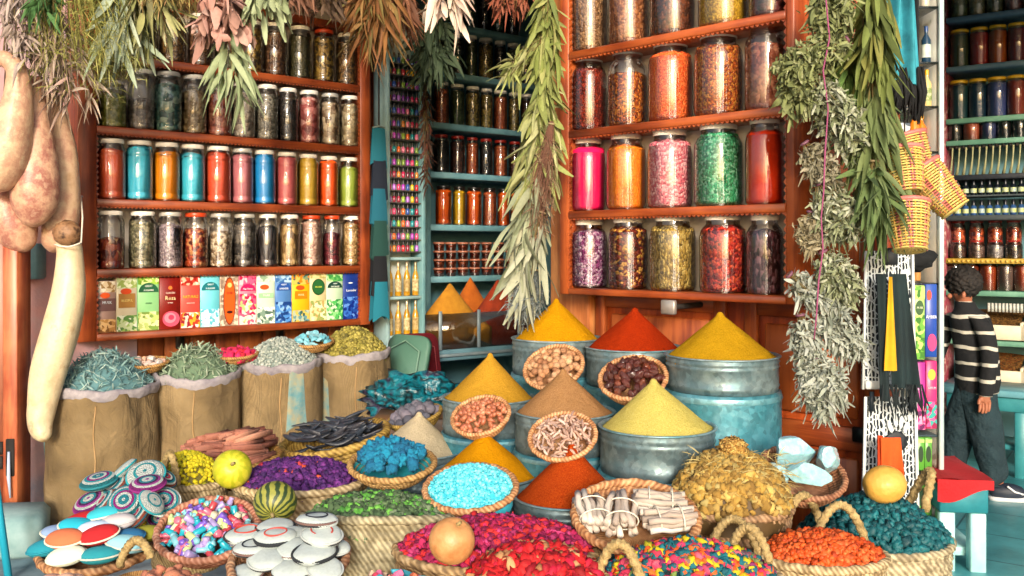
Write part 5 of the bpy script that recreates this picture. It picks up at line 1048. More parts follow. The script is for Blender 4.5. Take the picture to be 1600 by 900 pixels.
for i, (cx, ry, Y, wd_, hl, cols, tm, hh, sz_, n, sl, dp) in enumerate(SACKS):
    p = at(cx, ry, Y); r = wd_ / 2 * Y / F; h = p.z; T = thing('burlap_sack', sl, 'sack', (p.x, p.y, 0), (0, 0, i * .7))
    from mathutils import noise as N
    def md(a, k, q, z, i=i, h=h):
        f_ = N.noise(Vector((math.cos(a) * 1.7, math.sin(a) * 1.7, z * 2.2 + i * 5))) * .06 + .02 * math.sin(a * 9 + i + z * 4) * min(1, z / h * 1.3) * (1 if z > .1 else .3) + N.noise(Vector((math.cos(a) * 5, math.sin(a) * 5, z * 5 + i))) * .045 + N.noise(Vector((math.cos(a) * 11, math.sin(a) * 11, z * 3 + i))) * .012
        return q * (1 + f_), z
    pr = [(0, 0), (r * .9, 0), (r * .99, .04)] + [(r * (1.0 + .03 * math.sin(t * PI)), .04 + t * (h - .08)) for t in [k / 16 for k in range(1, 16)]] + [(r * .985, h - .03), (r * .97, h - .02)]
    MB().add(lathe(pr, 72, md)).build('cloth_body', BURLAP(), T)
    wob = lambda a, k, q, z, i=i: (q * (1 + .02 * math.sin(3 * a + i) + .03 * N.noise(Vector((math.cos(a) * 5, math.sin(a) * 5, i + 9)))), z + .012 * math.sin(2 * a + i * 2) + N.noise(Vector((math.cos(a) * 3, math.sin(a) * 3, i))) * .022)
    MB().add(lathe([(r * .99, h - .045), (r * 1.02, h - .03), (r * 1.03, h - .005), (r * 1.0, h + .008), (r * .95, h + .002), (r * .93, h - .03), (0, h - .03)], 60, wob)).build('folded_liner', M(['#7c7680', '#989296', '#68626c'], rough=.8, bump=.6, bs=25, bd=.015), T)
    # seam and faded print follow the cloth
    def onbody(a, z, off): q = r * (1.0 + .03 * math.sin((z - .04) / (h - .08) * PI)); q, _ = md(a, 0, q, z); return ((q + off) * math.cos(a), (q + off) * math.sin(a), z)
    a0 = -PI / 2 - i * .7 + .25
    MB().add(tube([onbody(a0 + .02 * math.sin(k), .03 + k * (h - .1) / 14, .001) for k in range(15)], .004, 5)).build('seam', M(['#8c6c40', '#a8885c']), T)
    if i in (0, 2, 3):
        aa, z0, z1, wv_ = {0: (-PI / 2 - 1.12, .36, .60, .28), 2: (-PI / 2 - i * .7 + .62, h - .36, h - .05, .5), 3: (-PI / 2 - i * .7 - .75, h - .42, h - .16, .7)}[i]
        def g(u, v_): return onbody(aa + (u - .5) * wv_ * (1 - .3 * v_), z0 + (z1 - z0) * v_ + .03 * math.sin(u * 3), .0025)
        MB().add(grid_fn(g, 10, 12)).build('faded_print', M(['#4c8490', '#7c9088', '#a0926c'], rough=.95, scale=14, bump=.3, bs=200), T)
    heap('herb_heap', hl, Vector((p.x, p.y, p.z - .02)), r * .95, r * .95, hh + .02, tm, n, (sz_ * .6, sz_ * 1.1), ISL(cols, rough=.8), M([cols[2], cols[0]], rough=.9), seed=i, pw=1.0, up=.6, cat='dried herbs')

# ============================================================ coiled bowls and braided baskets
@memo
def STRAW(a='#a87840', b_='#c89c60', c='#7c5428'):
    m, t, b = newmat('straw'); v = mapped(t, rnd=False); n = nd(t, 'ShaderNodeTexNoise', Scale=30, Detail=5); t.links.new(v, n.inputs['Vector'])
    gr = nd(t, 'ShaderNodeTexGradient'); gr.gradient_type = 'RADIAL'; t.links.new(v, gr.inputs['Vector'])
    ml = nd(t, 'ShaderNodeMath', operation='MULTIPLY'); ml.inputs[1].default_value = 2 * PI * 60; t.links.new(gr.outputs['Fac'], ml.inputs[0])
    sp = nd(t, 'ShaderNodeSeparateXYZ'); t.links.new(v, sp.inputs[0]); m2 = nd(t, 'ShaderNodeMath', operation='MULTIPLY_ADD'); m2.inputs[1].default_value = 260; t.links.new(sp.outputs[2], m2.inputs[0]); t.links.new(ml.outputs[0], m2.inputs[2])
    sn = nd(t, 'ShaderNodeMath', operation='SINE'); t.links.new(m2.outputs[0], sn.inputs[0])
    ad = nd(t, 'ShaderNodeMath', operation='MULTIPLY_ADD'); ad.inputs[1].default_value = .13; t.links.new(sn.outputs[0], ad.inputs[0]); t.links.new(n.outputs[0], ad.inputs[2])
    mr = nd(t, 'ShaderNodeMapRange'); mr.inputs[1].default_value = .3; mr.inputs[2].default_value = .7; t.links.new(ad.outputs[0], mr.inputs[0])
    r = ramp(t, [c, a, b_]); t.links.new(mr.outputs[0], r.inputs[0]); t.links.new(r.outputs[0], b.inputs['Base Color']); b.inputs['Roughness'].default_value = .7
    bumpit(t, b, ad.outputs[0], .6, .008); return m
def fmat(cx, cy, Y, wpx, ratio, phi=0):
    wpx *= .94; p = at(cx, cy, Y); beta = math.atan((cy - HZ) / F); al = math.asin(min(.98, ratio)) - beta; ph = R(phi)
    n = Vector((math.sin(al) * math.sin(ph), -math.sin(al) * math.cos(ph), math.cos(al)))
    return aim(p, n), wpx / 2 * Y / F
def bowl(label, mw, r, depth=.45, col=(), coils=6, name='coiled_bowl', rb=.45, sx=1.0, inner=None, cat='bowl', group=None):
    """bowl of stacked straw coils, local +Z out of the mouth, rim at z=0"""
    T = thing(name, label, cat, group=group); T.matrix_world = mw; d = depth * r; m = STRAW(*col)
    pr = [(0, -d)]; cr = d / coils / 1.7
    for k in range(coils):
        t = (k + .5) / coils; q = r * (rb + (1 - rb) * t ** .6)
        for j in range(5): a = -PI / 2 + PI * j / 4; pr.append((q + cr * math.cos(a), -d + d * t + d / coils * .5 * math.sin(a)))
    pr += [(r * .95, 0)]
    md = lambda a, i, q, z: (q, z)
    def sc2(vf): return [(x * sx, y, z) for x, y, z in vf[0]], vf[1]
    MB().add(sc2(lathe(pr, 48, md))).build('outer_coils', m, T)
    MB().add(sc2(lathe([(r * .95, 0), (r * .9, -d * .3), (r * .7, -d * .7), (r * rb, -d * .9), (0, -d * .92)], 40))).build('inside', inner or m, T)
    MB().add(rope([((r * .98) * math.cos(2 * PI * k / 96) * sx, r * .98 * math.sin(2 * PI * k / 96), 0) for k in range(96)], max(.008, r * .075), 2, r * .28, 10, True)).build('braided_rim', m, T)
    return T
def spread(protos, mw, rx, ry, n, dome, size, label, cat, group, jitter=.35, kind=None, layers=1, flat=0, edge=.88, seed=1, z0=-.02, name=None):
    """countable loose things laid in a bowl: each is a copy of a top-level proto mesh"""
    rng = np.random.default_rng(seed); out = []
    for k in range(n):
        t = (k + .5) / n; r = math.sqrt(t) * edge; a = k * 2.39996 + rng.normal() * .15; r += rng.normal() * .03
        P = Vector((r * math.cos(a) * rx, r * math.sin(a) * ry, z0 + dome * (1 - r * r) + rng.uniform(-jitter, jitter) * size))
        Q = rand_rot(rng) if not flat else Euler((rng.uniform(-flat, flat), rng.uniform(-flat, flat), rng.uniform(0, 6.3))).to_matrix().to_4x4()
        pr = protos[int(rng.integers(len(protos)))]
        o = bpy.data.objects.new(name or pr[0], pr[1]); COL.objects.link(o)
        if len(pr) > 2: o.data = pr[1]
        o.matrix_world = mw @ Matrix.Translation(P) @ Q @ Matrix.Scale(size * rng.uniform(.85, 1.15), 4)
        lb = label if isinstance(label, str) else label[protos.index(pr)]
        tag(o, lb, cat, group); out.append(o)
    return out
def proto(name, vf, m, smooth=True): return (name, MB().add(vf).mesh(name, m, smooth))
sC = ('#b07c50', '#d0a478', '#8c5c38'); sO = ('#a8804c', '#c8a468', '#7c5c30')
# beneath everything: plank platform that carries the front baskets
T = thing('display_platform', 'low rough plank platform under the front baskets', 'platform', (0, 0, 0))
for k in range(7): MB().add(bbox(-1.2 + k * .30, -.905 + k * .30, 2.2, 3.0, .26, .30)).build('board', WOOD('#5c3a20', '#7c5430', 1, .7), T)
for xx in (-1.1, -.2, .7): MB().add(bbox(xx, xx + .08, 2.25, 2.95, 0, .258)).build('bearer', WOOD('#5c3a20', '#7c5430', 1, .7), T)

mw, r = fmat(865, 573, 3.66, 100, .72, -22); bowl('coiled straw bowl of pale walnuts propped between turmeric and red tins', mw, r, .6, sC)
nut = [proto('walnut', ico(2, (1, .92, .9), .22, s_, 3), OBJ(['#a8744c', '#c4946c', '#8c5c3c', '#d4ac84'], rough=.6, scale=60, bump=.5)) for s_ in range(3)]
spread(nut, mw, r, r, 62, .05, .0145, 'pale round walnut heaped in the coiled bowl below the turmeric cone', 'nut', 'walnuts in the coiled bowl')
mw, r = fmat(989, 590, 3.36, 112, .64, -18); bowl('coiled straw bowl of dark dates propped before the brick red cone', mw, r, .6, sC)
dt = [proto('date', ico(3, (1.5, .85, .75), .28, s_, 2.2), OBJ(['#3c1410', '#5c2418', '#2c0e10', '#7c3c24'], rough=.28, scale=40, bump=.6, coat=.4)) for s_ in range(4)]
spread(dt, mw, r, r, 48, .055, .0165, 'glossy dark brown date lying in the bowl before the red cone', 'date', 'dates in the coiled bowl')
mw, r = fmat(751, 649, 3.36, 98, .66, -20); bowl('coiled straw bowl of shelled pink brown peanuts beside the mustard cone', mw, r, .6, sC)
pn = [proto('peanut', ico(2, (1.35, .85, .8), .08, s_, 2), OBJ(['#a05c40', '#b87454', '#8c4832', '#c88c6c'], rough=.4, scale=50, bump=.15)) for s_ in range(2)]
spread(pn, mw, r, r, 90, .045, .0105, 'small reddish peanut lying in the bowl beside the mustard cone', 'nut', 'peanuts in the coiled bowl')
mw, r = fmat(879, 681, 3.04, 112, .70, -16); bowl('coiled straw bowl of twisted pale roots behind the fiery red cone', mw, r, .55, sC)
rt = []
for s_ in range(4):
    rr_ = random.Random(s_); pth = [(rr_.uniform(-.25, .25), rr_.uniform(-.25, .25), -2 + k) for k in range(5)]; rt.append(proto('root_piece', tube(pth, [.3, .42, .38, .42, .25], 7), OBJ(['#a88474', '#c4a494', '#8c6c60', '#d4bcb0'], rough=.8, scale=3, bump=.5)))
spread(rt, mw, r, r, 95, .05, .0105, 'twisted pinkish grey root piece in the bowl behind the red cone', 'root', 'root pieces in the coiled bowl', jitter=.8)
mw, r = fmat(613, 724, 3.12, 142, .40, 0); bowl('wide straw bowl stained with blue pigment below the off white cone', mw, r, .42, sO, inner=M(['#0c7c8c', '#1c98a4'], rough=.8))
bl = [proto('pigment_lump', ico(3, (1, .8, .75), .7, s_, 2.5), OBJ(['#0c6c94', '#0f84a8', '#0a5c84'], rough=.9, scale=30, bump=.5)) for s_ in range(4)]
spread(bl, mw, r, r, 62, .07, .022, 'rough lump of intense blue pigment piled in the stained bowl', 'lump', 'blue pigment lumps in the bowl', edge=.72, z0=-.01, layers=2)
mw, r = fmat(735, 762, 2.82, 154, .50, -8); bowl('straw bowl heaped with bright turquoise crystal chips in front of saffron cone', mw, r, .45, sC)
heap('crystal_chips', 'bright turquoise mineral chips heaped in the front middle straw bowl', (0, 0, 0), r * .92, r * .92, .055, [ico(1, (1, .8, .6), .5, s_) for s_ in range(3)], 1500, (.0035, .0095), ISL(['#3cb8cc', '#5cd0dc', '#8ce4e8', '#34a8c0'], rough=.5), M(['#3cb8cc', '#2ca0b8']), seed=5, cat='mineral chips').matrix_world = mw @ Matrix.Translation((0, 0, -.005))
# sticks in a basket
mw, r = fmat(993, 806, 2.62, 206, .56, 0); bowl('large flat straw basket holding bundles of bleached twigs', mw, r, .34, sC, cat='basket', name='straw_basket')
stm = OBJ(['#b0a090', '#c8bcb0', '#98887c', '#d8d0c4'], rough=.85, scale=25, bump=.5)
stp = []
for s_ in range(5):
    rr_ = random.Random(s_ + 9); pth = [(rr_.uniform(-.006, .006), rr_.uniform(-.006, .006), -.075 + .0375 * k) for k in range(5)]; stp.append(MB().add(tube(pth, [.0095, .0085, .009, .0082, .0092], 8)).mesh('twig', stm))
for gi, (gx, gy, ang, L, n, nm) in enumerate(((-.12, .0, 8, .95, 12, 'leftmost'), (-.04, -.01, -6, 1.0, 14, 'middle'), (.075, .055, 84, .95, 13, 'upper right'), (.085, -.035, 97, .95, 14, 'lower right'))):
    for k in range(n):
        a = k % 5 - 2; lay = k // 5; lx = a * .0165 + random.uniform(-.003, .003)
        o = bpy.data.objects.new('twig', stp[k % 5]); COL.objects.link(o)
        A_ = R(ang); P = Vector((gx + lx * math.cos(A_), gy + lx * math.sin(A_), .0 + lay * .015 + random.uniform(0, .004)))
        o.matrix_world = mw @ Matrix.Translation(P) @ Matrix.Rotation(A_ + random.uniform(-.17, .17), 4, 'Z') @ Matrix.Rotation(R(90) + random.uniform(-.1, .1), 4, 'X') @ Matrix.Diagonal((1, 1, L * random.uniform(.85, 1.1), 1))
        tag(o, f'bleached twig tied into the {nm} bundle of the flat basket', 'twig', f'twigs in the {nm} bundle')
    B = MB()
    for off in (-.035, .03):
        A_ = R(ang); c_ = Vector((gx - off * math.sin(A_), gy + off * math.cos(A_), .016)); u_ = Vector((math.cos(A_), math.sin(A_), 0))
        B.add(tube([c_ + u_ * (.046 * math.cos(t)) + Vector((0, 0, .03 * math.sin(t))) for t in [2 * PI * q / 16 for q in range(16)]], .0022, 5, closed=True))
    o = B.build('tie_string', FLAT('#d0ccbc')); o.matrix_world = mw; tag(o, f'pale strings tied round the {nm} bundle of bleached twigs', 'string')
# crystals basket right
mw, r = fmat(1254, 738, 2.95, 138, .62, 4); bowl('brown straw basket of large pale crystals against the wooden door', mw, r, .6, ('#8c5c40', '#b08060', '#6c4028'), cat='basket', name='straw_basket')
CRY = M(['#78a8b4', '#9cc8d0', '#88b8c4', '#b8d8dc'], rough=.16, scale=16, bump=.35, bs=35, bd=.02, sub=.3, coat=.3)
def crystal(seed, s, cuts=9):
    bm = bmesh.new(); bmesh.ops.create_icosphere(bm, subdivisions=3, radius=1); rr_ = random.Random(seed); cuts += 5
    for _ in range(cuts):
        n_ = Vector((rr_.uniform(-1, 1), rr_.uniform(-1, 1), rr_.uniform(-1, 1))).normalized(); d_ = rr_.uniform(.52, .82)
        for v in bm.verts:
            q = v.co.dot(n_) - d_
            if q > 0: v.co -= n_ * q
    for v in bm.verts: v.co = Vector((v.co.x * s[0], v.co.y * s[1], v.co.z * s[2]))
    return bmout(bm)
for i, (x, y, z_, s_, ro, nm) in enumerate(((-.02, .035, .05, (.10, .05, .065), (.2, .5, .3), 'largest pale blue alum crystal lying on top of the brown basket'), (.085, .02, .04, (.062, .045, .07), (.1, -.3, .8), 'upright pale blue crystal at the right of the basket'), (-.10, -.02, .02, (.055, .05, .035), (0, .1, .2), 'low blue crystal at the left of the basket'), (-.015, -.055, .03, (.085, .04, .045), (.2, .1, -.2), 'front pale crystal leaning over the rim of the basket'))):
    o = MB().add(crystal(i + 4, s_)).build('crystal', CRY, smooth=False); o.matrix_world = mw @ TRS((x, y, z_), ro); tag(o, nm, 'crystal')
# coloured bottles basket
mw, r = fmat(325, 826, 2.78, 164, .62, 8); bowl('round straw basket full of small pastel coloured vials', mw, r, .5, ('#a87058', '#c89880', '#8c5840'), cat='basket', name='straw_basket')
vc = [('pink', '#c86078'), ('turquoise', '#209cb0'), ('pale green', '#b8c88c'), ('violet', '#6c50b4'), ('lilac', '#a090c4'), ('red', '#b03c44'), ('light blue', '#78b8c4'), ('cream', '#c8c0a8')]
vp = []
for nm, c in vc:
    vp.append(('vial', MB().add(lathe([(0, -1.5), (.62, -1.5), (.68, -1.4), (.68, .6), (.45, .9), (.40, 1.0), (.55, 1.02), (.55, 1.45), (0, 1.5)], 14)).mesh('vial', M([c, c], rough=.25, bump=.1, coat=.4))))
spread(vp, mw, r, r, 125, .05, .0148, [f'small {nm} vial lying jumbled in the round straw basket' for nm, c in vc], 'vial', 'small vials in the round straw basket', jitter=.6, edge=.86)
# tray with felt covered mirrors / pebbles
mw, r = fmat(157, 852, 2.82, 188, .46, 0); bowl('shallow straw tray of coloured oval felt cases at lower left', mw, r, .28, ('#a87850', '#c89c70', '#7c5434'), cat='tray', name='straw_tray')
ov = lambda s_: ico(3, (1, .62, .26), 0, s_)
OVS = [('#0f8ca4', 'teal', -.07, .07, .035, .2), ('#e0a01c', 'orange yellow', -.02, .10, .04, .1), ('#c8a818', 'yellow', .06, .085, .03, -.3), ('#7c94b8', 'grey blue', -.115, .045, .02, .3), ('#b0141c', 'scarlet', -.06, .05, .05, .9), ('#18a0b8', 'bright turquoise', -.045, .01, .05, .2), ('#b4b0b4', 'pale grey', .055, .03, .055, -.1), ('#98c0b4', 'pale mint', -.005, .02, .03, .3),
       ('#108094', 'dark teal', -.13, -.02, .012, -.1), ('#c06844', 'terracotta', -.06, -.045, .045, -.1), ('#b8cce0', 'white blue', .015, -.01, .05, .1), ('#a8141c', 'dark red', .03, -.035, .05, .15), ('#1a5c88', 'navy blue', .09, -.01, .03, .2), ('#88bcc8', 'light blue', .11, -.04, .03, .1), ('#d0d8c4', 'cream green', -.04, -.085, .02, -.05), ('#1c8490', 'deep teal', .05, -.08, .02, .1), ('#8c8c2c', 'olive green', .12, .04, .02, .3), ('#2ca4b4', 'turquoise', .005, .065, .06, .3)]
for i, (c, nm, x, y, z_, ro) in enumerate(OVS):
    o = thing('felt_case', f'{nm} oval felt case lying in the shallow straw tray', 'case', group='oval felt cases in the tray'); o.matrix_world = mw @ TRS((x * 1.05, y * 1.05 - .035, z_ * 1.3 + .005), (random.uniform(-.25, .25), random.uniform(-.25, .25), ro), .06)
    MB().add(ico(3, (1, .62, .42))).build('felt_body', M([c, c], rough=.9, bump=.4, bs=4), o)
    MB().add(rope([(1.0 * math.cos(t), .63 * math.sin(t), 0) for t in [2 * PI * k / 60 for k in range(60)]], .05, 2, .2, 6, True)).build('stitched_edge', FLAT('#c8c8b8' if i % 2 else c, .9), o)
# crochet discs
@memo
def RINGS(cols, s):
    m, t, b = newmat('crochet'); tc = t.nodes.new('ShaderNodeTexCoord'); mp = t.nodes.new('ShaderNodeMapping'); mp.inputs['Scale'].default_value = (1, 1, .9); t.links.new(tc.outputs['Object'], mp.inputs[0])
    ln = nd(t, 'ShaderNodeVectorMath', operation='LENGTH'); t.links.new(mp.outputs[0], ln.inputs[0])
    r = ramp(t, cols, True); t.links.new(ln.outputs['Value'], r.inputs[0]); t.links.new(r.outputs[0], b.inputs['Base Color']); b.inputs['Roughness'].default_value = .95
    wv = nd(t, 'ShaderNodeTexVoronoi', Scale=14); t.links.new(tc.outputs['Object'], wv.inputs['Vector']); bumpit(t, b, wv.outputs['Distance'], .8, .06); return m
w9 = '#dce8e8'
pal = [['#b4147c', '#c83c94', w9, '#1494a8', w9, '#a0148c', '#14a4b8', w9, '#12808c'], ['#c81470', '#7c1494', '#a42cb0', w9, '#14a0b4', '#4c0c5c', '#b03ca8', w9, '#8c1480'], ['#d88c1c', '#8c1c3c', '#12808c', w9, '#14a8bc', '#8c1c7c', w9, '#14a8bc', w9], ['#1c8c9c', w9, '#189cac', w9, w9, '#18a0b0', w9, w9, w9], ['#104c6c', w9, '#14a4b8', '#d0305c', w9, '#104c6c', '#14a8bc', w9, '#a0503c']]
CD = [(155, 752, 2.95, 26, 0, .45, -30), (142, 785, 2.93, 25, 1, .7, -30), (228, 742, 2.94, 27, 3, .75, 5), (231, 757, 2.88, 25, 1, .45, 0), (165, 785, 2.90, 22, 4, .9, -60), (196, 784, 2.86, 25, 0, .92, 0), (255, 784, 2.90, 24, 2, .85, 25), (218, 805, 2.84, 22, 4, .9, -55), (237, 785, 2.82, 21, 3, .9, 75), (205, 812, 2.87, 22, 2, .9, -45), (258, 748, 2.97, 18, 4, .8, 70), (180, 762, 2.96, 22, 4, .8, -50), (195, 733, 3.0, 20, 3, .8, -80), (245, 815, 2.92, 20, 1, .8, 40)]
cdw = ['lying flat at top left', 'facing left at the far left', 'white topped, highest of the pile', 'purple sided just below the white one', 'seen edge on at left', 'round white ringed, facing forward in the middle', 'with orange centre at the right', 'tilted at lower middle', 'standing on edge in the centre', 'with orange centre lowest of the pile', 'standing on edge behind at right', 'tucked behind at upper left', 'upright behind the white one', 'purple one at lower right']
for i, (cx, cy, Y, wpx, pi_, ra, ph) in enumerate(CD):
    mw2, rr_ = fmat(cx, cy, Y, wpx * 2.25, ra, ph); T = thing('crochet_pouch', f'striped crochet disc pouch {cdw[i]}', 'pouch', group='crochet disc pouches in a pile'); T.matrix_world = mw2 @ Matrix.Scale(rr_, 4)
    MB().add(lathe([(0, .36), (.5, .34), (.8, .27), (.95, .15), (1, .0), (.95, -.15), (.8, -.27), (.5, -.34), (0, -.36)], 40)).build('crochet_body', RINGS(pal[pi_], 1), T)
    MB().add(rope([(1.0 * math.cos(t), math.sin(t), 0) for t in [2 * PI * k / 80 for k in range(80)]], .07, 2, .14, 6, True)).build('corded_edge', FLAT(['#18707c', '#7c1c6c', '#c8d0d0', '#18909c', '#104050'][pi_], .9), T)
# white embroidered discs
mw, r = fmat(452, 872, 2.42, 192, .6, 0); bowl('straw basket holding overlapping white embroidered felt discs', mw, r, .5, ('#8c6448', '#b08c6c', '#6c4830'), cat='basket', name='straw_basket')
WD = [(385, 834, 2.50, 34, .42, '#b03c2c'), (465, 838, 2.48, 32, .5, None), (495, 812, 2.46, 33, .28, '#1c2430'), (431, 838, 2.46, 33, .45, '#b0443c'), (503, 835, 2.42, 34, .52, '#a83c34'), (460, 856, 2.42, 30, .62, None), (492, 862, 2.38, 36, .52, None), (415, 872, 2.40, 33, .6, None), (395, 855, 2.44, 30, .5, '#1c2430'), (458, 890, 2.36, 32, .62, None), (508, 888, 2.35, 30, .65, None), (385, 895, 2.38, 28, .6, None), (430, 822, 2.52, 30, .35, None), (522, 855, 2.44, 26, .55, None)]
wdw = ['red ringed at far left', 'plain at the upper middle', 'almost edge on, topmost', 'with red ring left of the middle', 'with red stitched crescent at the right', 'plain in the very middle', 'large plain, right of the middle', 'plain at left near the front', 'dark edged at left', 'plain nearest the viewer', 'plain at the front right', 'plain at the front left', 'plain, hidden behind the red ringed ones', 'plain at the right rim']
for i, (cx, cy, Y, wpx, ra, rc) in enumerate(WD):
    mw2, rr_ = fmat(cx, cy, Y, wpx * 2.1, ra, random.uniform(-25, 20)); mw2 = mw2 @ Matrix.Rotation(R([20, -30, 10][i % 3]), 4, 'Z'); T = thing('felt_disc', f'white felt disc {wdw[i]}', 'felt disc', group='white embroidered felt discs'); T.matrix_world = mw2 @ Matrix.Diagonal((rr_, rr_ * .82, rr_, 1))
    MB().add(lathe([(0, .24), (.6, .22), (.88, .15), (1, 0.02), (1.0, -.1), (.92, -.24), (0, -.3)], 40, lambda a, q_, rr3, zz3, s3=i: (rr3 * (1 + .05 * math.sin(2 * a + s3) + .02 * math.sin(5 * a + s3 * 2)), zz3 + .04 * rr3 * math.sin(2 * a + s3 * 3)))).build('felt_body', M(['#b4c0c0', '#c0cccc'], rough=.95, scale=6, bump=.5, bs=24, bd=.03), T)
    MB().add(rope([(1.0 * math.cos(t), math.sin(t), -.01) for t in [2 * PI * k / 96 for k in range(96)]], .06, 2, .12, 6, True)).build('stitched_edge', FLAT(['#20262c', '#a8b0b0', '#6c5450'][i % 3], .9), T)
    MB().add(rope([(.97 * math.cos(t), .97 * math.sin(t), -.11) for t in [2 * PI * k / 96 for k in range(96)]], .05, 2, .12, 6, True)).build('stitched_edge', FLAT('#1c222a', .9), T)
    if rc: MB().add(tube([(.52 * math.cos(t), .5 * math.sin(t), .235) for t in [2 * PI * k / 40 for k in range(30 if i == 4 else 40)]], .045, 6)).build('embroidered_ring', FLAT(rc, .9), T)

# ---- small bowls standing on the sacks
def smallbowl(cx, cy, Y, w_, lab): mw2, rr_ = fmat(cx, cy, Y, w_, .24); bowl(lab, mw2, rr_, .38, ('#98703c', '#b89058', '#6c4c24'), 4); return mw2, rr_
mw2, rr_ = smallbowl(229, 566, 4.84, 72, 'small straw bowl of pink white crystals between first and second sack')
for i in range(22):
    pass
pk = [proto('salt_stone', crystal(s_, (1, .7, .6), 6), OBJ(['#c8906c', '#d8b0a0', '#c8c0bc', '#d0a088'], rough=.4, scale=20, bump=.2), False) for s_ in range(4)]
spread(pk, mw2, rr_, rr_, 26, .03, .026, 'pinkish white salt stone in the small bowl on the sacks', 'stone', 'pink salt stones in the small bowl', flat=.6)
mw2, rr_ = smallbowl(370, 553, 5.05, 68, 'small straw bowl of vivid pink blossoms between second and third sack')
pb = [proto('dried_blossom', bud[s_], OBJ(['#b80c4c', '#d82c6c', '#c41c28', '#a00c5c'], rough=.8, scale=30, bump=.5)) for s_ in range(4)]
spread(pb, mw2, rr_, rr_, 36, .035, .024, 'crumpled vivid pink dried blossom in the small bowl on the sacks', 'blossom', 'pink blossoms in the small bowl')
mw2, rr_ = smallbowl(487, 534, 5.28, 72, 'small straw bowl of sky blue stones between third and fourth sack')
bs_ = [proto('blue_stone', crystal(s_ + 20, (1, .75, .65), 6), OBJ(['#5ca4b8', '#7cbccc', '#94c8d4', '#4c94ac'], rough=.5, scale=20, bump=.2), False) for s_ in range(4)]
spread(bs_, mw2, rr_, rr_, 34, .06, .026, 'sky blue stone piled in the small bowl on the sacks', 'stone', 'sky blue stones in the small bowl', flat=.6)
# ---- cinnamon, pods, grey balls
mw, r = fmat(362, 713, 3.55, 154, .32, 0); bowl('oval straw basket of cinnamon bark rolls above the yellow gourd', mw, r, .5, ('#a07838', '#c09858', '#745020'), cat='basket', name='straw_basket', rb=.7)
cm = OBJ(['#8c5444', '#a46c58', '#744034', '#b8846c'], rough=.8, scale=12, bump=.5)
def quill(s_):
    rr2 = random.Random(s_); v = []; f = []; n = 14
    for j in range(2):
        for k in range(n):
            a = k / (n - 1) * 2 * PI * 1.15; q = .105 + .02 * k / n; v.append((q * math.cos(a), q * math.sin(a), (-1 + 2 * j) + rr2.uniform(-.03, .03)))
            v.append(((q - .022) * math.cos(a), (q - .022) * math.sin(a), (-1 + 2 * j)))
    st = 2 * n
    for k in range(n - 1):
        o_, i_ = 2 * k, 2 * k + 1; f += [(o_, o_ + 2, o_ + 2 + st, o_ + st), (i_, i_ + st, i_ + 2 + st, i_ + 2), (o_, i_, i_ + 2, o_ + 2), (o_ + st, o_ + 2 + st, i_ + 2 + st, i_ + st)]
    return v, f
qm = [MB().add(quill(s_)).mesh('cinnamon_roll', cm) for s_ in range(3)]
for k in range(66):
    o = bpy.data.objects.new('cinnamon_roll', qm[k % 3]); COL.objects.link(o); lay = k // 22; x = random.uniform(-.14, .14) * (1 - lay * .2); y = random.uniform(-.10, .12) * (1 - lay * .2)
    o.matrix_world = mw @ Matrix.Translation((x, y, .010 + lay * .022 + .02 * (y > 0))) @ Euler((R(90) + random.uniform(-.15, .15), 0, R(-55) + random.uniform(-.35, .35))).to_matrix().to_4x4() @ Matrix.Diagonal((.105, .105, .07, 1))
    tag(o, 'rolled pinkish brown cinnamon stick in the oval basket', 'cinnamon', 'cinnamon rolls in the oval basket')
mw, r = fmat(523, 684, 3.85, 178, .30, 0); mw = Matrix.Translation(mw.translation) @ Euler((0, R(-9), 0)).to_matrix().to_4x4() @ Matrix.Translation(-mw.translation) @ mw
bowl('long straw basket of dark carob pods in front of the burlap sacks', mw, r, .48, ('#9c7c34', '#bc9c50', '#705420'), cat='basket', name='straw_basket', rb=.8)
pd = []
for s_ in range(4):
    b2 = .2 + .1 * s_; pth = [(b2 * math.sin(t * PI), 0, -1 + 2 * t) for t in [q / 8 for q in range(9)]]; v, f = tube(pth, [.05, .11, .13, .12, .13, .12, .13, .10, .03], 8); pd.append(MB().add(([(x, y * .5, z_) for x, y, z_ in v], f)).mesh('carob_pod', OBJ(['#1c2028', '#2c3440', '#3c3c44', '#14161c'], rough=.45, scale=10, bump=.3)))
for k in range(60):
    o = bpy.data.objects.new('carob_pod', pd[k % 4]); COL.objects.link(o); lay = k // 20; x = random.uniform(-.17, .17) * (1 - lay * .18); y = random.uniform(-.14, .14) * (1 - lay * .2)
    o.matrix_world = mw @ Matrix.Translation((x, y, .015 + lay * .024)) @ Euler((R(90) + random.uniform(-.25, .25), random.uniform(0, 3), R(75) + random.uniform(-.7, .7))).to_matrix().to_4x4() @ Matrix.Diagonal((.09, .09, .085, 1))
    tag(o, 'curved blue black carob pod in the long straw basket', 'pod', 'carob pods in the long basket')
mw, r = fmat(648, 650, 4.1, 92, .34, 0); mw = Matrix.Translation(mw.translation) @ Euler((0, R(-14), 0)).to_matrix().to_4x4() @ Matrix.Translation(-mw.translation) @ mw
bowl('straw basket of grey resin balls left of the mustard cone', mw, r, .5, ('#9c7c34', '#bc9c50', '#705420'), cat='basket', name='straw_basket')
gb = [proto('resin_ball', ico(3, (1, .95, .92), .14, s_, 5), OBJ(['#4c4c58', '#646470', '#7c7480'], rough=.8, scale=60, bump=.6)) for s_ in range(2)]
spread(gb, mw, r, r, 26, .06, .024, 'rough grey resin ball heaped in the basket left of mustard cone', 'ball', 'grey resin balls in the basket')
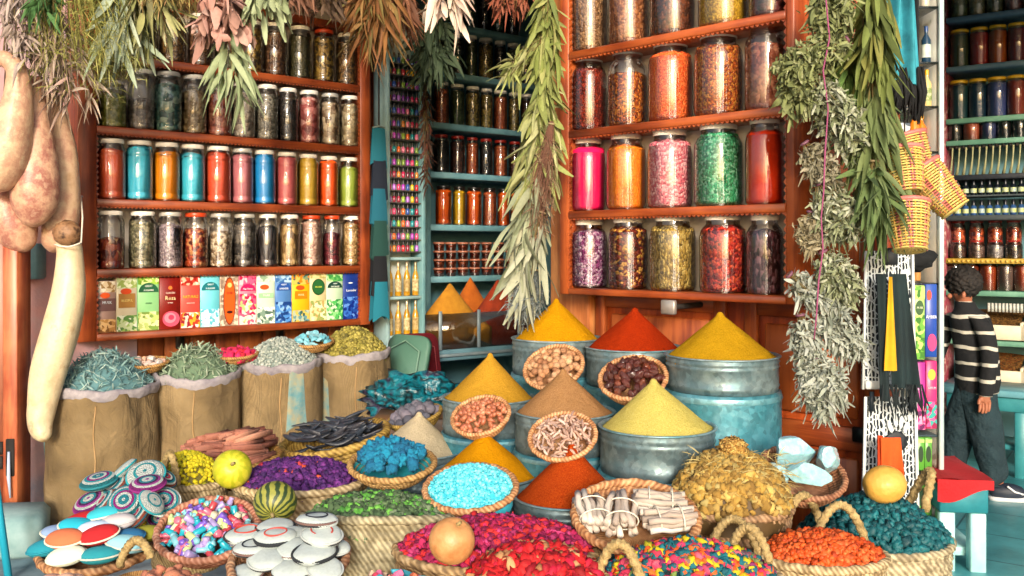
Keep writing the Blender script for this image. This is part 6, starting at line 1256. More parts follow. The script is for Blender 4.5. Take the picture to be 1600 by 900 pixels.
# shiny fabric heap on the floor between chairs and tins
p = at(648, 615, 5.1); tag(MB().add(ico(4, (.26, .16, .14), .5, 3, 4)).build('wrapped_bundle', M(['#0c1014', '#0f6878', '#0c1014', '#10707f', '#2c1c38', '#607078'], rough=.3, scale=7, detail=2, bump=.8, bs=18, bd=.03), loc=p + Vector((0, 0, -.03))), 'shiny teal and black wrapped bundle in front of the chairs', 'bundle')
p = at(655, 655, 4.7); tag(MB().add(bbox(-.24, .24, -.2, .2, 0, p.z)).build('wooden_crate', WOOD('#4c3420', '#6c4c30', 0), loc=(p.x, 4.9, 0)), 'dark wooden crate under the shiny bundle and resin basket', 'crate')

# ============================================================ braided palm baskets with loose goods
def palm(label, p, rx, ry, h, rows=8, col=('#a08c68', '#c8b48c', '#786444'), dip=0, rot=0, taper=.8, cat='basket'):
    T = thing('palm_basket', label, cat, (p.x, p.y, p.z - h), (0, 0, rot)); m = STRAW(*col); n = 150; pr = []
    for j in range(rows * 5 + 1): t = j / (rows * 5); pr.append((taper + (1 - taper) * t ** .6, t * h))
    def md(a, i, q, z):
        row = i // 5; ph = (i % 5) / 5; b_ = abs(math.sin(PI * ph)); tw = math.cos(46 * a + (1 if row % 2 else -1) * ph * 4.5)
        return q * (1 + .020 * b_ + .016 * tw * b_), z + dip * (math.sin(a) if z > h * .3 else 0) * (z / h)
    v, f = lathe(pr, n, md); v = [(x * rx, y * ry, z) for x, y, z in v]
    MB().add((v, f)).build('braided_wall', m, T)
    MB().add(rope([(rx * math.cos(t), ry * math.sin(t), h + dip * math.sin(t)) for t in [2 * PI * k / 110 for k in range(110)]], .013, 2, .05, 10, True)).build('braided_rim', m, T)
    v, f = lathe([(taper, .004), (0, .004)], 30); MB().add(([(x * rx, y * ry, z) for x, y, z in v], f)).build('bottom', m, T)
    return T
def handle(T, pa, pb, lift, r=.013, col=('#b8a47c', '#d8c8a0', '#8c7850'), lean=(0, 0, 0)):
    a, b_ = Vector(pa), Vector(pb); pth = []
    for k in range(41):
        t = k / 40; c = a.lerp(b_, t) + Vector((0, 0, 1)) * lift * math.sin(PI * t) ** .75 + Vector(lean) * math.sin(PI * t); pth.append(c - T.location if T.rotation_euler.z == 0 else c - T.location)
    MB().add(tube(pth, r, 12, mod=lambda i, a_: 1 + .2 * math.cos(i * 2.1 + a_))).build('handle', M(['#78643c', '#9c8658', '#b49c6c'], rough=.8, scale=60, bump=.8, bs=90, bd=.01), T)
# purple potpourri
p = at(468, 750, 3.12); rx = 100 * 3.12 / F; palm('palm basket of purple potpourri behind the green striped gourd', p, rx, rx * .9, .25)
heap('potpourri', 'deep purple dried blossom potpourri behind the green striped gourd', p + Vector((0, 0, -.01)), rx * .97, rx * .87, .07, bud + petal, 1500, (.008, .015), [ISL(['#2c1048', '#4c1c64', '#3c1454', '#6c2c7c', '#241040'], rough=.8), ISL(['#b02c2c', '#c85030', '#981c3c'], rough=.8)], M(['#241038']), seed=21, weights=[.96, .04], cat='potpourri')
# green leaves in palm sack
p = at(590, 808, 2.72); rx = 116 * 2.72 / F; palm('wide palm basket of green dried buds in front of the blue pigment bowl', p, rx, rx * .72, .24, 9, ('#8c8468', '#b0a888', '#686048'), dip=-.035)
heap('dried_buds', 'green and grey green dried buds in the wide palm basket', p + Vector((0, .0, .0)), rx * .95, rx * .68, .05, bud + [lowball[0]], 1100, (.007, .0145), [ISL(['#3c5434', '#546c48', '#2c4028', '#6c7c60'], rough=.8), ISL(['#4c8c34', '#6cac48', '#3c7430'], rough=.8)], M(['#24301c']), seed=22, weights=[.72, .28], tilt=R(7), cat='dried buds')
# magenta + red roses
p = at(775, 868, 2.50); rx = 160 * 2.5 / F; palm('big palm basket of magenta rosebuds in the foreground', p + Vector((0, .06, -.0)), rx, rx * .72, .25, 9, ('#9c8058', '#c0a47c', '#70583c'))
heap('rosebuds', 'magenta and wine red dried rosebuds in the foreground', p + Vector((0, .06, .0)), rx * .97, rx * .69, .07, bud + petal, 1700, (.008, .016), [ISL(['#8c1040', '#b02058', '#6c0c34', '#c03c74'], rough=.8), ISL(['#b81c24', '#d03030', '#981418'], rough=.8)], M(['#3c0818']), seed=23, weights=[.75, .25], cat='rosebuds')
p = at(838, 905, 2.34); rx = 108 * 2.34 / F; palm('palm basket of scarlet dried roses at the lower edge', p, rx, rx * .75, .25, 9, ('#b08c60', '#d0b080', '#806040'))
heap('dried_roses', 'scarlet dried roses with tan leaf stubs at the lower edge', p, rx * .96, rx * .72, .075, bud + petal, 950, (.009, .021), [ISL(['#a80c18', '#c41c20', '#800810', '#b81038'], rough=.75), ISL(['#a87c54', '#8c5c3c', '#c09468'], rough=.8)], M(['#3c0408']), seed=24, weights=[.82, .18], cat='dried roses')
# mixed colours
p = at(1078, 902, 2.42); rx = 138 * 2.42 / F; T = palm('palm basket of mixed bright potpourri at the lower edge', p, rx, rx * .6, .25, 9)
handle(T, at(930, 915, 2.33), at(1003, 915, 2.30), .105, .0125); handle(T, at(1140, 868, 2.50), at(1202, 880, 2.42), .085, .012); handle(T, at(1113, 850, 2.60), at(1185, 868, 2.58), .085, .012)
heap('potpourri', 'mixed teal, pink, orange and yellow potpourri at the lower edge', p, rx * .96, rx * .57, .085, bud + petal, 1400, (.009, .016), [ISL(['#0c5460', '#0f6c78', '#0a4450'], rough=.8), ISL(['#c8384c', '#b01c54', '#d85c6c'], rough=.8), ISL(['#d86020', '#c84818'], rough=.8), ISL(['#c8ac14', '#a8a01c'], rough=.8), ISL(['#6c1c4c', '#84306c', '#5c8c28'], rough=.8)], M(['#10282c']), seed=25, weights=[.42, .18, .16, .13, .11], cat='potpourri')
# orange
p = at(1283, 868, 2.60); rx = 98 * 2.6 / F; T = palm('palm basket of orange dried berries in the right foreground', p, rx, rx * .72, .50, 15)
handle(T, at(1275, 842, 2.72), at(1352, 848, 2.70), .105, .0125); handle(T, at(1226, 830, 2.8), at(1285, 835, 2.86), .115, .0125)
heap('dried_berries', 'bright orange dried berries and peel in the right foreground', p, rx * .96, rx * .69, .06, lowball + bud, 1100, (.006, .0125), ISL(['#b8400c', '#d0581c', '#983008', '#dc6c34'], rough=.6), M(['#5c1c08']), seed=26, cat='dried berries')
# teal
p = at(1366, 838, 2.98); rx = 112 * 2.98 / F; T = palm('tall palm basket of teal potpourri beside the low bench', p, rx, rx * .9, p.z - .01, 17, ('#988c70', '#c0b494', '#70644c'))
handle(T, at(1418, 797, 3.1), at(1445, 800, 3.0), .13, .0145, lean=(.045, 0, 0))
heap('potpourri', 'dark teal dried blossom potpourri beside the low bench', p, rx * .97, rx * .87, .115, bud + petal, 1500, (.009, .019), ISL(['#0c4850', '#0f5c64', '#083840', '#187078'], rough=.6), M(['#062428']), seed=27, cat='potpourri')
# brown dried flower heads
p = at(1142, 790, 2.82); rx = 92 * 2.82 / F; palm('palm basket under the golden brown dried flower heads', p, rx, rx * .8, .3, 10, ('#8c6c4c', '#a88868', '#644c34'))
heap('dried_flowers', 'golden brown dried flower heads and stalks heaped by the twig basket', p, rx * .98, rx * .85, .155, bud, 1500, (.008, .019), [ISL(['#8c6c30', '#a88840', '#6c5024', '#c0a45c'], rough=.9), ISL(['#a89860', '#8c7c48'], rough=.9)], M(['#4c3818']), seed=28, weights=[.85, .15], pw=.6, cat='dried flowers')
q = MB(); V_, F_ = leaves([(random.uniform(-.12, .16), random.uniform(-.12, .05), random.uniform(.05, .16)) for _ in range(380)], [(random.uniform(-.6, 1), random.uniform(-1, .2), random.uniform(-.1, .7)) for _ in range(380)], .05, .0028, droop=.3)
q.add((V_, F_)); tag(q.build('dried_stalks', ISL(['#a89458', '#c0b078', '#7c6838'], rough=.9), loc=p), 'thin straw coloured stalks lying over the golden flower heads', 'stalks', kind='stuff')
tag(MB().add(ico(4, (.045, .04, .04), .35, 2, 6)).build('flower_head', VOR(['#a8803c', '#8c6428', '#c0a058'], 160, bd=.01), loc=at(1145, 703, 2.82)), 'single round brown flower head topping the golden heap', 'flower head')
# yellow small flowers
p = at(292, 752, 3.25); rx = 62 * 3.25 / F; T = palm('small palm basket of yellow flowers behind the crochet pouches', p, rx, rx * .8, .3)
handle(T, at(252, 770, 3.15), at(277, 760, 3.1), .12, .012)
heap('dried_flowers', 'bright yellow dried flowers behind the crochet disc pouches', p, rx * .95, rx * .78, .10, lowball, 900, (.005, .010), ISL(['#b0a00c', '#c8b81c', '#8c8c10'], rough=.8), M(['#5c5408']), seed=29, cat='dried flowers')
# lower left objects
mw, r = fmat(75, 938, 2.3, 130, .4, 0); bowl('straw bowl of peach coloured round soaps at the bottom left', mw, r, .4, ('#98806c', '#b8a490', '#705c4c'))
sp_ = [proto('round_soap', ico(3, (1, .95, .62), .04, 1), OBJ(['#c09080', '#d0a890', '#b87c70', '#d8bca4'], rough=.5, scale=12, bump=.1))]
spread(sp_, mw, r, r, 18, .03, .028, 'peach coloured round soap in the bowl at bottom left', 'soap', 'peach soaps in the bowl', flat=.4, z0=.005)
mw, r = fmat(240, 940, 2.32, 160, .45, 0); bowl('straw bowl of terracotta pots at the bottom left', mw, r, .4, ('#98806c', '#b8a490', '#705c4c'))
tc_ = [proto('clay_stopper', lathe([(0, -.5), (.8, -.5), (.95, -.3), (.95, .1), (.8, .3), (.35, .4), (.3, .7), (.5, .9), (.4, 1.1), (0, 1.15)], 20), OBJ(['#a06048', '#b07860', '#8c5040'], rough=.8, scale=8, bump=.3))]
spread(tc_, mw, r, r, 18, .03, .027, 'small terracotta stopper in the bowl at bottom left', 'stopper', 'terracotta stoppers in the bowl', flat=1.2, z0=.01)
T = thing('rope_handle_basket', 'small straw basket with rope handle between trays', 'basket', at(215, 880, 2.6)); T.location.z -= .1
MB().add(lathe([(0, 0), (.05, 0), (.06, .06), (.057, .06), (.047, .005), (0, .004)], 24)).build('basket_wall', STRAW(), T)
handle(T, at(187, 885, 2.6), at(236, 872, 2.55), .06, .0115)
mw, r = fmat(615, 938, 2.22, 190, .40, 0); bowl('dark wooden coloured straw bowl of pastel stones at the lower edge', mw, r, .4, ('#6c5c54', '#8c7c70', '#4c4038'), inner=M(['#3c5c68', '#4c707c']))
ps = [('pink', '#c85c84'), ('pale blue', '#7cb8c8'), ('salmon', '#c87468'), ('beige', '#b89c84'), ('turquoise', '#3c9cb0'), ('crimson', '#b02c48'), ('orange', '#c86444')]
pp = [('pastel_stone', MB().add(crystal(k + 31, (1, .75, .6), 7)).mesh('pastel_stone', M([c, c], rough=.6, bump=.2), False)) for k, (nm, c) in enumerate(ps)]
spread(pp, mw, r, r, 60, .045, .0195, [f'{nm} rough stone in the dark bowl at the lower edge' for nm, c in ps], 'stone', 'rough pastel stones in the dark bowl', edge=.84, z0=.0)

# ============================================================ gourds and melons
@memo
def GOURD(cols, stripes=0, cs='#2c3c14'):
    m, t, b = newmat('gourd_skin'); v = mapped(t, rnd=False); n = nd(t, 'ShaderNodeTexNoise', Scale=9, Detail=7, Roughness=.65); t.links.new(v, n.inputs['Vector'])
    mr = nd(t, 'ShaderNodeMapRange'); mr.inputs[1].default_value = .3; mr.inputs[2].default_value = .7; t.links.new(n.outputs[0], mr.inputs[0]); r = ramp(t, cols); t.links.new(mr.outputs[0], r.inputs[0]); out = r.outputs[0]
    if stripes:
        gr = nd(t, 'ShaderNodeTexGradient'); gr.gradient_type = 'RADIAL'; t.links.new(v, gr.inputs['Vector']); ml = nd(t, 'ShaderNodeMath', operation='MULTIPLY_ADD'); ml.inputs[1].default_value = 2 * PI * stripes; t.links.new(gr.outputs['Fac'], ml.inputs[0])
        n2 = nd(t, 'ShaderNodeTexNoise', Scale=26, Detail=3); t.links.new(v, n2.inputs['Vector']); m5 = nd(t, 'ShaderNodeMath', operation='MULTIPLY'); m5.inputs[1].default_value = 9; t.links.new(n2.outputs[0], m5.inputs[0]); t.links.new(m5.outputs[0], ml.inputs[2])
        sn = nd(t, 'ShaderNodeMath', operation='SINE'); t.links.new(ml.outputs[0], sn.inputs[0]); mx = nd(t, 'ShaderNodeMix', data_type='RGBA'); m6 = nd(t, 'ShaderNodeMapRange'); m6.inputs[1].default_value = -.1; m6.inputs[2].default_value = .35; t.links.new(sn.outputs[0], m6.inputs[0]); t.links.new(m6.outputs[0], mx.inputs[0])
        t.links.new(out, mx.inputs[6]); mx.inputs[7].default_value = C(cs); out = mx.outputs[2]
    t.links.new(out, b.inputs['Base Color']); b.inputs['Roughness'].default_value = .5; b.inputs['Coat Weight'].default_value = .1; b.inputs['Coat Roughness'].default_value = .25; n7 = nd(t, 'ShaderNodeTexNoise', Scale=60, Detail=6); t.links.new(v, n7.inputs['Vector']); bumpit(t, b, n7.outputs[0], .5, .006); return m
def melon(label, cx, cy, Y, rpx, m, asp=1.0, tilt=(0, 0, 0), name='gourd', stem='#8c7c50', ribs=0):
    r = rpx * Y / F; T = thing(name, label, 'gourd', at(cx, cy, Y), tilt)
    pr = [(max(.001, math.sin(t)) * r, -math.cos(t) * r * asp + (.12 * r * math.exp(-((PI - t) / .25) ** 2) * -1) + (.08 * r * math.exp(-(t / .25) ** 2))) for t in [PI * k / 24 for k in range(25)]]
    MB().add(lathe(pr, 48, lambda a, i, q, z: (q * (1 + ribs * abs(math.sin(6 * a))), z))).build('fruit', m, T)
    MB().add(tube([(0, 0, r * asp * .86), (.01 * r, 0, r * asp * .97), (.08 * r, 0, r * asp * 1.06)], [r * .13, r * .07, r * .08], 8)).build('stem_stub', FLAT(stem, .8), T)
melon('yellow green smooth gourd lying by the cinnamon basket', 363, 733, 3.0, 30, GOURD(['#9c9c10', '#b8b428', '#c8c03c'], 10, '#a4a81c'), .96, (R(60), 0, .3))
melon('green striped gourd lying against the purple potpourri', 430, 785, 2.72, 33, GOURD(['#6c7028', '#8c8c3c', '#54642c'], 15, '#283c1c'), .95, (R(115), R(15), .2), ribs=.02)
melon('tan speckled round gourd resting on the magenta rosebuds', 706, 845, 2.33, 36, GOURD(['#a8703c', '#c08c58', '#9c6030']), 1.0, (R(20), R(20), 0))
melon('orange yellow oval gourd on top of the teal potpourri', 1382, 757, 2.95, 29, GOURD(['#b8842c', '#d0a048', '#c09038']), 1.15, (R(10), R(82), .2), ribs=.015)
def longgourd(label, pts, rad, cols, n=28):
    P = [Vector(p) for p in pts]; out = []; rr_ = []
    m = len(P)
    for i in range(m - 1):
        for k in range(6):
            t = k / 6; p0, p1, p2, p3 = P[max(i - 1, 0)], P[i], P[i + 1], P[min(i + 2, m - 1)]
            c = .5 * ((2 * p1) + (p2 - p0) * t + (2 * p0 - 5 * p1 + 4 * p2 - p3) * t * t + (3 * p1 - p0 - 3 * p2 + p3) * t ** 3); out.append(c)
            r0_, r1_, r2_, r3_ = rad[max(i - 1, 0)], rad[i], rad[i + 1], rad[min(i + 2, m - 1)]
            rr_.append(max(.004, .5 * ((2 * r1_) + (r2_ - r0_) * t + (2 * r0_ - 5 * r1_ + 4 * r2_ - r3_) * t * t + (3 * r1_ - r0_ - 3 * r2_ + r3_) * t ** 3)))
    out.append(P[-1]); rr_.append(rad[-1])
    o0 = P[0].copy(); T = thing('bottle_gourd', label, 'gourd', o0, group='long bottle gourds hanging at the left')
    from mathutils import noise as N
    MB().add(tube([q - o0 for q in out], rr_, n, mod=lambda i, a: 1 + .06 * N.noise(Vector((math.cos(a) * 1.3 + o0.x * 9, math.sin(a) * 1.3, i * .16))) + .02 * N.noise(Vector((math.cos(a) * 6, math.sin(a) * 6, i * .7))))).build('fruit', GOURD(cols), T)
    return T, o0
g1 = ['#b89470', '#c8a888', '#b0846c', '#d4bc98']; g2 = ['#a87860', '#c49c80', '#945c50', '#ccac90']
px_ = lambda x, y, Y: at(x, y, Y)
s = 4.3 / F
T, o0 = longgourd('bottle gourd with curled neck hanging at the far left edge', [px_(-40, 130, 4.35), px_(-22, 100, 4.33), px_(5, 92, 4.3), px_(26, 110, 4.3), px_(28, 150, 4.3), px_(18, 200, 4.3), px_(6, 250, 4.3), px_(-8, 290, 4.3), px_(-10, 303, 4.3)], [14 * s, 13 * s, 13 * s, 16 * s, 21 * s, 30 * s, 34 * s, 22 * s, 4 * s], g1)
T, o0 = longgourd('blotched bottle gourd hanging second from the left edge', [px_(55, 120, 4.42), px_(54, 160, 4.42), px_(56, 210, 4.42), px_(56, 265, 4.42), px_(54, 315, 4.42), px_(53, 345, 4.42), px_(53, 355, 4.42)], [12 * s, 17 * s, 25 * s, 34 * s, 35 * s, 20 * s, 4 * s], g2)
T, o0 = longgourd('pinkish bottle gourd low at left behind the curled one', [px_(2, 230, 4.5), px_(5, 280, 4.5), px_(14, 325, 4.5), px_(26, 360, 4.5), px_(40, 385, 4.5), px_(44, 392, 4.5)], [22 * s, 30 * s, 34 * s, 33 * s, 18 * s, 4 * s], g2)
T, o0 = longgourd('slim tan bottle gourd hanging beside the cabinet edge', [px_(72, 140, 4.6), px_(84, 180, 4.6), px_(94, 230, 4.6), px_(97, 290, 4.6), px_(94, 345, 4.6), px_(84, 382, 4.6), px_(80, 394, 4.6)], [14 * s, 19 * s, 25 * s, 27 * s, 28 * s, 20 * s, 4 * s], g1)
T, o0 = longgourd('longest pale bottle gourd hanging by a nail down to the first sack', [px_(106, 358, 4.5), px_(107, 375, 4.5), px_(109, 400, 4.48), px_(108, 450, 4.46), px_(96, 510, 4.44), px_(79, 570, 4.42), px_(68, 620, 4.4), px_(63, 660, 4.38), px_(68, 682, 4.36), px_(70, 690, 4.36)], [18 * s, 19 * s, 20 * s, 25 * s, 28 * s, 28 * s, 23 * s, 19 * s, 13 * s, 3 * s], ['#b4a07c', '#c8b490', '#d0c09c', '#ac8c64'])
MB().add(ico(3, (.066, .055, .062), .1, 2, 5)).build('dark_end', M(['#5c3c24', '#8c6848', '#3c2414'], rough=.6, scale=25, bump=.5), T, px_(105, 364, 4.44) - o0)
MB().add(tube([px_(85 + 42 * t, 382 - 3 * t + 5 * math.sin(PI * t), 4.42 - .03 * math.sin(PI * t)) - o0 for t in [k / 10 for k in range(11)]] + [px_(129, 340, 4.45) - o0, px_(127, 306, 4.7) - o0], .004, 6)).build('string', FLAT('#d0c8b8'), T)
MB().add(tube([px_(122, 306, 4.9) - o0, px_(128, 307, 4.7) - o0], .006, 6)).build('nail', FLAT('#c8c8c8', .3, .8), T)
for xx, yy in ((55, 120), (72, 142), (5, 88), (2, 232)):
    p = at(xx, yy, 4.45); tag(MB().add(tube([p, (p.x + .03, p.y + .05, 2.9)], .005, 5)).build('hanging_string', FLAT('#6c5c44')), {55: 'string holding the blotched bottle gourd', 72: 'string holding the slim tan bottle gourd', 5: 'string holding the gourd with curled neck', 2: 'string holding the pinkish low bottle gourd'}[xx], 'string')
# ============================================================ hanging herb bunches
CRUM = [leaft(2, w_, c_, 5) for w_ in (.55, .75) for c_ in (.5, 1.0, 1.5, -.8)]
def bunch(label, top, tip, n, spread, L, W, cols, name='herb_bunch', stems=14, stem_c='#6c5c34', start=.12, droop=.3, jit=.5, seed=0, cat='herb bunch', group=None, out=.6, stemr=.0022, tie='#8c7c5c', rough=.75, grow=1.0, profile=None, wave=0, twist=.8, blunt=.75, curl=.35, ax_w=.75, crumple=None):
    """stems run from the tied top towards the tip and carry leaves that leave them at an angle"""
    rng = np.random.default_rng(seed + 100); top, tip = Vector(top), Vector(tip); ax = (tip - top); H = ax.length; ax.normalize(); e1 = ax.orthogonal().normalized(); e2 = ax.cross(e1)
    T = thing(name, label, cat, top, group=group); S = MB(); P = []; D = []; LL = []; WW = []
    pf = profile or (lambda t: (.15 + .85 * min(1, t * 1.8)) * (1 if t < .8 else 1 - (t - .8) * 1.2))
    ends = []
    for k in range(stems):
        a = rng.uniform(0, 2 * PI); q = math.sqrt(rng.uniform(0, 1)); dv = (e1 * math.cos(a) + e2 * math.sin(a)) * q; ln = H * rng.uniform(.7, 1.0); ends.append((dv, ln))
        path = [ax * (ln * t) + dv * spread * pf(t) for t in (0, .2, .4, .6, .8, 1)]; S.add(tube(path, [stemr, stemr, stemr, stemr * .8, stemr * .6, stemr * .3], 4))
    per = max(1, n // stems)
    for dv, ln in ends:
        for j in range(per):
            t = start + (1 - start) * rng.uniform(0, 1) ** .85; p = ax * (ln * t) + dv * spread * pf(t)
            o_ = rng.normal(size=3) * out; d_ = np.array(ax) * ax_w + o_ + np.array(dv) * .5
            P.append(np.array(p) + rng.normal(size=3) * spread * .12); D.append(d_); g = 1 + (grow - 1) * t; LL.append(L * rng.uniform(1 - jit, 1 + jit * .5) * g); WW.append(W * rng.uniform(.6, 1.25))
    S.build('stem', ISL([stem_c, stem_c], rough=.8), T)
    q = MB()
    if crumple:
        for k, p_ in enumerate(P):
            if k % 4: q.add(CRUM[k % len(CRUM)], Matrix.Translation(Vector(p_) + Vector(D[k]) * L * .35) @ rand_rot(rng) @ Matrix.Scale(crumple * rng.uniform(.6, 1.25), 4))
        P, D, LL, WW = P[::4], D[::4], LL[::4], WW[::4]
    q.add(leaves(P, D, np.array(LL), np.array(WW), droop=droop, rng=rng, wave=wave, twist=twist, blunt=blunt, curl=curl)); q.build('foliage', ISL(cols, rough=rough, bump=.3, bs=60), T)
    MB().add(rope([ax * (H * .02) + (e1 * math.cos(2 * PI * k / 16) + e2 * math.sin(2 * PI * k / 16)) * max(.012, spread * .2) for k in range(16)], .005, 2, .02, 6, True)).build('tie', FLAT(tie), T)
    return T
# --- top left row, hanging from the lintel
YL = 4.42
def B(label, x0, y0, x1, y1, Y, n, sp, L, W, cols, **k):
    if y0 < 0 and 150 < x0 < 500: y1 -= 38; L *= .85
    return bunch(label, at(x0, y0, Y), at(x1, y1, Y), n, sp * Y / F, L, W, cols, **k)
B('grey pink withered herb bunch at the top left corner', 22, -50, 45, 95, 4.35, 320, 42, .10, .016, ['#8c7c74', '#a89890', '#6c5c50', '#b8a89c'], seed=1, droop=.5)
B('withered pale bunch with curled tips above the gourds', 60, -20, 118, 165, 4.38, 330, 30, .11, .013, ['#98887c', '#b0a090', '#7c6854', '#a88c84'], seed=2, droop=.6, twist=1.4)
B('fresh green leafy sprig high at the top left', 66, -60, 75, 40, 4.2, 60, 20, .09, .024, ['#34582a', '#446c38', '#284420'], seed=3)
B('wispy yellow green fennel bunch hanging at top left', 110, -60, 140, 150, 4.40, 1800, 75, .07, .0035, ['#7c7c34', '#94944c', '#5c6024', '#a8a460'], seed=4, stems=60, stem_c='#7c7838', droop=.2, out=.9)
B('second wispy green herb bunch before the cabinet edge', 165, -60, 178, 165, 4.46, 1300, 55, .07, .0035, ['#74783c', '#8c9050', '#545c28', '#9c9c60'], seed=5, stems=50, stem_c='#707438', droop=.3, out=.8)
B('long grey green eucalyptus leaves hanging over the jars', 196, -40, 196, 120, 4.42, 60, 22, .22, .034, ['#8c9c84', '#a4b09c', '#74886c'], seed=6, droop=.3, out=.12, stems=10, blunt=.5, curl=.5)
B('drooping olive willow bunch beside the eucalyptus leaves', 235, -60, 238, 100, 4.46, 130, 40, .16, .028, ['#848450', '#9c9c6c', '#6c7040', '#a8a484'], seed=7, droop=.4, out=.2, blunt=.6, curl=.6)
B('golden brown seed head bunch at the top left centre', 258, -60, 262, 55, 4.40, 900, 55, .05, .006, ['#84743c', '#9c8c54', '#6c5c2c', '#a8845c'], seed=8, stems=40, droop=.5, out=.8)
B('pale pink dried broad leaves hanging before the shaded jars', 348, -40, 352, 108, 4.30, 150, 34, .075, .05, ['#a07468', '#b89084', '#ac8074', '#845c50', '#c0a094'], seed=9, droop=.7, out=.45, stems=14, blunt=.5, curl=1.0, twist=1.4)
B('grey green tapering leaves below the pink dried leaves', 360, 30, 366, 150, 4.36, 60, 22, .14, .026, ['#7c8c64', '#94a07c', '#64744c'], seed=10, droop=.5, out=.2, stems=8, curl=.7)
B('pale green broad leaf bunch right of the pink leaves', 408, -60, 410, 70, 4.34, 80, 26, .11, .040, ['#84906c', '#9ca884', '#6c7854'], seed=11, droop=.6, out=.25, stems=9, blunt=.45, curl=.6)
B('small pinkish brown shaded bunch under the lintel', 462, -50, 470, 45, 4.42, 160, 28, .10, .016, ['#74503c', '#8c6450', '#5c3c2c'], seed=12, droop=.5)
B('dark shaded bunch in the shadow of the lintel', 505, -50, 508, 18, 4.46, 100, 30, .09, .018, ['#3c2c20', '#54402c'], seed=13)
B('rust brown and ochre hanging leaf bunch before the rack', 590, -70, 588, 45, 4.9, 300, 30, .17, .022, ['#6c4424', '#845a2c', '#54341a', '#545022', '#8c683c'], seed=14, droop=.4, out=.16, stems=22, curl=.7)
B('second rust coloured leaf bunch right behind the first', 618, -70, 622, 35, 5.0, 170, 20, .15, .020, ['#6c4430', '#7c5038', '#503020'], seed=15, droop=.4, out=.15, stems=14, curl=.7)
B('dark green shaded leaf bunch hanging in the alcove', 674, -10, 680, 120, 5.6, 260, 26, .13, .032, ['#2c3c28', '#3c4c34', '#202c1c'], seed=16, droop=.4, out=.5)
B('slim dark brown bunch trailing down beside the alcove jars', 664, 90, 668, 300, 6.1, 160, 5, .07, .014, ['#3c2418', '#4c3020', '#2c1a12', '#5c2c1c'], seed=17, droop=.4, out=.4)
B('white pink dried husks hanging in bright light at top centre', 694, -50, 692, 25, 3.9, 34, 26, .11, .036, ['#c8b4a4', '#d8c8b8', '#b89484'], seed=18, droop=.5, out=.25, stems=6, twist=1.5, blunt=.5, curl=.8)
B('reddish brown dried flower bunch at the top of garland', 800, -50, 800, 20, 4.1, 170, 32, .06, .012, ['#7c3c28', '#8c5038', '#5c2c1c'], seed=19, droop=.4, out=.7)
# --- the garland at the alcove's right side
YG = 4.02
G1 = ['#7c8444', '#949c5c', '#646c34', '#a8a878', '#888c5c']
B('upper eucalyptus bunch of the long garland beside the right cabinet', 858, -40, 852, 150, YG, 170, 12, .11, .030, ['#6c7838', '#848c4c', '#586430', '#98985c'], seed=20, droop=.5, out=.36, blunt=.55, curl=.6)
B('middle eucalyptus bunch of the long garland beside the right cabinet', 852, 110, 835, 300, YG, 190, 15, .13, .032, G1, seed=21, droop=.5, out=.30, blunt=.5, curl=.6)
B('pale lower eucalyptus bunch of the long garland', 842, 250, 815, 400, YG - .04, 90, 15, .16, .032, ['#848c70', '#989e82', '#70785c', '#a4a488'], seed=22, droop=.4, out=.2, stems=16, blunt=.45, curl=.5, twist=1.2)
B('thin purplish twig bunch in the middle of the garland', 862, 190, 832, 390, YG - .06, 700, 20, .06, .0032, ['#6c4c3c', '#7c5c48', '#846c54', '#5c4434'], seed=23, stems=70, stem_c='#6c4838', stemr=.0016, out=.4, droop=.1)
B('pale grey green lowest leaf bunch of the garland', 848, 330, 818, 450, YG - .08, 70, 13, .15, .032, ['#8c927c', '#a0a28c', '#788068'], seed=24, droop=.5, out=.18, stems=12, blunt=.4, curl=.5)
B('dusty grey lavender bunch ending the long garland', 838, 420, 812, 505, YG - .05, 700, 26, .04, .005, ['#646c6c', '#7c8484', '#505858'], seed=25, stems=34, stem_c='#58605c', out=.7)
B('spiky side sprig sticking out of the upper garland', 850, 60, 785, 130, YG, 40, 14, .10, .02, G1, seed=26, stems=7, out=.5)
# --- right: grey green sage bunches tied on a pink string
SG = ['#747c5c', '#8c9474', '#5c6444', '#9ca08c', '#a8ac98']; SG2 = ['#8c9488', '#a4aaa0', '#707868', '#b4b8b0']; SG0 = ['#6c7444', '#848c5c', '#545c34', '#989c74']
YR = 3.14
bul = lambda t: min(1, .22 + t * 2.2) * (1 if t < .7 else 1 - (t - .7) * 1.3)
def SB(label, x0, y0, x1, y1, Y, n, sp, L, W, c, **k):
    k['out'] = .8; k['droop'] = .8
    return B(label, x0, y0, x1, y1, Y, int(n * 1.9), sp * .72, L * .58, W * 1.05, c, blunt=.35, curl=1.6, twist=2.2, crumple=.0155, stemr=.0016, profile=bul, cat='herb bunch', group=None, name='sage_bunch', tie='#6c4456', **k)
SB('topmost sage bunch hanging vertically on the pink string', 1304, -50, 1306, 82, YR, 620, 40, .065, .017, SG0, seed=30, droop=.5, out=.8)
SB('sage bunch lying to the left over the cabinet edge', 1325, 62, 1212, 112, YR - .03, 520, 34, .055, .016, SG0, seed=31, droop=.6, out=.8)
SB('fanning sage bunch below the one over the cabinet edge', 1252, 95, 1250, 170, YR - .02, 260, 30, .07, .026, SG0, seed=32, droop=.4, out=.7)
SB('large slanting sage bunch pointing down to the right', 1262, 120, 1348, 240, YR - .02, 640, 36, .06, .017, SG, seed=33, droop=.5, out=.8)
SB('twiggy sage bunch leaning left below the slanting one', 1256, 222, 1312, 300, YR, 330, 26, .055, .015, ['#84806c', '#6c6850', '#9c9480', '#5c6040'], seed=34, droop=.4, out=.8)
SB('grey green sage bunch beside the pink string knot', 1280, 285, 1330, 375, YR, 480, 36, .06, .015, SG, seed=35, droop=.5, out=.9)
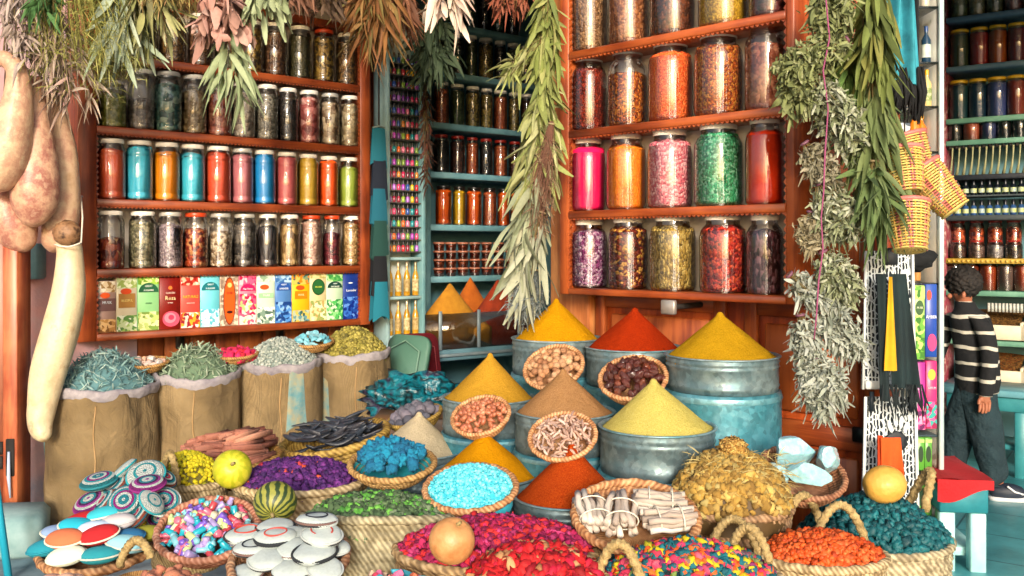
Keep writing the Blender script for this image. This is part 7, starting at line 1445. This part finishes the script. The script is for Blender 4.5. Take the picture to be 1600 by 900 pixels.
SB('sage bunch with loose stems at the height of lowest jars', 1268, 330, 1262, 390, YR + .02, 220, 20, .05, .012, ['#84785c', '#9c947c', '#6c6444'], seed=36, droop=.3, out=.8)
SB('rounded sage bunch right of the string, above the grey ones', 1285, 392, 1335, 470, YR, 560, 36, .055, .015, SG, seed=37, droop=.5, out=.9)
SB('straggly sage bunch reaching left at tin height', 1232, 428, 1310, 490, YR, 380, 26, .055, .014, SG2, seed=38, droop=.4, out=.9)
SB('silver grey sage bunch hanging right above the lowest one', 1292, 470, 1340, 560, YR, 560, 34, .06, .012, SG2, seed=39, droop=.6, out=.9)
SB('slender silver sage bunch left beside the string end', 1250, 490, 1272, 600, YR, 480, 24, .06, .012, SG2, seed=40, droop=.5, out=.8)
SB('lowest silver grey sage bunch hanging before the door', 1272, 560, 1300, 645, YR - .02, 680, 36, .065, .013, SG2, seed=41, droop=.6, out=.9)
T = tag(MB().add(rope([at(x, y, YR - .09) for x, y in ((1288, -30), (1296, 60), (1286, 110), (1294, 170), (1289, 240), (1287, 300), (1283, 340), (1286, 390), (1279, 440), (1276, 490), (1272, 530))], .0026, 2, .02, 6)).build('pink_string', FLAT('#8c4468', .9)), 'pink twisted string on which the sage bunches are tied', 'string')
# long green leaves
LG = ['#4c6c2c', '#5c7c3c', '#3c5820', '#748c4c', '#6c7c34']
B('long fresh green leaves hanging at the very top right', 1366, -50, 1362, 110, 3.14, 120, 17, .15, .026, ['#545f28', '#687438', '#444f20', '#78783a'], seed=50, droop=.3, out=.14, blunt=.55, curl=.4, stems=16)
B('long green leaf bunch behind the slanting sage bunch', 1325, 60, 1332, 150, 3.24, 80, 20, .15, .026, LG, seed=51, droop=.3, out=.14, blunt=.55, curl=.4, stems=12)
B('middle bunch of long green leaves beside the blue scarf', 1362, 110, 1364, 250, 3.14, 130, 15, .15, .028, ['#56653a', '#6a7648', '#44542c'], seed=52, droop=.3, out=.14, blunt=.55, curl=.4, stems=14)
B('lowest bright green leaf bunch ending beside the reed baskets', 1366, 250, 1372, 330, 3.12, 170, 18, .11, .022, ['#4a5f34', '#5c7040', '#38492a', '#788858'], seed=53, droop=.6, out=.4, blunt=.5, curl=.7, stems=14)
